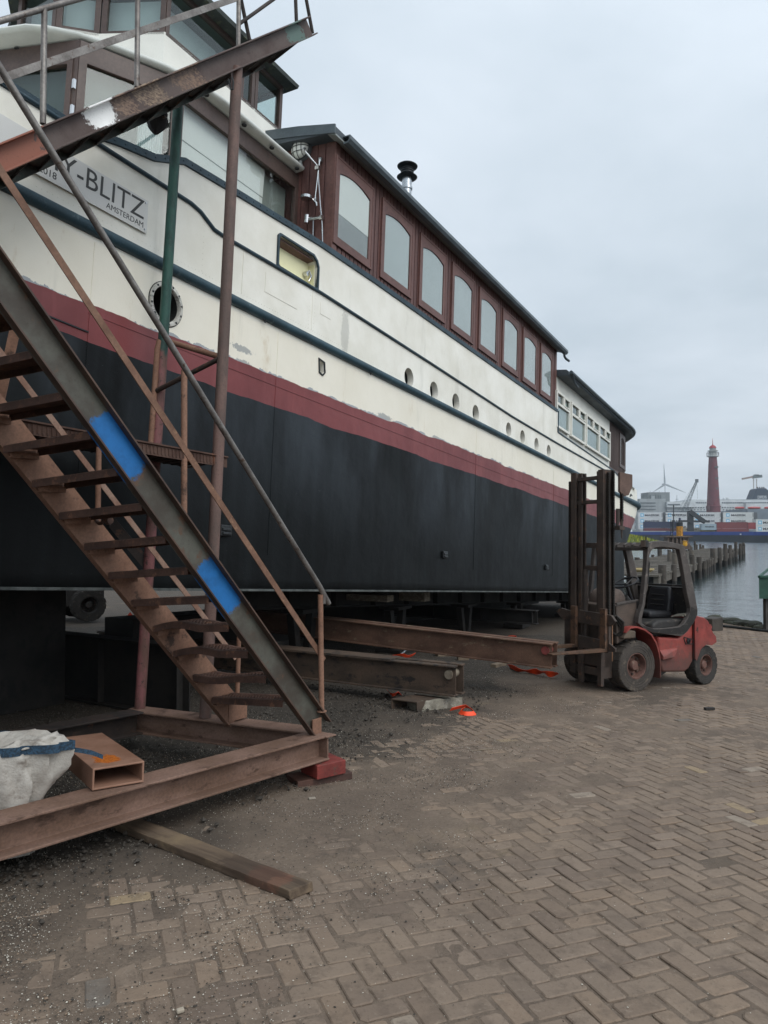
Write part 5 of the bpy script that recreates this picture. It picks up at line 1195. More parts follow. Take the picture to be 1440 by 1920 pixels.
    m.tube([c_ + t1 * .17 * math.cos(a * math.pi / 16) + t2 * .17 * math.sin(a * math.pi / 16) for a in range(32)], .014, 8, closed=True)
    for a in (0.5, 2.6, 4.7): m.tube([c_ - n_ * .03, c_ + t1 * .165 * math.cos(a) + t2 * .165 * math.sin(a)], .01, 6)
    m.tube([c_ - n_ * .03, c_ - n_ * .32], .025, 8); P(m, 'steering_wheel', M_SEAT, smooth=50)
    # ---- mast
    def upright(y, out):
        m = MB(); x0, x1 = -.48, -.33
        for (xx, yy, sx, sy) in ((-.475, y, .02, .10), (-.335, y, .02, .10), (-.405, y + out * .04, .14, .02)):
            m.box(V(xx, yy, 1.56), (sx, sy, 2.76))
        m.box(V(-.43, y - out * .085, 1.62), (.02, .07, 2.62)); m.box(V(-.36, y - out * .085, 1.62), (.02, .07, 2.62)); m.box(V(-.395, y - out * .055, 1.62), (.07, .015, 2.62))
        return P(m, 'mast_upright', M_MAST, bevel=.003)
    yn, yf = .175, .70
    upright(yn, -1); upright(yf, 1)
    def chain(y, x, z0, z1):
        m = MB(); z = z0
        while z < z1:
            m.box(V(x, y, z + .014), (.018, .05, .022)); m.box(V(x, y, z + .03), (.026, .034, .02)); z += .034
        return P(m, 'lift_chain', M_CHAIN)
    chain(yn - .085, -.43, .75, 2.88); chain(yn - .10, -.36, .95, 2.9); chain(yf + .10, -.45, .75, 2.82)
    m = MB(); m.bar(V(-.33, yn - .055, .4), V(-.33, yn - .055, 2.9), .012, .012, (1, 0, 0)); P(m, 'mast_edge', plain('worn edge', lin('#8d6a52'), .5))
    for z, x, h in ((2.84, -.44, .05), (2.52, -.42, .05), (1.93, -.34, .07), (1.62, -.34, .07)):
        P(MB().box(V(x, (yn + yf) / 2, z), (.05, yf - yn, h)), 'mast_crossbar', M_MAST, bevel=.004)
    m = MB(); m.prism([V(-.42, yf - .05, 2.50), V(-.42, yf - .05, 2.36), V(-.42, yf - .14, 2.50)], V(.02, 0, 0)); P(m, 'gusset', M_MAST)
    plate = [(.30, 2.88), (.30, 2.62), (.38, 2.56), (.46, 2.58), (.53, 2.70), (.53, 2.86)]
    m = MB(); m.prism([V(-.33 + (a - .30), -.02 + 0 * a, z + .02) for a, z in plate], EY * .04); P(m, 'chain_anchor', weathered('brown plate', lin('#6d564c'), lin('#59453d'), None, 5), bevel=.006)
    chain(.0, -.28, 2.25, 2.62)
    m = MB(); m.tube([V(-.28, 0, 2.27), V(-.28, 0, 2.12), V(-.28, 0, 2.02)], [.022, .014, .006], 10)
    m.box(V(-.30, .03, 2.16), (.09, .12, .05)); m.prism([V(-.30, .06, 2.16), V(-.22, .06, 2.30), V(-.22, .06, 2.42), V(-.30, .06, 2.42)], EY * .02); P(m, 'chain_bolt', M_MAST)
    for y in (.30, .58): P(MB().tube([V(-.37, y, .25), V(-.37, y, 1.6)], .04, 14), 'lift_cylinder', M_MAST, smooth=40)
    for y in (yn, yf): P(MB().bar(V(-.33, y + .05, .95), V(.0, y + .05, .62), .06, .06), 'tilt_cylinder', M_MAST)
    m = MB(); m.box(V(-.40, (yn + yf) / 2, .42), (.12, yf - yn + .1, .20)); m.box(V(-.42, (yn + yf) / 2, .25), (.10, yf - yn, .10)); P(m, 'mast_foot', M_MAST, bevel=.006)
    m = MB()
    for a in (0, 1, 2): m.tube([V(-.30, .08 + a * .03, 1.0), V(-.22, .03 + a * .02, .92 - a * .04), V(-.20, .06, .80 - a * .03), V(-.26, .12, .74), V(-.3, .2, .8)], .018, 8)
    P(m, 'hydraulic_hose', M_CHAIN, smooth=50)
    # ---- carriage and forks
    xc = -.53
    poly = [(-.16, .93), (-.10, 1.0), (.02, 1.02), (.05, 1.06), (.62, 1.08), (.66, 1.04), (.92, 1.07), (1.06, 1.0), (.98, .93), (.86, .88), (.80, .80), (.80, .62), (.02, .62), (.01, .82), (-.04, .90)]
    # two bars with an opening between them
    m = MB(); m.prism([V(xc, y, z) for y, z in [(-.13, .95), (-.06, 1.02), (.10, 1.03), (.55, 1.05), (.60, 1.01), (.90, 1.05), (1.0, 1.0), (.90, .92), (.80, .88), (.02, .86), (-.07, .90)]], V(.04, 0, 0)); cr = P(m, 'carriage', M_MAST, bevel=.004)
    m = MB(); m.prism([V(xc, y, z) for y, z in [(.0, .68), (.80, .72), (.80, .55), (.0, .53)]], V(.04, 0, 0)); P(m, 'carriage_bar', M_MAST, bevel=.004)
    m = MB(); m.prism([V(xc, y, z) for y, z in [(-.02, .95), (-.02, .66), (-.13, .60), (-.13, .56), (.0, .55), (.12, .55), (.12, .95)]], V(.03, 0, 0)); P(m, 'carriage_side', M_MAST, bevel=.004)
    m = MB(); m.minmax(V(xc, .70, .55), V(xc + .03, .82, .95)); P(m, 'carriage_side', M_MAST)
    for y in (.05, .60):
        m = MB(); m.loft([[V(x, y + a, z) for a in (-.05, .05)] + [V(x2, y + a, z2) for a in (.05, -.05)] for x, z, x2, z2 in ((xc - .002, 1.10, xc - .045, 1.10), (xc - .002, .545, xc - .045, .585), (xc - .3, .54, xc - .3, .58), (xc - .92, .545, xc - .92, .56))])
        P(m, 'fork', weathered('worn fork steel', lin('#6d4f3d'), lin('#54402f'), lin('#3a2d26'), 4, (.5, .7), .2), cr, bevel=.004)
    for y in (yn - .02, .52):
        m = MB(); m.box(V(-.50, y, .33), (.05, .07, .50)); P(m, 'carriage_guide', M_MAST, bevel=.003)
    # things lying in the truck
    def W_(p): return FORK_M @ p
    m = MB()
    for j in range(5):
        rg = [W_(V(.93 + .045 * j + .02 * math.sin(a), .14 + .10 * math.cos(a * 1.0), .945 + .012 * j * (1 if j < 3 else .6) + .03 * math.sin(a * .5))) for a in [i * .45 for i in range(8)]]
        m.tube(rg, .011, 6)
    o = m.build('work_glove', plain('pale grey cotton', lin('#8b8579'), .9), None, loc=W_(V(1.0, .15, .95)), smooth=60); tag(o, 'crumpled pale grey rag lying beside the forklift seat', 'rag')
    m = MB(); m.bar(W_(V(-.31, .40, 1.02)), W_(V(-.27, .40, 1.36)), .02, .05, FY); m.bar(W_(V(-.295, .36, 1.36)), W_(V(-.28, .30, 1.62)), .015, .03, FY)
    o = m.build('wooden_batten', weathered('grey weathered wood', lin('#8d8172'), lin('#6d6255'), None, 6, streak=(4, 4, .4)), None, loc=W_(V(-.31, .4, 1.02))); tag(o, 'splintered grey batten stuck upright behind the forklift mast', 'batten')
build_forklift()

# ================================================================ harbour beyond the yard
def pxm(Y): return Y / FPX                                      # metres per photo pixel at distance Y
M_CWHITE = weathered('reefer white', lin('#d9dcda'), lin('#c6c9c7'), None, .2, (.5, .7), .05)
M_CTXT = plain('container lettering', lin('#23282e'), .6); M_CBLUE = plain('emblem light blue', lin('#6fb2cf'), .6); M_STARW = plain('emblem star', lin('#e6e8e8'), .6)
M_CDARK = plain('container end fittings', lin('#4a4f52'), .6)
def cmat(name, c): return weathered(name, lin(c), lin(c, .8), None, .2, (.5, .7), .05)
def container(label, x0, x1, y0, y1, Y, mat, text=None, tx=.27, th=.36, emblem=False, group=None, tmat=None, name='shipping_container', ends=True, tpos=.30):
    a = at(x0, y1, Y); b = at(x1, y0, Y); w = b.x - a.x; h = b.z - a.z
    t = thing(name, label, 'container', (a.x + w / 2, Y + 1.2, a.z), group=group)
    def P(mb, n, m): return mb.build(n, m, t, world=True)
    m = MB(); m.minmax((a.x + .05, Y + .03, a.z + .05), (b.x - .05, Y + 2.4, b.z - .05))
    n = int(w / .6)
    for i in range(n): x = a.x + .3 + i * (w - .6) / n; m.minmax((x, Y + .005, a.z + .2), (x + .3, Y + .05, b.z - .2))
    P(m, 'container_body', mat)
    m = MB()
    for z in (a.z + .08, b.z - .08): m.bar((a.x, Y, z), (b.x, Y, z), .12, .16)
    for x in (a.x + .08, b.x - .08): m.bar((x, Y - .004, a.z), (x, Y - .004, b.z), .12, .16, (1, 0, 0))
    P(m, 'container_frame', mat)
    if ends: P(MB().minmax((b.x - .5, Y - .03, a.z + .5), (b.x - .2, Y + .02, b.z - .5)), 'reefer_unit', M_CDARK)
    X = (1, 0, 0); Z = (0, 0, 1)
    if text: text_part('container_lettering', text, tmat or M_CTXT, t, (a.x + w * tx, Y - .05, a.z + h * tpos), X, Z, h * th * 1.38, .01, 'LEFT', .012 * h, world=True, squeeze=1.45 if text == 'MAERSK' else 1.0)
    if emblem:
        s = h * .30; c = Vector((a.x + w * .155, Y - .04, a.z + h * .5)); m = MB(); m.prism([c + Vector((p * s, 0, q * s)) for p, q in ((-1, -1), (1, -1), (1, 1), (-1, 1))], (0, .02, 0)); e = P(m, 'emblem_panel', M_CBLUE)
        pts = []
        for k in range(14): r = s * (.78 if k % 2 == 0 else .36); an = math.pi / 2 + k * math.pi / 7; pts.append(c + Vector((r * math.cos(an), -.015, r * math.sin(an))))
        m = MB(); m.prism(pts, (0, .02, 0)); m.build('emblem_star', M_STARW, e, world=True)
def harbour():
    # ---- far quay
    t = MB(); t.minmax((60, 396, -4), (420, 760, .2)); t.minmax((-400, 520, -4), (60, 760, .4)); o = t.build('far_quay', weathered('far quay', lin('#5b5f5e'), lin('#474b4b'), None, .05)); tag(o, kind='structure')
    # ---- white containers in three rows
    rows = {'top': (960.4, 971), 'middle': (971.2, 982), 'bottom': (982.2, 992.6)}
    cols = [('first', 1197, 1242.6), ('second', 1248.5, 1294), ('third', 1299, 1351.5), ('fourth', 1356, 1413)]
    for rn, (y0, y1) in rows.items():
        for cn, x0, x1 in cols:
            container(f'white container with blue star square, {cn} from the left in the {rn} row', x0, x1, y0, y1, 400, M_CWHITE, 'MAERSK', .255, .36, True, 'white containers stacked across the water')
    for lab, y0, y1 in (('upper', 973.6, 985.6), ('lower', 985.8, 997)): container(f'white container at the right edge of the view, {lab} of its pair', 1417.6, 1466, y0, y1, 385, M_CWHITE, 'MAERSK', .265, .37, True, 'white containers stacked across the water')
    for i, (x0, x1) in enumerate(((1175, 1183), (1184.5, 1192))):
        for j, rn in enumerate(('top', 'middle', 'bottom')): container(f'container end seen beside the boat stern, {("left", "right")[i]} of the {rn} pair', x0, x1, 962 + j * 10.6, 972 + j * 10.6, 402, M_CWHITE, ends=True, group='container ends beside the stern')
    for i, x in enumerate((1244, 1295.5, 1353, 1414.2)):
        o = MB().minmax(at(x, 992.6, 401), at(x + 2.2, 961, 403)).build('stack_gap_post', M_CDARK, None, loc=at(x, 992.6, 401)); tag(o, f'grey lashing frame between containers, number {("one", "two", "three", "four")[i]} counted from the boat stern', 'lashing frame')
    # ---- barge with coloured boxes
    A = Vector((124, 392, 0)); B = Vector((150, 268, 0)); d = (B - A).normalized(); nb = Vector((d.y, -d.x, 0)); nb = nb if nb.x > 0 else -nb
    bt = thing('cargo_barge', 'long dark blue cargo barge lying across the harbour under stacked containers', 'barge', A)
    A2 = A - nb * 0; L_ = (B - A).length + 30
    m = MB(); q = A2; m.prism([q + ZU * WATER + ZU * -.5, q + d * L_ + ZU * (WATER - .5), q + d * L_ + ZU * .55, q + ZU * 0.55], nb * 11); m.build('barge_hull', cmat('barge black blue', '#222b35'), bt, world=True)
    m = MB(); m.prism([q - nb * .06 + ZU * .55, q - nb * .06 + d * L_ + ZU * .55, q - nb * .06 + d * L_ + ZU * 2.0, q - nb * .06 + ZU * 2.0], nb * 11.1); m.build('barge_coaming', cmat('barge blue', '#24479a'), bt, world=True)
    for f in (.05, .3, .6, .82): m = MB(); m.box(q + d * L_ * f - nb * .1 + ZU * .95, (.8, .1, .5), 0, d, nb); m.build('hull_marking', M_STARW, bt, world=True)
    # the barge's left reach seen broadside
    m = MB(); m.minmax((121, 388, WATER - .5), (180, 396, .5)); m.build('barge_bow', cmat('barge black blue far', '#1f3358'), bt, world=True)
    m = MB(); m.minmax((120.6, 387.9, .5), (180, 396, 1.9)); m.build('barge_bow_coaming', cmat('barge blue far', '#24479a'), bt, world=True)
    nv, mr, rd = cmat('navy box', '#27314f'), cmat('maroon box', '#6b2f33'), cmat('red brown box', '#7c3436')
    container('long navy blue container on the barge', 1208.6, 1269, 978, 990, 386, nv, None, group=None, ends=False)
    container('maroon container under the navy one', 1208.6, 1269, 990.2, 995.6, 386, mr, None, ends=False)
    container('upper red brown container on the barge right of the crane', 1344, 1402, 979, 991, 380, rd, None, ends=False)
    container('lower red brown container under the upper one', 1344, 1404, 991.2, 999, 380, rd, None, ends=False)
    container('brighter red container end right of the red brown pair', 1403, 1417, 979.6, 992, 381, cmat('bright red box', '#93353a'), None, ends=False)
    container('small pale blue grey container on the barge', 1315, 1343, 982, 993.6, 380, cmat('pale blue box', '#a9bcc6'), 'MAERSK', .25, .2, tpos=.42, ends=False)
    container('sand coloured container with dark lettering partly behind the yellow buffer', 1280, 1316, 989.4, 996.4, 384, cmat('sand box', '#b5aa98'), 'Hapag-Lloyd', .16, .42, tpos=.28, ends=False)
    container('sand yellow container under the pale blue one', 1316, 1344, 993.8, 997.5, 382, cmat('yellow box', '#b19a5c'), None, ends=False)
    # deck crane of the barge
    ct = thing('deck_crane', 'folded black hydraulic crane standing on the barge', 'crane', at(1295, 994, 378)); bk = cmat('crane black', '#23272b')
    m = MB(); m.minmax(at(1291.5, 996, 378), at(1297.5, 958, 380)); m.build('crane_column', bk, ct, world=True)
    m = MB(); m.bar(at(1294, 959, 377), at(1322, 979, 377), 1.2, 2.0); m.build('crane_boom', bk, ct, world=True)
    m = MB(); m.bar(at(1300, 966, 377.5), at(1318, 980, 377.5), .6, .8); m.build('boom_ram', bk, ct, world=True)
    m = MB(); m.bar(at(1272, 977, 377.2), at(1330, 978, 377.2), .8, 1.0); m.build('crane_outrigger', bk, ct, world=True)
    mt = thing('barge_mast', 'thin dark mast with a yard on the barge', 'mast', at(1263, 1000, 384)); m = MB(); m.tube([at(1263, 1000, 384), at(1263, 947, 384)], .28, 8); m.build('pole', bk, mt, world=True); m = MB(); m.bar(at(1248, 964.5, 384), at(1279, 964.5, 384), .3, .3); m.build('yard', bk, mt, world=True); m = MB(); m.minmax(at(1273, 979, 384), at(1276, 971, 384.4)); m.build('flag', cmat('flag', '#3b466e'), mt, world=True)
    # ---- lighthouse
    Y = 560; s = pxm(Y); bx = at(1338.2, 999, Y)
    lt = thing('lighthouse', 'tall red round lighthouse with white lantern gallery', 'lighthouse', bx); red = weathered('lighthouse red', lin('#6f333c'), lin('#632d36'), None, .3, (.6, .8), .05)
    def zc(py): return at(1338, py, Y).z
    def lat(prof, name, mat, parent=lt, n=32): return MB().lathe([(r * s, zc(py) - bx.z) for r, py in prof], bx, ZU, n).build(name, mat, parent, world=True, smooth=30)
    lat([(12.4, 999), (12.4, 951), (12.8, 950.5), (12.8, 948.5), (11.6, 948)], 'tower_base', red); lat([(11.4, 948), (10.6, 930), (9.2, 900), (8.0, 872), (7.0, 857.5)], 'tower_shaft', red)
    lat([(7.0, 857.5), (10.6, 856), (10.6, 854.6), (0, 854.6)], 'gallery', cmat('gallery white', '#c9cccb')); lat([(6.6, 855), (6.6, 846), (9.4, 846), (9.4, 844.8), (0, 844.8)], 'watch_room', cmat('watch room', '#b9bdbb'))
    lat([(5.6, 845), (5.6, 840)], 'lantern', cmat('lantern glass', '#8f979a')); lat([(6.4, 840.5), (6.0, 838.5), (4.2, 836), (1.6, 834.6), (.7, 833), (.25, 822)], 'lantern_dome', cmat('dome red', '#a3323d'))
    for a in range(16): an = a * math.pi / 8; p = Vector((bx.x + 10.4 * s * math.cos(an), bx.y + 10.4 * s * math.sin(an), zc(855))); m = MB(); m.tube([p, p + ZU * (6.5 * s)], .12, 6); m.build('gallery_stanchion', M_CDARK, lt, world=True)
    m = MB(); m.tube([Vector((bx.x + 10.4 * s * math.cos(a * .2), bx.y + 10.4 * s * math.sin(a * .2), zc(849))) for a in range(32)], .14, 6, closed=True); m.build('gallery_rail', M_CDARK, lt, world=True)
    for px, py in ((1341.5, 876), (1341.8, 897), (1342, 916), (1342.3, 933)): m = MB(); m.minmax(at(px - .9, py + 1.2, Y - 11 * s * .9), at(px + .9, py - 1.2, Y)); m.build('tower_window', M_CDARK, lt, world=True)
    m = MB(); m.minmax(at(1326.4, 957, Y - 5), at(1329, 949, Y - 3)); m.build('door_porch', cmat('porch', '#4d2a2e'), lt, world=True)
    # ---- wind turbine
    Y = 1100; s = pxm(Y); hub = at(1246.8, 908, Y - 4); wt = thing('wind_turbine', 'pale grey three bladed wind turbine behind the harbour', 'wind turbine', at(1247, 999, Y)); wm = cmat('turbine grey', '#a9b2b9')
    m = MB(); m.tube([at(1247.2, 999, Y), at(1246.9, 908, Y)], [1.0 * s, .6 * s], 14); m.build('tower', wm, wt, world=True, smooth=40)
    m = MB(); m.box(hub + Vector((0, 5, 0)), (2.6, 9, 3)); m.build('nacelle', wm, wt, world=True, bevel=.4)
    for px, py in ((1244.6, 869), (1222, 924), (1286, 924)):
        e = at(px, py, Y - 4); dd = e - hub; pr = Vector((-dd.z, 0, dd.x)).normalized(); m = MB()
        m.loft([[hub + dd * f + pr * a * w + Vector((0, b, 0)) for a, b in ((-1, 0), (0, -.4), (1.2, 0), (0, .4))] for f, w in ((0, .7), (.12, 1.3), (.5, .8), (1, .2))]); m.build('blade', wm, wt, world=True)
    # ---- grain building
    Y = 640; gb = thing('harbour_office', 'grey office block with a taller dark lift tower left of the lighthouse', 'building', at(1220, 999, Y)); g1, g2 = cmat('office grey', '#a3a9ab'), cmat('tower grey', '#7d8384'); gw = cmat('band glass', '#5f686c')
    MB().minmax(at(1200, 999, Y), at(1232, 937, Y + 20)).build('office_wall', g1, gb, world=True); MB().minmax(at(1216, 999, Y + 21), at(1240.8, 925, Y + 40)).build('tower_wall', g2, gb, world=True)
    for y in (942, 948, 954): MB().minmax(at(1201, y + 1.8, Y - .4), at(1229, y, Y)).build('window_band', gw, gb, world=True)
    for x in (1219, 1224, 1229, 1234, 1238): MB().minmax(at(x, 960, Y + 20.6), at(x + 1.4, 928, Y + 21)).build('window_strip', gw, gb, world=True)
    MB().minmax(at(1221, 936, Y + 20), at(1227, 930, Y + 21)).build('roof_plant', g1, gb, world=True)
    for x in (1219, 1236): m = MB(); m.tube([at(x, 925, Y + 25), at(x, 920, Y + 25)], .15, 5); m.build('aerial', gw, gb, world=True)
    # ---- lattice crane
    Y = 450; lc = thing('lattice_crane', 'grey lattice boom crane leaning over the containers', 'crane', at(1280, 999, Y)); cm_ = cmat('crane grey', '#6d767b')
    a, b = at(1281, 962, Y), at(1306.5, 901.5, Y); dd = b - a; pr = Vector((-dd.z, 0, dd.x)).normalized(); m = MB(); n = 14
    for sx in (-1, 1):
        for sy in (-1, 1): m.tube([a + pr * sx * 1.1 + Vector((0, sy, 0)), b + pr * sx * .4 + Vector((0, sy * .4, 0))], .16, 5)
    for i in range(n): f0, f1 = i / n, (i + 1) / n; sg = 1 if i % 2 else -1; m.tube([a + dd * f0 + pr * sg * (1.1 - .7 * f0), a + dd * f1 - pr * sg * (1.1 - .7 * f1)], .12, 5); m.tube([a + dd * f0 + pr * (1.1 - .7 * f0), a + dd * f0 - pr * (1.1 - .7 * f0)], .1, 5)
    m.build('boom', cm_, lc, world=True); m = MB(); m.box(b, (1.6, 1.2, 2)); m.build('boom_head', cm_, lc, world=True)
    m = MB(); m.tube([b, at(1308, 935, Y)], .06, 4); m.tube([b, at(1276, 948, Y)], .06, 4); m.tube([at(1304, 910, Y), at(1268, 962, Y)], .06, 4); m.build('crane_cable', cm_, lc, world=True)
    m = MB(); m.box(at(1279, 970, Y), (8, 5, 6)); m.build('crane_house', cm_, lc, world=True)
    # ---- jack-up crane
    Y = 900; s = pxm(Y); jc = thing('harbour_crane', 'distant slewing crane with horizontal jib on two lattice legs', 'crane', at(1416, 999, Y)); jm = cmat('pale rust', '#a08d84'); jg = cmat('crane green', '#5b6a6a')
    for x in (1413, 1418.5):
        m = MB()
        for sx in (-.7, .7): m.tube([at(x + sx, 999, Y), at(x + sx, 897, Y)], .22, 5)
        for i in range(22): z0 = 995 - i * 4.4; sg = 1 if i % 2 else -1; m.tube([at(x - .7 * sg, z0, Y), at(x + .7 * sg, z0 - 4.4, Y)], .16, 5)
        m.build('lattice_leg', jm, jc, world=True)
    m = MB(); m.bar(at(1391.5, 898, Y - 2), at(1412, 894, Y - 2), 2, 2.2); m.build('jib', jm, jc, world=True); m = MB(); m.bar(at(1411, 894.5, Y - 2), at(1428, 892.8, Y - 2), 4, 3.4); m.box(at(1418, 891.5, Y - 2), (5, 4, 2.4)); m.build('machine_house', jg, jc, world=True, bevel=.3)
    pt = thing('radio_mast', 'faint lattice mast on the skyline left of the lattice crane', 'mast', at(1269, 999, 1000)); m = MB(); m.tube([at(1268.5, 999, 1000), at(1269.2, 928, 1000)], [1.2, .3], 6); m.build('mast_pole', wm, pt, world=True); m = MB(); m.bar(at(1266.5, 936, 1000), at(1272, 936, 1000), .6, .6); m.build('mast_arm', wm, pt, world=True)
    # ---- ferry
    Y = 640; fr = thing('ferry', 'large white ferry with dark blue funnel behind the lighthouse', 'ferry', at(1400, 999, Y)); fw = cmat('ferry white', '#d3d8da'); fb = cmat('ferry blue', '#56626e'); fd = cmat('funnel blue', '#1e3348'); fg = cmat('ferry windows', '#5a646b')
    def fbx(n, x0, x1, y0, y1, m_, dy=0, dep=24): return MB().minmax(at(x0, y1, Y + dy), at(x1, y0, Y + dep)).build(n, m_, fr, world=True)
    fbx('ferry_hull', 1250, 1560, 960, 1001, fb); fbx('lower_deck', 1250, 1560, 946.5, 960, fw, 0.5); fbx('upper_deck', 1284, 1550, 940, 946.5, fw, 1.5); fbx('top_deck', 1296, 1540, 938.3, 940, fw, 3); fbx('bridge', 1251, 1277, 943, 951, fw, -3, 28); fbx('bridge_windows', 1252, 1275, 945, 947, fg, -3.4, -3)
    for i, x in enumerate(range(1298, 1440, 4)):
        if not 1325 < x < 1352: fbx('cabin_window', x, x + 2.0, 941.6, 943.8, fg, 1.0, 1.5)
    for i, x in enumerate(range(1284, 1376, 5)):
        if not 1325 < x < 1352: fbx('cabin_window', x, x + 1.4, 950.6, 952.4, fg, -.1, .5)
    for i, x in enumerate(range(1290, 1440, 6)):
        if not 1325 < x < 1352: fbx('cabin_window', x, x + 1.4, 955, 956.6, fg, -.1, .5)
    m = MB(); m.tube([at(x, 937.2, Y + 3) for x in (1348, 1440, 1540)], .12, 4)
    for x in range(1350, 1440, 4): m.tube([at(x, 938.4, Y + 3), at(x, 936.8, Y + 3)], .1, 4)
    m.build('deck_railing', fg, fr, world=True)
    for x in (1358, 1364): m = MB(); m.lathe([(0, 1.6), (1.1, 1.1), (1.5, 0), (1.1, -1.1), (0, -1.6)], at(x, 935.5, Y + 6), ZU, 14); m.build('radar_dome', fw, fr, world=True, smooth=60)
    m = MB(); m.prism([at(x, y, Y + 4) for x, y in ((1409.5, 940), (1418.5, 917.5), (1422, 915.5), (1436, 915.5), (1446, 925), (1468, 926), (1476, 940))], (0, 12, 0)); fn = m.build('funnel', fd, fr, world=True)
    for x in (1420, 1424, 1428.5, 1432): MB().tube([at(x, 917, Y + 8), at(x, 913, Y + 8)], .55, 8).build('exhaust_pipe', bk, fn, world=True)
    text_part('funnel_lettering', 'DFDS', fw, fn, at(1420.3, 934.6, Y + 3.9), (1, 0, 0), (0, 0, 1), 5.4 * pxm(Y) * 1.4, .02, 'LEFT', .06, world=True, squeeze=.95)
    om = cmat('lifeboat orange red', '#b23a35')
    for x0, x1 in ((1377.5, 1396), (1401.5, 1426.5), (1432.5, 1456)):
        m = MB(); p, q = at(x0, 952.3, Y - 3), at(x1, 952.3, Y - 3); h = 2.3 * pxm(Y); m.loft([[p.lerp(q, f) + Vector((0, 1.4 * k * math.cos(a), h * k * math.sin(a) * .95)) for a in [i * math.pi / 4 for i in range(8)]] for f, k in ((0, .25), (.08, .8), (.3, 1), (.7, 1), (.92, .8), (1, .25))]); m.build('lifeboat', om, fr, world=True, smooth=50)
    for x in (1399, 1429): fbx('davit', x, x + 1, 946, 956, fw, -3)
    # grey shed and distant skyline right of the lighthouse
    o = MB().minmax(at(1402, 999, 470), at(1480, 957, 500)).build('warehouse', cmat('shed grey', '#737e88'), None, loc=at(1440, 999, 470)); tag(o, 'long plain slate grey shed behind the right end of the containers', 'shed')
    # ---- grassy bank across the water, left end hidden by the stern
    a = rng; n = 90; V = []; Fc = []
    xs = np.linspace(8, 80, 60); ys = np.linspace(205, 262, 26); Xg, Yg = np.meshgrid(xs, ys)
    e = np.clip(np.minimum((80 - Xg) / 22, 1), 0, 1) ** .5 * np.clip((Yg - 204) / 14, 0, 1) ** .6 * np.clip((263 - Yg) / 20, 0, 1) ** .5
    Zg = WATER - .4 + e * (4.5 + 1.4 * fbm(Xg, Yg, .06, 4, 61)); V = np.stack([Xg, Yg, Zg], -1).reshape(-1, 3); i = np.arange(Xg.size).reshape(Xg.shape)
    f = np.stack([i[:-1, :-1], i[:-1, 1:], i[1:, 1:], i[1:, :-1]], -1).reshape(-1, 4)
    gm = weathered('grass ground', lin('#5d6a2e'), lin('#4a5a28'), None, .3, (.9, 1), .1); tag(np_mesh('grass_bank', V, f, gm, smooth=True), kind='structure')
    r = np.random.default_rng(9); k = 16000; gx = r.uniform(20, 79, k); gy = r.uniform(205, 250, k)
    ee = np.clip(np.minimum((80 - gx) / 22, 1), 0, 1) ** .5 * np.clip((gy - 204) / 14, 0, 1) ** .6 * np.clip((263 - gy) / 20, 0, 1) ** .5
    gz_ = WATER - .4 + ee * (4.5 + 1.4 * fbm(gx, gy, .06, 4, 61)); ok = gz_ > WATER + .3; gx, gy, gz_ = gx[ok], gy[ok], gz_[ok]; k = len(gx)
    hh = r.uniform(.3, .9, k) * (.6 + .8 * fbm(gx, gy, .3, 3, 5)); an = r.uniform(0, 3.14, k); ww = r.uniform(.1, .3, k)
    v = np.stack([np.stack([gx - ww * np.cos(an), gy - ww * np.sin(an), gz_ - .1], -1), np.stack([gx + ww * np.cos(an), gy + ww * np.sin(an), gz_ - .1], -1), np.stack([gx + r.normal(0, .15, k), gy + r.normal(0, .15, k), gz_ + hh], -1)], 1).reshape(-1, 3)
    cols = np.ones((k * 3, 4)); tn = np.array([lin('#8a8f2c'), lin('#6f7f2d'), lin('#566a2b'), lin('#a39a3a')])[r.integers(0, 4, k)]; cols[:] = np.repeat(tn, 3, 0)
    tg = NT('grass blades'); ac = tg.n('ShaderNodeVertexColor'); ac.layer_name = 'tone'
    tag(np_mesh('bank_grass', v, np.arange(k * 3).reshape(-1, 3), tg.done(ac.outputs[0], .8, 0, .2), cols=cols), kind='stuff')
    # ---- timber jetty
    J0 = Vector((16.0, 44.0, 0)); J1 = Vector((54.5, 113.5, 0)); jd = (J1 - J0).normalized(); jn = Vector((-jd.y, jd.x, 0)); ln = (J1 - J0).length; dz = WATER + 1.25
    jt = thing('timber_jetty', 'old timber jetty on weathered piles running out into the harbour', 'jetty', J0 + ZU * WATER)
    wd = weathered('weathered jetty timber', lin('#6b645a'), lin('#524c45'), lin('#7a7368'), 1.2, (.75, .95), .3, amt=.3); wet = weathered('wet pile timber', lin('#332f2b'), lin('#232120'), lin('#262c22'), 1.5, (.6, .85), .4, streak=(2, 2, .4), amt=.4)
    hd = weathered('dark pile timber', lin('#514a43'), lin('#3b3631'), lin('#5f584f'), 1.5, (.75, .95), .4, amt=.3)
    m = MB(); nbd = int(ln / .45)
    for i in range(nbd): p = J0 + jd * (i * .45) + jn * 2.6 + ZU * (dz + .03 * math.sin(i * 3.7)); m.box(p, (.40, 5.6, .12), 0, jd, jn)
    m.build('deck_planking', wd, jt, world=True)
    for off in (0.0, 5.2): m = MB(); m.bar(J0 + jn * off + ZU * (dz - .28), J1 + jn * off + ZU * (dz - .28), .3, .42); m.build('edge_beam', wd, jt, world=True)
    r2 = random.Random(5); i = 0; sdist = 1.0
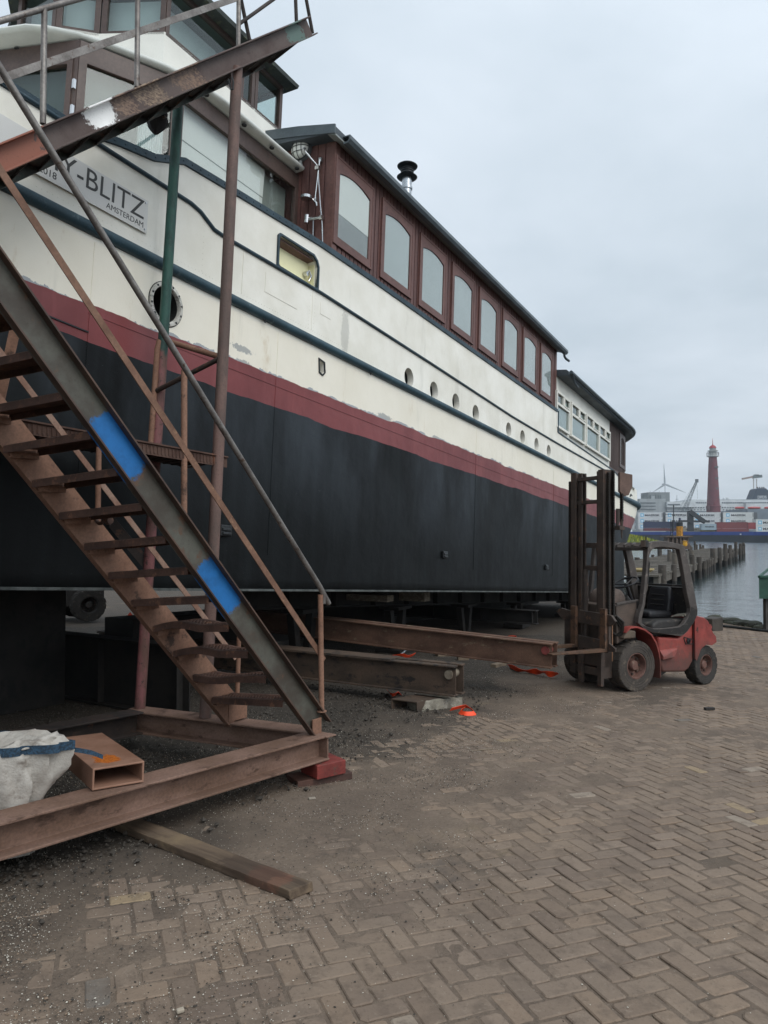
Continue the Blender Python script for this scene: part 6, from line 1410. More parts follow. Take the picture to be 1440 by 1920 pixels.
    while sdist < ln:
        for off, big in ((-.25, 1), (5.45, 0)):
            p = J0 + jd * (sdist + r2.uniform(-.4, .4)) + jn * (off + r2.uniform(-.15, .15)); hgt = dz + r2.choice([.1, .3, .55, .8, 1.0, 1.3]) * (.45 if sdist < 14 else 1); rr = r2.uniform(.17, .26)
            m = MB(); lean = Vector((r2.uniform(-.06, .06), r2.uniform(-.06, .06), 0)); m.tube([p + ZU * (WATER - .8), p + lean * .5 + ZU * (dz - .6)], [rr * 1.05, rr], 9); pl = m.build('pile', wet, jt, world=True, smooth=40)
            m = MB(); m.tube([p + lean * .5 + ZU * (dz - .6), p + lean + ZU * hgt], [rr, rr * .92], 9); m.build('pile_head', hd, pl, world=True, smooth=40)
        if i % 2 == 0:
            m = MB(); m.bar(J0 + jd * sdist - jn * .1 + ZU * (dz - .5), J0 + jd * (sdist + 3) + jn * 4.8 + ZU * (WATER + .2), .2, .2); m.bar(J0 + jd * sdist + jn * 0 + ZU * (dz - .4), J0 + jd * (sdist + 2.6) + jn * 0 + ZU * (WATER + .25), .16, .2); m.build('jetty_brace', wet, jt, world=True)
        sdist += r2.uniform(1.9, 4.3) + (1.5 if sdist < 14 else 0); i += 1
    for sdist, off in ((4, 1.2), (9, 3.8), (15, 1.0), (21, 2.2), (27, 1.2)):
        c = J0 + jd * sdist + jn * off + ZU * dz; m = MB(); m.tube([c, c + ZU * .9], [.22, .20], 10); o = m.build('bollard', wd, jt, world=True, smooth=40)
    for sdist, off, n_ in ((2.5, 1.3, 'left'), (6, 4.4, 'right')):
        c = J0 + jd * sdist + jn * off + ZU * (dz + .06); m = MB()
        for q in range(4): m.tube([c + Vector((math.cos(a_ * .5) * (.5 + .09 * q), math.sin(a_ * .5) * (.4 + .08 * q), .06 * q)) for a_ in range(13)], .06, 6, closed=True)
        o = m.build('rope_coil', plain('straw rope ' + n_, lin('#a3926a'), .9), None, loc=c, smooth=60); tag(o, {'left': 'straw coloured rope coil lying on the near end of the jetty', 'right': 'second rope coil lying on the far edge of the jetty deck'}[n_], 'rope')
    # ---- mooring platform with the yellow buffer
    Y = 92; mp = thing('mooring_platform', 'brown steel mooring platform with a tall yellow and black buffer', 'platform', at(1267, 1040, Y)); br = weathered('rusty platform', lin('#6a5a50'), lin('#54463d'), None, 1.5)
    MB().minmax(at(1250, 1007.5, Y - 1.2), at(1284.5, 1005, Y + 1.2)).build('platform_top', br, mp, world=True); MB().minmax(at(1252, 1030, Y - .9), at(1283, 1018.5, Y + .9)).build('platform_base', br, mp, world=True)
    for x in (1253, 1261, 1269, 1276, 1282): MB().minmax(at(x - .9, 1019, Y - 1), at(x + .9, 1007, Y - .8)).build('platform_post', br, mp, world=True)
    MB().minmax(at(1252, 1019, Y - .5), at(1283, 1007, Y + .8)).build('platform_wall', weathered('platform wall', lin('#7a6c62'), lin('#5f534b'), None, 1.5), mp, world=True)
    yl = weathered('buffer yellow', lin('#c98f2a'), lin('#a8752a'), lin('#6a4f2c'), 3, (.6, .8), .2, amt=.4)
    m = MB(); c = at(1274.4, 1005, Y); s = pxm(Y); m.lathe([(0, 0), (6.2 * s, 0), (6.2 * s, 17.4 * s), (5.8 * s, 18 * s), (0, 18 * s)], c, ZU, 8); m.build('buffer', yl, mp, world=True)
    m = MB(); m.lathe([(5.9 * s, 18 * s), (5.9 * s, 25 * s), (5.0 * s, 26 * s), (0, 26 * s)], c, ZU, 10); m.build('buffer_cap', bk, mp, world=True); m = MB(); m.lathe([(.6 * s, 26 * s), (.6 * s, 34 * s), (0, 34.4 * s)], c, ZU, 8); m.build('buffer_light', bk, mp, world=True)
    for x in (1258, 1261): m = MB(); m.tube([at(x, 1005, Y), at(x, 975, Y)], .05, 6); m.build('platform_pole', bk, mp, world=True)
    m = MB(); p = at(1284.5, 1020, 80); m.lathe([(0, -.25), (.2, -.2), (.25, .0), (.2, .22), (.3, .3), (.0, .35)], p, ZU, 14); o = m.build('mooring_bollard', plain('bollard yellow', lin('#d19a22'), .5), None, loc=p, smooth=50); tag(o, 'small bright yellow bollard at the jetty edge below the mooring platform', 'bollard')
    # ---- green bin on trestle legs at the water's edge
    g = on_ground(1434, 1182); Y = g.y; gt = thing('green_hopper', 'dark green steel hopper with an open lid standing on tall legs at the quay', 'hopper', g); gm_ = weathered('hopper green', lin('#2f5a4a'), lin('#24473b'), lin('#3d4a40'), 3, (.5, .7), .2, amt=.2); lg = weathered('leg timber', lin('#4d4a46'), lin('#3b3936'), None, 3)
    x0 = at(1419.5, 1100, Y).x; zb, zt = at(1420, 1122, Y).z, at(1420, 1082, Y).z; x1 = x0 + 1.9; sk = .75
    m = MB(); m.ring([Vector((x0, Y - .1, zt)), Vector((x1, Y - .1, zt)), Vector((x1 + 1, Y + 1.3, zt)), Vector((x0 + 1, Y + 1.3, zt))], [Vector((x0 + .05, Y - .05, zt)), Vector((x1 - .05, Y - .05, zt)), Vector((x1 + .9, Y + 1.25, zt)), Vector((x0 + 1.0, Y + 1.25, zt))], (0, 0, zb - zt)); m.build('hopper_body', gm_, gt, world=True)
    m = MB(); m.prism([(x0 + .05, Y - .05, zt - .12), (x1 - .05, Y - .05, zt - .12), (x1 + .9, Y + 1.25, zt - .12), (x0 + 1.0, Y + 1.25, zt - .12)], (0, 0, .04)); m.build('hopper_load', plain('pale load', lin('#b9bfc2'), .7, var=.3, scale=9), gt, world=True)
    m = MB(); m.bar((x0 + .0, Y - .1, zt + .01), (x0 + 1.0, Y + 1.3, zt + .16), .05, .05); m.bar((x0, Y - .12, zt + .02), (x1, Y - .12, zt + .02), .05, .05); m.bar((x0 + 1, Y + 1.3, zt + .15), (x1 + 1, Y + 1.3, zt + .15), .05, .05); m.build('hopper_rim', gm_, gt, world=True)
    for dx, dy in ((.30, .1), (1.05, 1.1), (1.7, .1), (2.4, 1.1)): m = MB(); m.bar((x0 + dx, Y + dy, gz(x0 + dx, Y + dy)), (x0 + dx, Y + dy, zb), .14, .14, (1, 0, 0)); m.build('leg', lg, gt, world=True)
    # ---- kerb timbers, stones and hose along the quay
    p, q = on_ground(1322, 1160, .28), on_ground(1346, 1162, .28); o = MB().bar(p + Vector((0, 0, -.14)), q + Vector((0, 0, -.14)), .5, .36).build('quay_timber', weathered('dark quay timber', lin('#4c453e'), lin('#393430'), None, 3), None, loc=p, bevel=.02); tag(o, 'dark squared timber baulk at the quay edge behind the forklift', 'timber')
    r3 = random.Random(8)
    for i in range(16):
        px = 1342 + i * 5.6; p = on_ground(px, 1163 + i * .95 + r3.uniform(-1, 2)); s = r3.uniform(.10, .26); m = MB(); rg = []
        for zz, k_ in ((-.2, .8), (.1, 1.0), (.45, .8), (.62, .35)): rg.append([p + Vector((s * k_ * math.cos(a_) * r3.uniform(.75, 1.25), s * k_ * math.sin(a_) * r3.uniform(.75, 1.2), s * zz)) for a_ in [j * math.pi / 4 for j in range(8)]])
        m.loft(rg); o = m.build('quay_stone', M_QS, None, loc=p); tag(o, 'dark weedy stone on the edge of the quay', 'stone', 'dark stones along the quay edge')
    pts = [on_ground(x, y, .03) for x, y in ((1325, 1168), (1345, 1173), (1375, 1176), (1410, 1180), (1445, 1184), (1500, 1190))]
    o = MB().tube(pts, .035, 8).build('hose', M_DARK, None, loc=pts[0], smooth=50); tag(o, 'black hose lying along the quay edge behind the forklift', 'hose')
M_QS = weathered('weedy stone', lin('#4b4a42'), lin('#37382f'), lin('#3f4a30'), 3, (.7, .9), .4, amt=.4)
harbour()

# ================================================================ things lying about the yard
M_BEAM = weathered('grimy cradle beam', lin('#5b4a3d'), lin('#443930'), lin('#2b2724'), 2.0, (0.6, 0.85), 0.4, streak=(1, 1, 2), amt=0.4)
M_BEAM2 = weathered('rusty cradle beam', lin('#6b4f3f'), lin('#51392d'), lin('#7a6a55'), 2.5, (0.6, 0.85), 0.4, streak=(1, 1, 2), amt=0.2)
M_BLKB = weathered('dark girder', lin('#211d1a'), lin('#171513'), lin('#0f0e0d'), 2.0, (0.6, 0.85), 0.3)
NI = -N3
def cradle_beam(name, label, end, slope, length, h, gap, mat, pin_m, pin_len=0.0, deck=True):
    """two I beams side by side under a cover strip, tied by a pipe pin at the near end"""
    d = (NI + ZU * slope).normalized(); S = Vector((A3.x, A3.y, 0)).normalized()
    t = thing(name, label, 'steel beam', end)
    def P(mb, n, m, **kw): return mb.build(n, m, t, world=True, **kw)
    up = d.cross(S); up = up if up.z > 0 else -up
    for k in (0, 1):
        p = Vector(end) + S * (gap * k) + d * (0.0 if k else 0.02)
        P(MB().ibeam(p, p + d * length, h, 0.11, 0.012, 0.018, up), 'girder', mat, bevel=0.003)
    m = MB(); m.tube([Vector(end) + d * .10 + up * h * .70 - S * .03, Vector(end) + d * .10 + up * h * .70 + S * (gap + .03)], 0.052, 18); P(m, 'pipe_pin', pin_m, smooth=40)
    m = MB(); m.tube([Vector(end) + d * .08 + up * h * .66 - S * .009, Vector(end) + d * .08 + up * h * .66 - S * .016], .05, 18); P(m, 'pin_boss', mat, smooth=40)
    if deck:
        m = MB(); m.bar(Vector(end) + d * 0.85 + S * gap / 2 + up * (h + .006), Vector(end) + d * length + S * gap / 2 + up * (h + .006), gap + 0.1, .010, up); P(m, 'cover_strip', mat)
    return t
E1 = on_ground(858, 1306, 0.155); 
cradle_beam('cradle_beam', 'grimy double steel beam ending in a pipe pin on a concrete block', E1, 0.0, 6.0, 0.345, 0.17, M_BEAM, weathered('pale pipe', lin('#8f8474'), lin('#776b5d'), None, 9))
E2 = Vector((2.11, 9.36, 0.05))
cradle_beam('cradle_beam', 'rusty double steel beam with a red pipe pin, held by the forklift', E2, 0.036, 5.4, 0.31, 0.15, M_BEAM2, weathered('red pipe', lin('#8c3f3a'), lin('#6f3531'), None, 9), deck=False)
def boat_w(s, w, z): return BOAT_M @ L(s, w, z)
def girder(name, label, p, q, h, w, mat):
    p = Vector(p); q = Vector(q); t = thing(name, label, 'steel beam', p)
    MB().ibeam(p, q, h, w, .014, .02).build('web_and_flanges', mat, t, world=True, bevel=.003)
    n = int((q - p).length / 1.2); d = (q - p).normalized(); S = d.cross(ZU).normalized(); m = MB()
    for i in range(n + 1):
        m = MB(); m.box(p + d * (.1 + i * 1.2) + ZU * h / 2, (.012, w * .9, h - .04), 0, d, S); m.build('stiffener', mat, t, world=True)
# dark girders and stools below the hull
gl = 'dark steel girder lying in the shadow under the boat'
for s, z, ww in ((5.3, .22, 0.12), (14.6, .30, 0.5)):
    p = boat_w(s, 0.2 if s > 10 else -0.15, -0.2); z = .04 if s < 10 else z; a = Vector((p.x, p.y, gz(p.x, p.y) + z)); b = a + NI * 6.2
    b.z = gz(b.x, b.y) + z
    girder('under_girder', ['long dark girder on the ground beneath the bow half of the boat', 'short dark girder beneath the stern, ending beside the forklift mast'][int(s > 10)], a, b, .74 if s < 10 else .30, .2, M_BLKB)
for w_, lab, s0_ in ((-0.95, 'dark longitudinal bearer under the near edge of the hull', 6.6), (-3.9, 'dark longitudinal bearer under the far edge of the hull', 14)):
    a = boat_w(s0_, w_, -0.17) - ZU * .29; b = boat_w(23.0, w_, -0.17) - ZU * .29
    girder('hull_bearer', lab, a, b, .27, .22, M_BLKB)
k = 0
for s in (8.2, 10.8, 13.6, 16.6, 20.5):
    for w_ in ((-.95, -3.9) if s > 12 else (-.95,)):
        p = boat_w(s, w_, -.17) - ZU * .29; g = gz(p.x, p.y); hh = p.z - g
        side = 'near' if w_ > -2 else 'far'
        t = thing('hull_stand', ('dark braced stand under the %s edge of the hull' % side), 'stand', (p.x, p.y, g), group='stands under the %s hull edge' % side)
        A = Vector((A3.x, A3.y, 0)).normalized()
        def Pm(m, n): return m.build(n, M_BLKB, t, world=True, bevel=.004)
        Pm(MB().box((p.x, p.y, g + .05), (.6, .5, .1), 0, A, N3), 'base_plate')
        Pm(MB().box((p.x, p.y, p.z - .03), (.5, .4, .06), 0, A, N3), 'head_plate')
        for a1, a2 in ((-.12, -.24), (.12, .24)): Pm(MB().bar(Vector((p.x, p.y, g + .1)) + A * a1, Vector((p.x, p.y, p.z - .06)) + A * a2, .12, .12, N3), 'leg')
# dark boxes added to block light under the hull, leaving a gap through which the far yard shows
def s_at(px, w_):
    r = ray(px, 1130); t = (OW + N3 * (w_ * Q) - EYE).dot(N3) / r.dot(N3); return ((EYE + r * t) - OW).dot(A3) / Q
for lab, xa, xb, w_, z0, z1 in (('dark box added to block light under the bow end of the hull', -900, 122, -1.7, .02, 1.5), ('dark box added to block light under the hull behind the stair posts', 248, 560, -2.0, .30, .86), ('long dark box added to block light deep under the middle of the hull', 560, 1010, -3.3, .02, 1.02)):
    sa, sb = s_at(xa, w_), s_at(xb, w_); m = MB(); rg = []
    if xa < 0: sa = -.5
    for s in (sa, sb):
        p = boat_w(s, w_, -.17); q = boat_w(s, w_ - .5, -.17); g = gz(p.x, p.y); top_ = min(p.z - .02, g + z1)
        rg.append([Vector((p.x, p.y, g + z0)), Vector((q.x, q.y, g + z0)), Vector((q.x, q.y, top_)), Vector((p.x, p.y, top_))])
    m.loft(rg); o = m.build('light_blocker', M_BLKB, None, loc=rg[0][0], bevel=.01); tag(o, lab, 'box beam')
# timbers seen in the gap between hull and ground
def block(name, label, cat, c, size, yaw, mat, bev=.006, group=None, z0=None, pitch=0):
    c = Vector(c); R_ = Matrix.Rotation(yaw, 3, 'Z') @ Matrix.Rotation(pitch, 3, 'Y'); m = MB()
    m.box(c, size, 0, R_ @ Vector((1, 0, 0)), R_ @ Vector((0, 1, 0)), R_ @ Vector((0, 0, 1)))
    o = m.build(name, mat, None, loc=c - ZU * size[2] / 2, bevel=bev); return tag(o, label, cat, group)
M_OLDWOOD = weathered('grey old timber', lin('#6f6455'), lin('#574d41'), lin('#7d7463'), 3, (.7, .9), .4, streak=(.4, 4, 4))
shp = math.atan2(NI.y, NI.x)
p = boat_w(9.3, -.55, -.17); block('packing_timber', 'pale packing timber wedged below the hull behind the stair rail post', 'timber', p - ZU * .12, (.75, .2, .10), shp, M_OLDWOOD)
p = boat_w(10.6, -.5, -.17); block('packing_timber', 'bolted timber pad below the hull midway along its side', 'timber', p - ZU * .10, (.5, .22, .16), shp, M_OLDWOOD)

# red painted timber block carrying the frame corner, and its underlayer
def wood(name, a, b, streak):
    return weathered(name, lin(a), lin(b), None, 4, (.65, .85), .4, streak=streak)
bc = on_ground(590, 1462); yw = math.atan2(-0.791, -0.6116)
c = Vector((-0.56, 5.93, gz(-.5, 5.9)))
m_red = weathered('red painted timber', lin('#8a3a33'), lin('#6d2f2a'), lin('#59463b'), 6, (.55, .75), .35, amt=.3)
block('timber_block', 'red painted timber block under the frame corner of the stair tower', 'timber', Vector((-0.47, 5.83, gz(-.47, 5.83) + .112)), (.26, .24, .105), R(37), m_red, .006)
block('timber_block', 'low dark timber underneath the red painted block', 'timber', Vector((-0.50, 5.84, gz(-.5, 5.84) + .027)), (.46, .22, .055), R(30), weathered('dark timber', lin('#5f4238'), lin('#43302a'), None, 6), .004)
# plank on the pavers
def plank():
    a = on_ground(215, 1548, .0); b = on_ground(566, 1680, .0); d = (b - a); ln = d.length; d.normalize(); S = GN.cross(d).normalized()
    a = a - d * .5; m = MB(); w = .15; h = .045; rg = []
    n = 26
    for i in range(n + 1):
        f = i / n; p = a.lerp(b, f) + GN * (.008 + .006 * math.sin(f * 5)); j = lambda s: .002 * math.sin(i * 1.7 + s)
        rg.append([p - S * (w / 2 + j(0)), p + S * (w / 2 + j(1)), p + S * (w / 2 + j(1)) + GN * h, p - S * (w / 2 + j(2)) + GN * (h + j(3))])
    rg[-1] = [rg[-1][0] - d * .01, rg[-1][1] + d * .012, rg[-1][2] + d * .004, rg[-1][3] - d * .02]
    m.loft(rg)
    t = NT('weathered plank'); r = Matrix.Identity(3)
    ang = math.atan2(d.y, d.x)
    mp = t.n('ShaderNodeMapping'); mp.inputs['Rotation'].default_value = (0, 0, -ang); t.k(t.obj, mp.inputs[0])
    g1 = t.noise(9, 7, .7, src=mp.outputs[0], stretch=(.12, 1.6, 1.6)); g2 = t.noise(3, 5, .6)
    col = t.mix(t.step(g1, .3, .7), lin('#6a5a4a'), lin('#44382e')); col = t.mix(t.step(g2, .5, .7), col, lin('#776650'))
    end = t.spot(tuple(b - d * .22 - a), .14, .3, 12); col = t.mix(t.math('MULTIPLY', end, .3), col, lin('#7a4838'))
    dk = t.spot(tuple(b - d * .36 - a), .2, .3, 12); col = t.mix(t.math('MULTIPLY', dk, .5), col, lin('#3b2f28'))
    t.bump(g1, .6, .006); mt = t.done(col, .8, 0, .3)
    o = m.build('plank', mt, None, loc=a, bevel=.004); tag(o, 'weathered wooden plank on the pavers, its end stained red', 'plank')
plank()
# rectangular hollow section resting on the frame
def hollow():
    a = on_ground(222, 1476, .363); d = Vector((-.60, .80, 0)).normalized(); d = (d - GN * d.dot(GN)).normalized(); S = GN.cross(d).normalized()
    w, h, t_ = .30, .125, .012
    t = NT('dusty hollow section'); n1 = t.noise(3, 6, .6); f = t.noise(60, 5, .7)
    col = t.mix(t.step(n1, .35, .65), lin('#8f6d5b'), lin('#775644')); col = t.mix(t.math('MULTIPLY', t.step(f, .55, .75), .4), col, lin('#4b3529'))
    o_ = t.spot(tuple(d * .17 + GN * h + S * .02), .085, .55, 9, (1, 1, 1)); col = t.mix(o_, col, t.mix(t.step(f, .4, .6), lin('#b5651f'), lin('#8f4a17')))
    t.bump(t.math('ADD', f, n1), .3, .005); mt = t.done(col, .7, 0, .35)
    m = MB(); oc = [(-w / 2, 0), (w / 2, 0), (w / 2, h), (-w / 2, h)]; ic = [(-w / 2 + t_, t_), (w / 2 - t_, t_), (w / 2 - t_, h - t_), (-w / 2 + t_, h - t_)]
    P2 = lambda c: a + S * c[0] + GN * (c[1] + .004)
    m.ring([P2(c) for c in oc], [P2(c) for c in ic], d * .85)
    o = m.build('hollow_section', mt, None, loc=a, bevel=.004); tag(o, 'short dusty steel box section with an orange rust stain, lying on the frame', 'box section')
hollow()
# big white sack with blue webbing
def sack():
    base = at(-66, 1470, 4.22); base.z = gz(base.x, base.y) + .06
    t = thing('woven_sack', 'crumpled white woven sack with blue webbing beside the steel frame', 'sack', base)
    cm = NT('woven plastic'); n1 = cm.noise(3, 6, .7); wv = cm.noise(90, 2, .5)
    col = cm.mix(cm.step(n1, .35, .7), lin('#aca79f'), lin('#877f76')); col = cm.mix(cm.step(cm.noise(5, 7, .7, loc=(4, 4, 4)), .55, .72), col, lin('#6f665d'))
    cm.bump(cm.math('ADD', wv, cm.math('MULTIPLY', n1, 4)), .5, .006); mw = cm.done(col, .6, 0, .35)
    ztop = at(0, 1412, 4.05).z - base.z
    def rad(a, f):
        # folds run up and down and twist slightly; the mouth flares towards the frame
        r = .40 + .05 * math.sin(f * 2.4) + .10 * f * max(0, math.cos(a - .2)) ** 2
        fold = .05 * (abs(math.sin(a * 3.5 + 2.2 * f)) - .5) + .035 * (abs(math.sin(a * 7 - 3 * f + 1)) - .5) + .014 * math.sin(a * 19 + 9 * f)
        nz = fbm(np.array([a * 2.1 + f * 1.6]), np.array([f * 2.6 - a * .5]), 1.3, 4, 7)[0]; fold += .045 * (abs(nz - .5) * 4 - .5)
        pinch = -.10 * math.exp(-((f - .42) / .22) ** 2) * max(0, math.cos(a - .35)) ** 3
        return r + fold * (.35 + .9 * f) + pinch
    rings = []; n = 96; K = 26
    for i in range(K + 1):
        f = i / K; z = ztop * f
        rings.append([base + Vector((rad(2 * math.pi * j / n, f) * math.cos(2 * math.pi * j / n), rad(2 * math.pi * j / n, f) * math.sin(2 * math.pi * j / n) * .42, z + (.012 * math.sin(j * .6 + i * .9) if 0 < i < K else 0))) for j in range(n)])
    top = rings[-1]; c = base + ZU * ztop
    for k, dz_ in ((.92, .03), (.7, .02), (.35, -.05)): rings.append([c + (p - c) * k + ZU * (dz_ + .02 * math.sin(j * .5 + k * 9)) for j, p in enumerate(top)])
    MB().loft(rings).build('sack_body', mw, t, world=True, smooth=70)
    m = MB(); rg = []
    for j in range(n + 1):
        p = top[j % n]; o_ = (p - c).normalized() * .008; rg.append([p + o_ + ZU * .022, p + o_ * 1.9 + ZU * .022, p + o_ * 1.9 - ZU * .026, p + o_ - ZU * .026])
    m.loft(rg, cap=False); w = NT('blue webbing'); w1 = w.noise(80, 3, .6); c1 = w.mix(w.step(w1, .4, .6), lin('#29465c'), lin('#1a2b39')); w.bump(w1, .6, .004); mw2 = w.done(c1, .75)
    m.build('webbing', mw2, t, world=True, smooth=50)
    tail = [at(x, y, z) for x, y, z in ((108, 1398, 4.22), (128, 1404, 4.26), (150, 1407, 4.28), (172, 1411, 4.34), (192, 1419, 4.42))]
    m = MB(); m.loft([[p + ZU * .013, p + Vector((.006, -.006, .0)) + ZU * .013, p + Vector((.006, -.006, 0)) - ZU * .013, p - ZU * .013] for p in tail]); m.build('webbing_tail', mw2, t, world=True, smooth=50)
    V = []; rows = [[(8, 1408, 4.10), (52, 1404, 4.10), (104, 1398, 4.22), (122, 1396, 4.3)], [(30, 1396, 4.14), (66, 1390, 4.13), (106, 1380, 4.22), (122, 1386, 4.32)], [(56, 1389, 4.2), (76, 1382, 4.18), (106, 1371, 4.24), (120, 1380, 4.34)]]
    nn = 9
    for fi in range(nn):
        for fj in range(16):
            u, v_ = fj / 15 * 3, fi / (nn - 1) * 2; i0, j0 = min(int(v_), 1), min(int(u), 2); a_, b_ = v_ - i0, u - j0
            P_ = [Vector(at(*rows[i0 + di][j0 + dj])) for di in (0, 1) for dj in (0, 1)]
            q = (P_[0] * (1 - b_) + P_[1] * b_) * (1 - a_) + (P_[2] * (1 - b_) + P_[3] * b_) * a_
            V.append(q + Vector((0, 1, 0)) * .012 * math.sin(fj * 1.3 + fi))
    m = MB(); m.add(V, [(i * 16 + j, i * 16 + j + 1, (i + 1) * 16 + j + 1, (i + 1) * 16 + j) for i in range(nn - 1) for j in range(15)]); o = m.build('sack_flap', mw, t, world=True, smooth=60); so = o.modifiers.new('cloth', 'SOLIDIFY'); so.thickness = .006
sack()
# shackle hooked on a tread
def shackle():
    c = at(188, 968, 5.15); t = thing('shackle', 'rusty bow shackle hanging on a stair tread', 'shackle', c); r = .055
    X = EP; m = MB(); pts = [c + X * (r * math.cos(a)) + ZU * (r * math.sin(a)) * .9 for a in [math.radians(d) for d in range(40, 330, 15)]]
    m.tube([c + X * .10 + ZU * .035] + pts + [c + X * .10 - ZU * .03], .013, 10); m.build('bow', M_TREAD, t, world=True, smooth=50)
    m = MB(); m.tube([c + X * .10 + ZU * .06, c + X * .10 - ZU * .06], .016, 10); m.tube([c + X * .075 - ZU * .03, c + X * .125 - ZU * .03], .024, 10); m.build('pin', M_TREAD, t, world=True, smooth=50)
    c2 = at(222, 885, 4.85); m = MB(); m.tube([c2 + EP * (.04 * math.cos(a)) + (ZU + D1 * .3) * (.035 * math.sin(a)) for a in [i * .5236 for i in range(12)]], .010, 8, closed=True)
    o = m.build('lifting_ring', M_TREAD, None, loc=c2, smooth=50); tag(o, 'rusty lifting ring welded at the stair stringer edge', 'ring')
shackle()
# concrete block and steel channel under the first beam's end
def cblock():
    c = on_ground(826, 1322); yaw = math.atan2(ZU.cross(NI).y, ZU.cross(NI).x)
    S = Vector((A3.x, A3.y, 0)).normalized(); a = on_ground(785, 1336); b = on_ground(868, 1326); d = (b - a).normalized(); nrm = GN.cross(d).normalized()
    m = MB(); rg = []
    for i in range(9):
        f = i / 8; p = a.lerp(b, f); j = .008 * math.sin(i * 2.3); rg.append([p + nrm * .0 + GN * -.01, p + nrm * (.24) - GN * .01, p + nrm * .24 + GN * .115, p + nrm * (.012 + j) + GN * (.118 + j * .5)])
    m.loft(rg); mt = weathered('crumbling concrete', lin('#8d8779'), lin('#6f695e'), lin('#a39d90'), 6, (.8, .95), .9, amt=.4)
    o = m.build('concrete_block', mt, None, loc=a, bevel=.01); tag(o, 'chipped grey concrete block under the pinned beam end', 'concrete block')
    p = on_ground(733, 1330, .0); q = on_ground(782, 1337, 0); u = (q - p).normalized(); v = GN.cross(u).normalized()
    m = MB(); w = (q - p).length; prof = [(0, 0), (0, .12), (w, .12), (w, 0), (w - .012, 0), (w - .012, .106), (.012, .106), (.012, 0)]
    m.sweep(prof, p, p + v * .42 + u * .10, u, GN); o = m.build('channel_offcut', M_BEAM, None, loc=p, bevel=.003); tag(o, 'short upturned steel channel beside the concrete block', 'channel')
cblock()
# orange lashing straps and their ratchet
def strap(label, pts, w=.05, name='lashing_strap', tw=0.0):
    M = bpy.data.materials.get('orange webbing') or plain('orange webbing', lin('#f04a1e'), .6, var=.08, scale=30)
    pts = [Vector(p) for p in pts]; P_ = []
    for i in range(len(pts) - 1):
        p0, p1, p2, p3 = pts[max(i - 1, 0)], pts[i], pts[i + 1], pts[min(i + 2, len(pts) - 1)]
        for f in (0, .2, .4, .6, .8): P_.append(p1 + (p2 - p0) * (.5 * f) + (p0 * 2 - p1 * 5 + p2 * 4 - p3) * (.5 * f * f) + (p1 * 3 - p0 - p2 * 3 + p3) * (.5 * f ** 3))
    P_.append(pts[-1]); m = MB(); rg = []
    for i, p in enumerate(P_):
        d = (P_[min(i + 1, len(P_) - 1)] - P_[max(i - 1, 0)]).normalized(); s = d.cross(ZU).normalized(); a = .9 + tw * math.sin(i * .7); u = (s * math.cos(a) + ZU * math.sin(a)); n = d.cross(u)
        rg.append([p - u * w / 2, p + u * w / 2, p + u * w / 2 + n * .003, p - u * w / 2 + n * .003])
    m.loft(rg); o = m.build(name, M, None, loc=pts[0], smooth=40); return tag(o, label, 'strap', 'orange lashing straps')
G = on_ground
strap('looped orange strap end lying in front of the concrete block', [G(845, 1330, .05), G(872, 1324, .06), G(884, 1330, .05), G(890, 1337, .03), G(872, 1338, .03), G(862, 1334, .03), G(870, 1328, .05)], .05)
strap('short orange strap scrap beside the upturned channel', [G(728, 1296, .05), G(736, 1303, .06), G(745, 1300, .03), G(752, 1302, .03)], .06)
strap('orange strap trailing below the forklift side of the rusty beam', [G(955, 1250, .03), G(975, 1256, .05), G(1000, 1259, .04), G(1015, 1259, .08), G(1030, 1264, .06), G(1046, 1262, .09)], .09, tw=.5)
strap('orange strap hooked to the ratchet between the two beams', [G(728, 1232, .08), G(742, 1230, .10), G(755, 1228, .12), G(765, 1231, .08), G(778, 1226, .10)], .06)
strap('thin orange strap on the far ground behind the hull', [G(228, 1172, .0), G(238, 1160, .25), G(246, 1150, .5)], .07)
strap('orange strap lying flat beneath the hull far side', [G(225, 1170, .02), G(250, 1171, .02), G(275, 1170, .02)], .07)
strap('orange strap snippet on top of the dark girder near the forklift', [at(952, 1195, 11.5), at(960, 1194, 11.5), at(968, 1195, 11.5)], .06)
c = G(758, 1222, .16); t = thing('ratchet_buckle', 'steel ratchet buckle standing open on the orange strap', 'ratchet', c)
m = MB(); e1, e2 = Vector((.8, .2, .5)).normalized(), Vector((-.4, .1, .9)).normalized(); m.tube([c, c + e1 * .10, c + e1 * .10 + e2 * .07, c + e2 * .07 + e1 * .02, c], .006, 6); m.build('handle', M_STEELP, t, world=True)
m = MB(); m.box(c - e1 * .03, (.07, .05, .025), 0, e1, e1.cross(e2).normalized(), e2); m.build('ratchet_body', M_STEELP, t, world=True, bevel=.004)
# scraps of timber and rock between the beams
M_SCRAP = weathered('pale broken timber', lin('#8b7a66'), lin('#6b5d4e'), None, 6, (.7, .9), .4)
for lab, px, py, sz, yw in (('pale broken slab behind the pinned beam', 835, 1232, (.36, .10, .16), .5), ('second pale slab fragment right of the broken slab', 868, 1240, (.18, .08, .12), .2), ('pale timber offcut near the trailing strap', 935, 1250, (.34, .10, .06), .9), ('thin splintered stick between the beams', 900, 1236, (.5, .03, .03), 1.1), ('thin bar leaning near the ratchet', 800, 1222, (.7, .05, .03), .35)):
    p = G(px, py); block('timber_scrap', lab, 'timber', p + ZU * sz[2] / 2, sz, yw, M_SCRAP, .004)
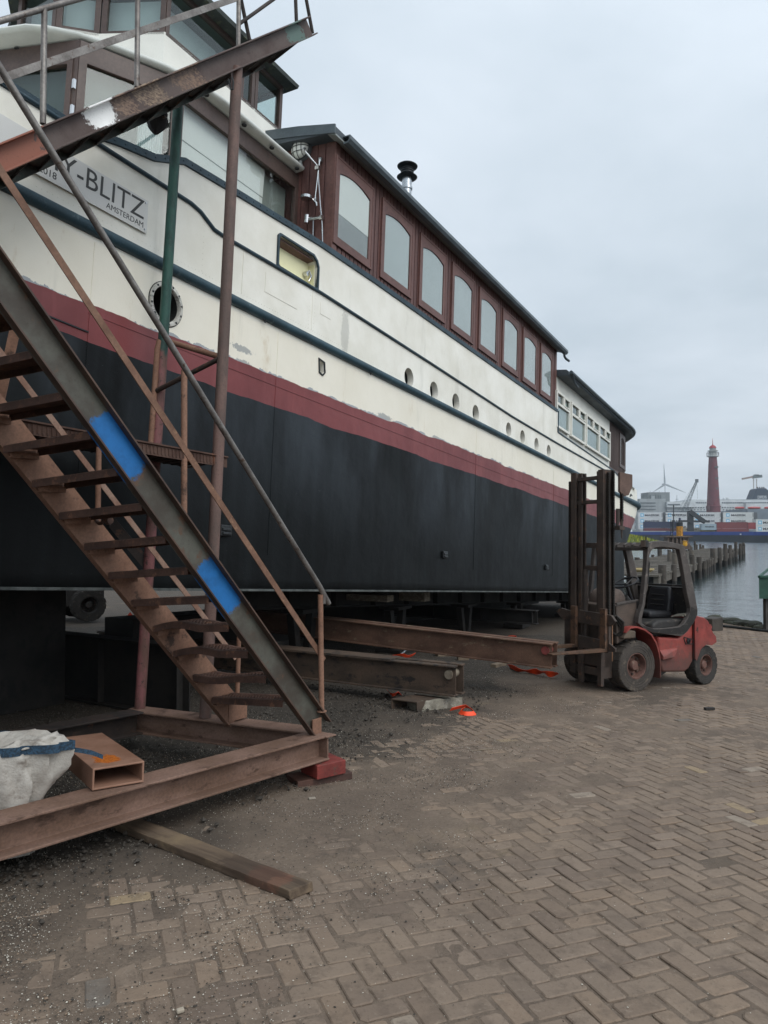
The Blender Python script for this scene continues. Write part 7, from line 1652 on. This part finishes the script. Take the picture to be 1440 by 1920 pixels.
# small debris lying on the pavers
for lab, px, py, sz, yw, hx in (('flat pale stone chip on the pavers by the plank end', 585, 1500, (.05, .03, .012), .3, '#8d8376'), ('dark rubber scrap on the pavers below the forklift', 1330, 1332, (.12, .05, .03), .2, '#2b2724'), ('thin twig lying on the dusty pavers', 905, 1408, (.22, .008, .008), .3, '#7d705f'), ('pale pebble at the near edge of the pavers', 338, 1901, (.028, .02, .014), .5, '#a09585')):
    p = G(px, py); block('debris', lab, 'debris', p + ZU * (sz[2] / 2 + .006), sz, yw, plain('debris ' + hx, lin(hx), .85), .004)
# yard loader behind the boat, one wheel showing below the hull
def loader():
    o = on_ground(168, 1166); X = Vector((.80, .60, 0)); Y = Vector((-.60, .80, 0)); m4 = frame_matrix(X, Y, ZU, o)
    t = thing('yard_loader', 'dark wheeled loader with chunky tyres behind the hull', 'loader', mat=m4)
    for x, y, s in ((0, .16, -1), (0, 1.5, 1), (-2.0, .16, -1), (-2.0, 1.5, 1)): wheel(t, 'wheel', Vector((x, y, .40)), .40, .32, .22, (0, s, 0), M_TYRE2, 16, 8, aggressive=True, hub_m=M_FDARK)
    MB().minmax((-2.5, .35, .35), (.45, 1.3, .8)).build('chassis', M_FDARK, t, bevel=.03); MB().minmax((-2.4, .3, .8), (-1.2, 1.35, 1.5)).build('engine_cover', plain('loader paint', lin('#6e6a3b'), .5), t, bevel=.06)
    MB().minmax((-1.1, .4, .8), (.1, 1.25, 2.3)).build('cab', M_FDARK, t, bevel=.05); m = MB(); m.bar((-2.0, .8, 1.4), (1.4, .8, .7), .25, .25); m.build('boom', M_FDARK, t)
loader()

def bundle():
    c = at(294, 222, 6.75); t = thing('cloth_bundle', 'black cloth bundle tied under the upper stair flight', 'cloth', c); m = MB(); rg = []
    for i in range(9):
        f = i / 8; r = .075 * math.sin(math.pi * min(1, .12 + f * .86)) + .012; p = c + ZU * (.10 - .24 * f) + EP * (.02 * math.sin(f * 5))
        rg.append([p + EP * r * (1 + .25 * math.sin(j * 1.9 + f * 6)) * math.cos(j * math.pi / 7) + D1 * r * (1 + .2 * math.cos(j * 2.3)) * math.sin(j * math.pi / 7) for j in range(14)])
    m.loft(rg); m.build('wrapped_cloth', plain('black cloth', lin('#221f20'), .9, bump=.5), t, world=True, smooth=60)
    m = MB(); m.tube([c + ZU * .12, c + EP * .05 + ZU * .04, c + EP * .09 - ZU * .02, c + EP * .13 - ZU * .03], .012, 6); m.build('tie_end', plain('rag tie', lin('#4a3c33'), .9), t, world=True)
    q = at(428, 160, 6.3); m = MB(); m.tube([q + ZU * .05, q + EP * .02, q + EP * .035 - ZU * .05, q + EP * .06 - ZU * .06, q + EP * .065, q + EP * .05 + ZU * .05], .008, 6); o = m.build('cable_loop', M_DARK, None, loc=q, smooth=60); tag(o, 'small black cable loop hanging beside the brown stair post', 'cable')
bundle()

# ================================================================ thin sea haze over yard and harbour
def build_haze():
    m = bpy.data.materials.new('sea haze'); m.use_nodes = True; nt = m.node_tree; nt.nodes.clear()
    o = nt.nodes.new('ShaderNodeOutputMaterial'); v = nt.nodes.new('ShaderNodeVolumePrincipled'); nt.links.new(v.outputs[0], o.inputs['Volume'])
    v.inputs['Color'].default_value = (0.86, 0.92, 0.98, 1); v.inputs['Density'].default_value = 0.00022; v.inputs['Anisotropy'].default_value = 0.2
    tag(MB().minmax((-900, -60, -6), (1100, 1300, 135)).build('haze', m), kind='stuff')
build_haze()
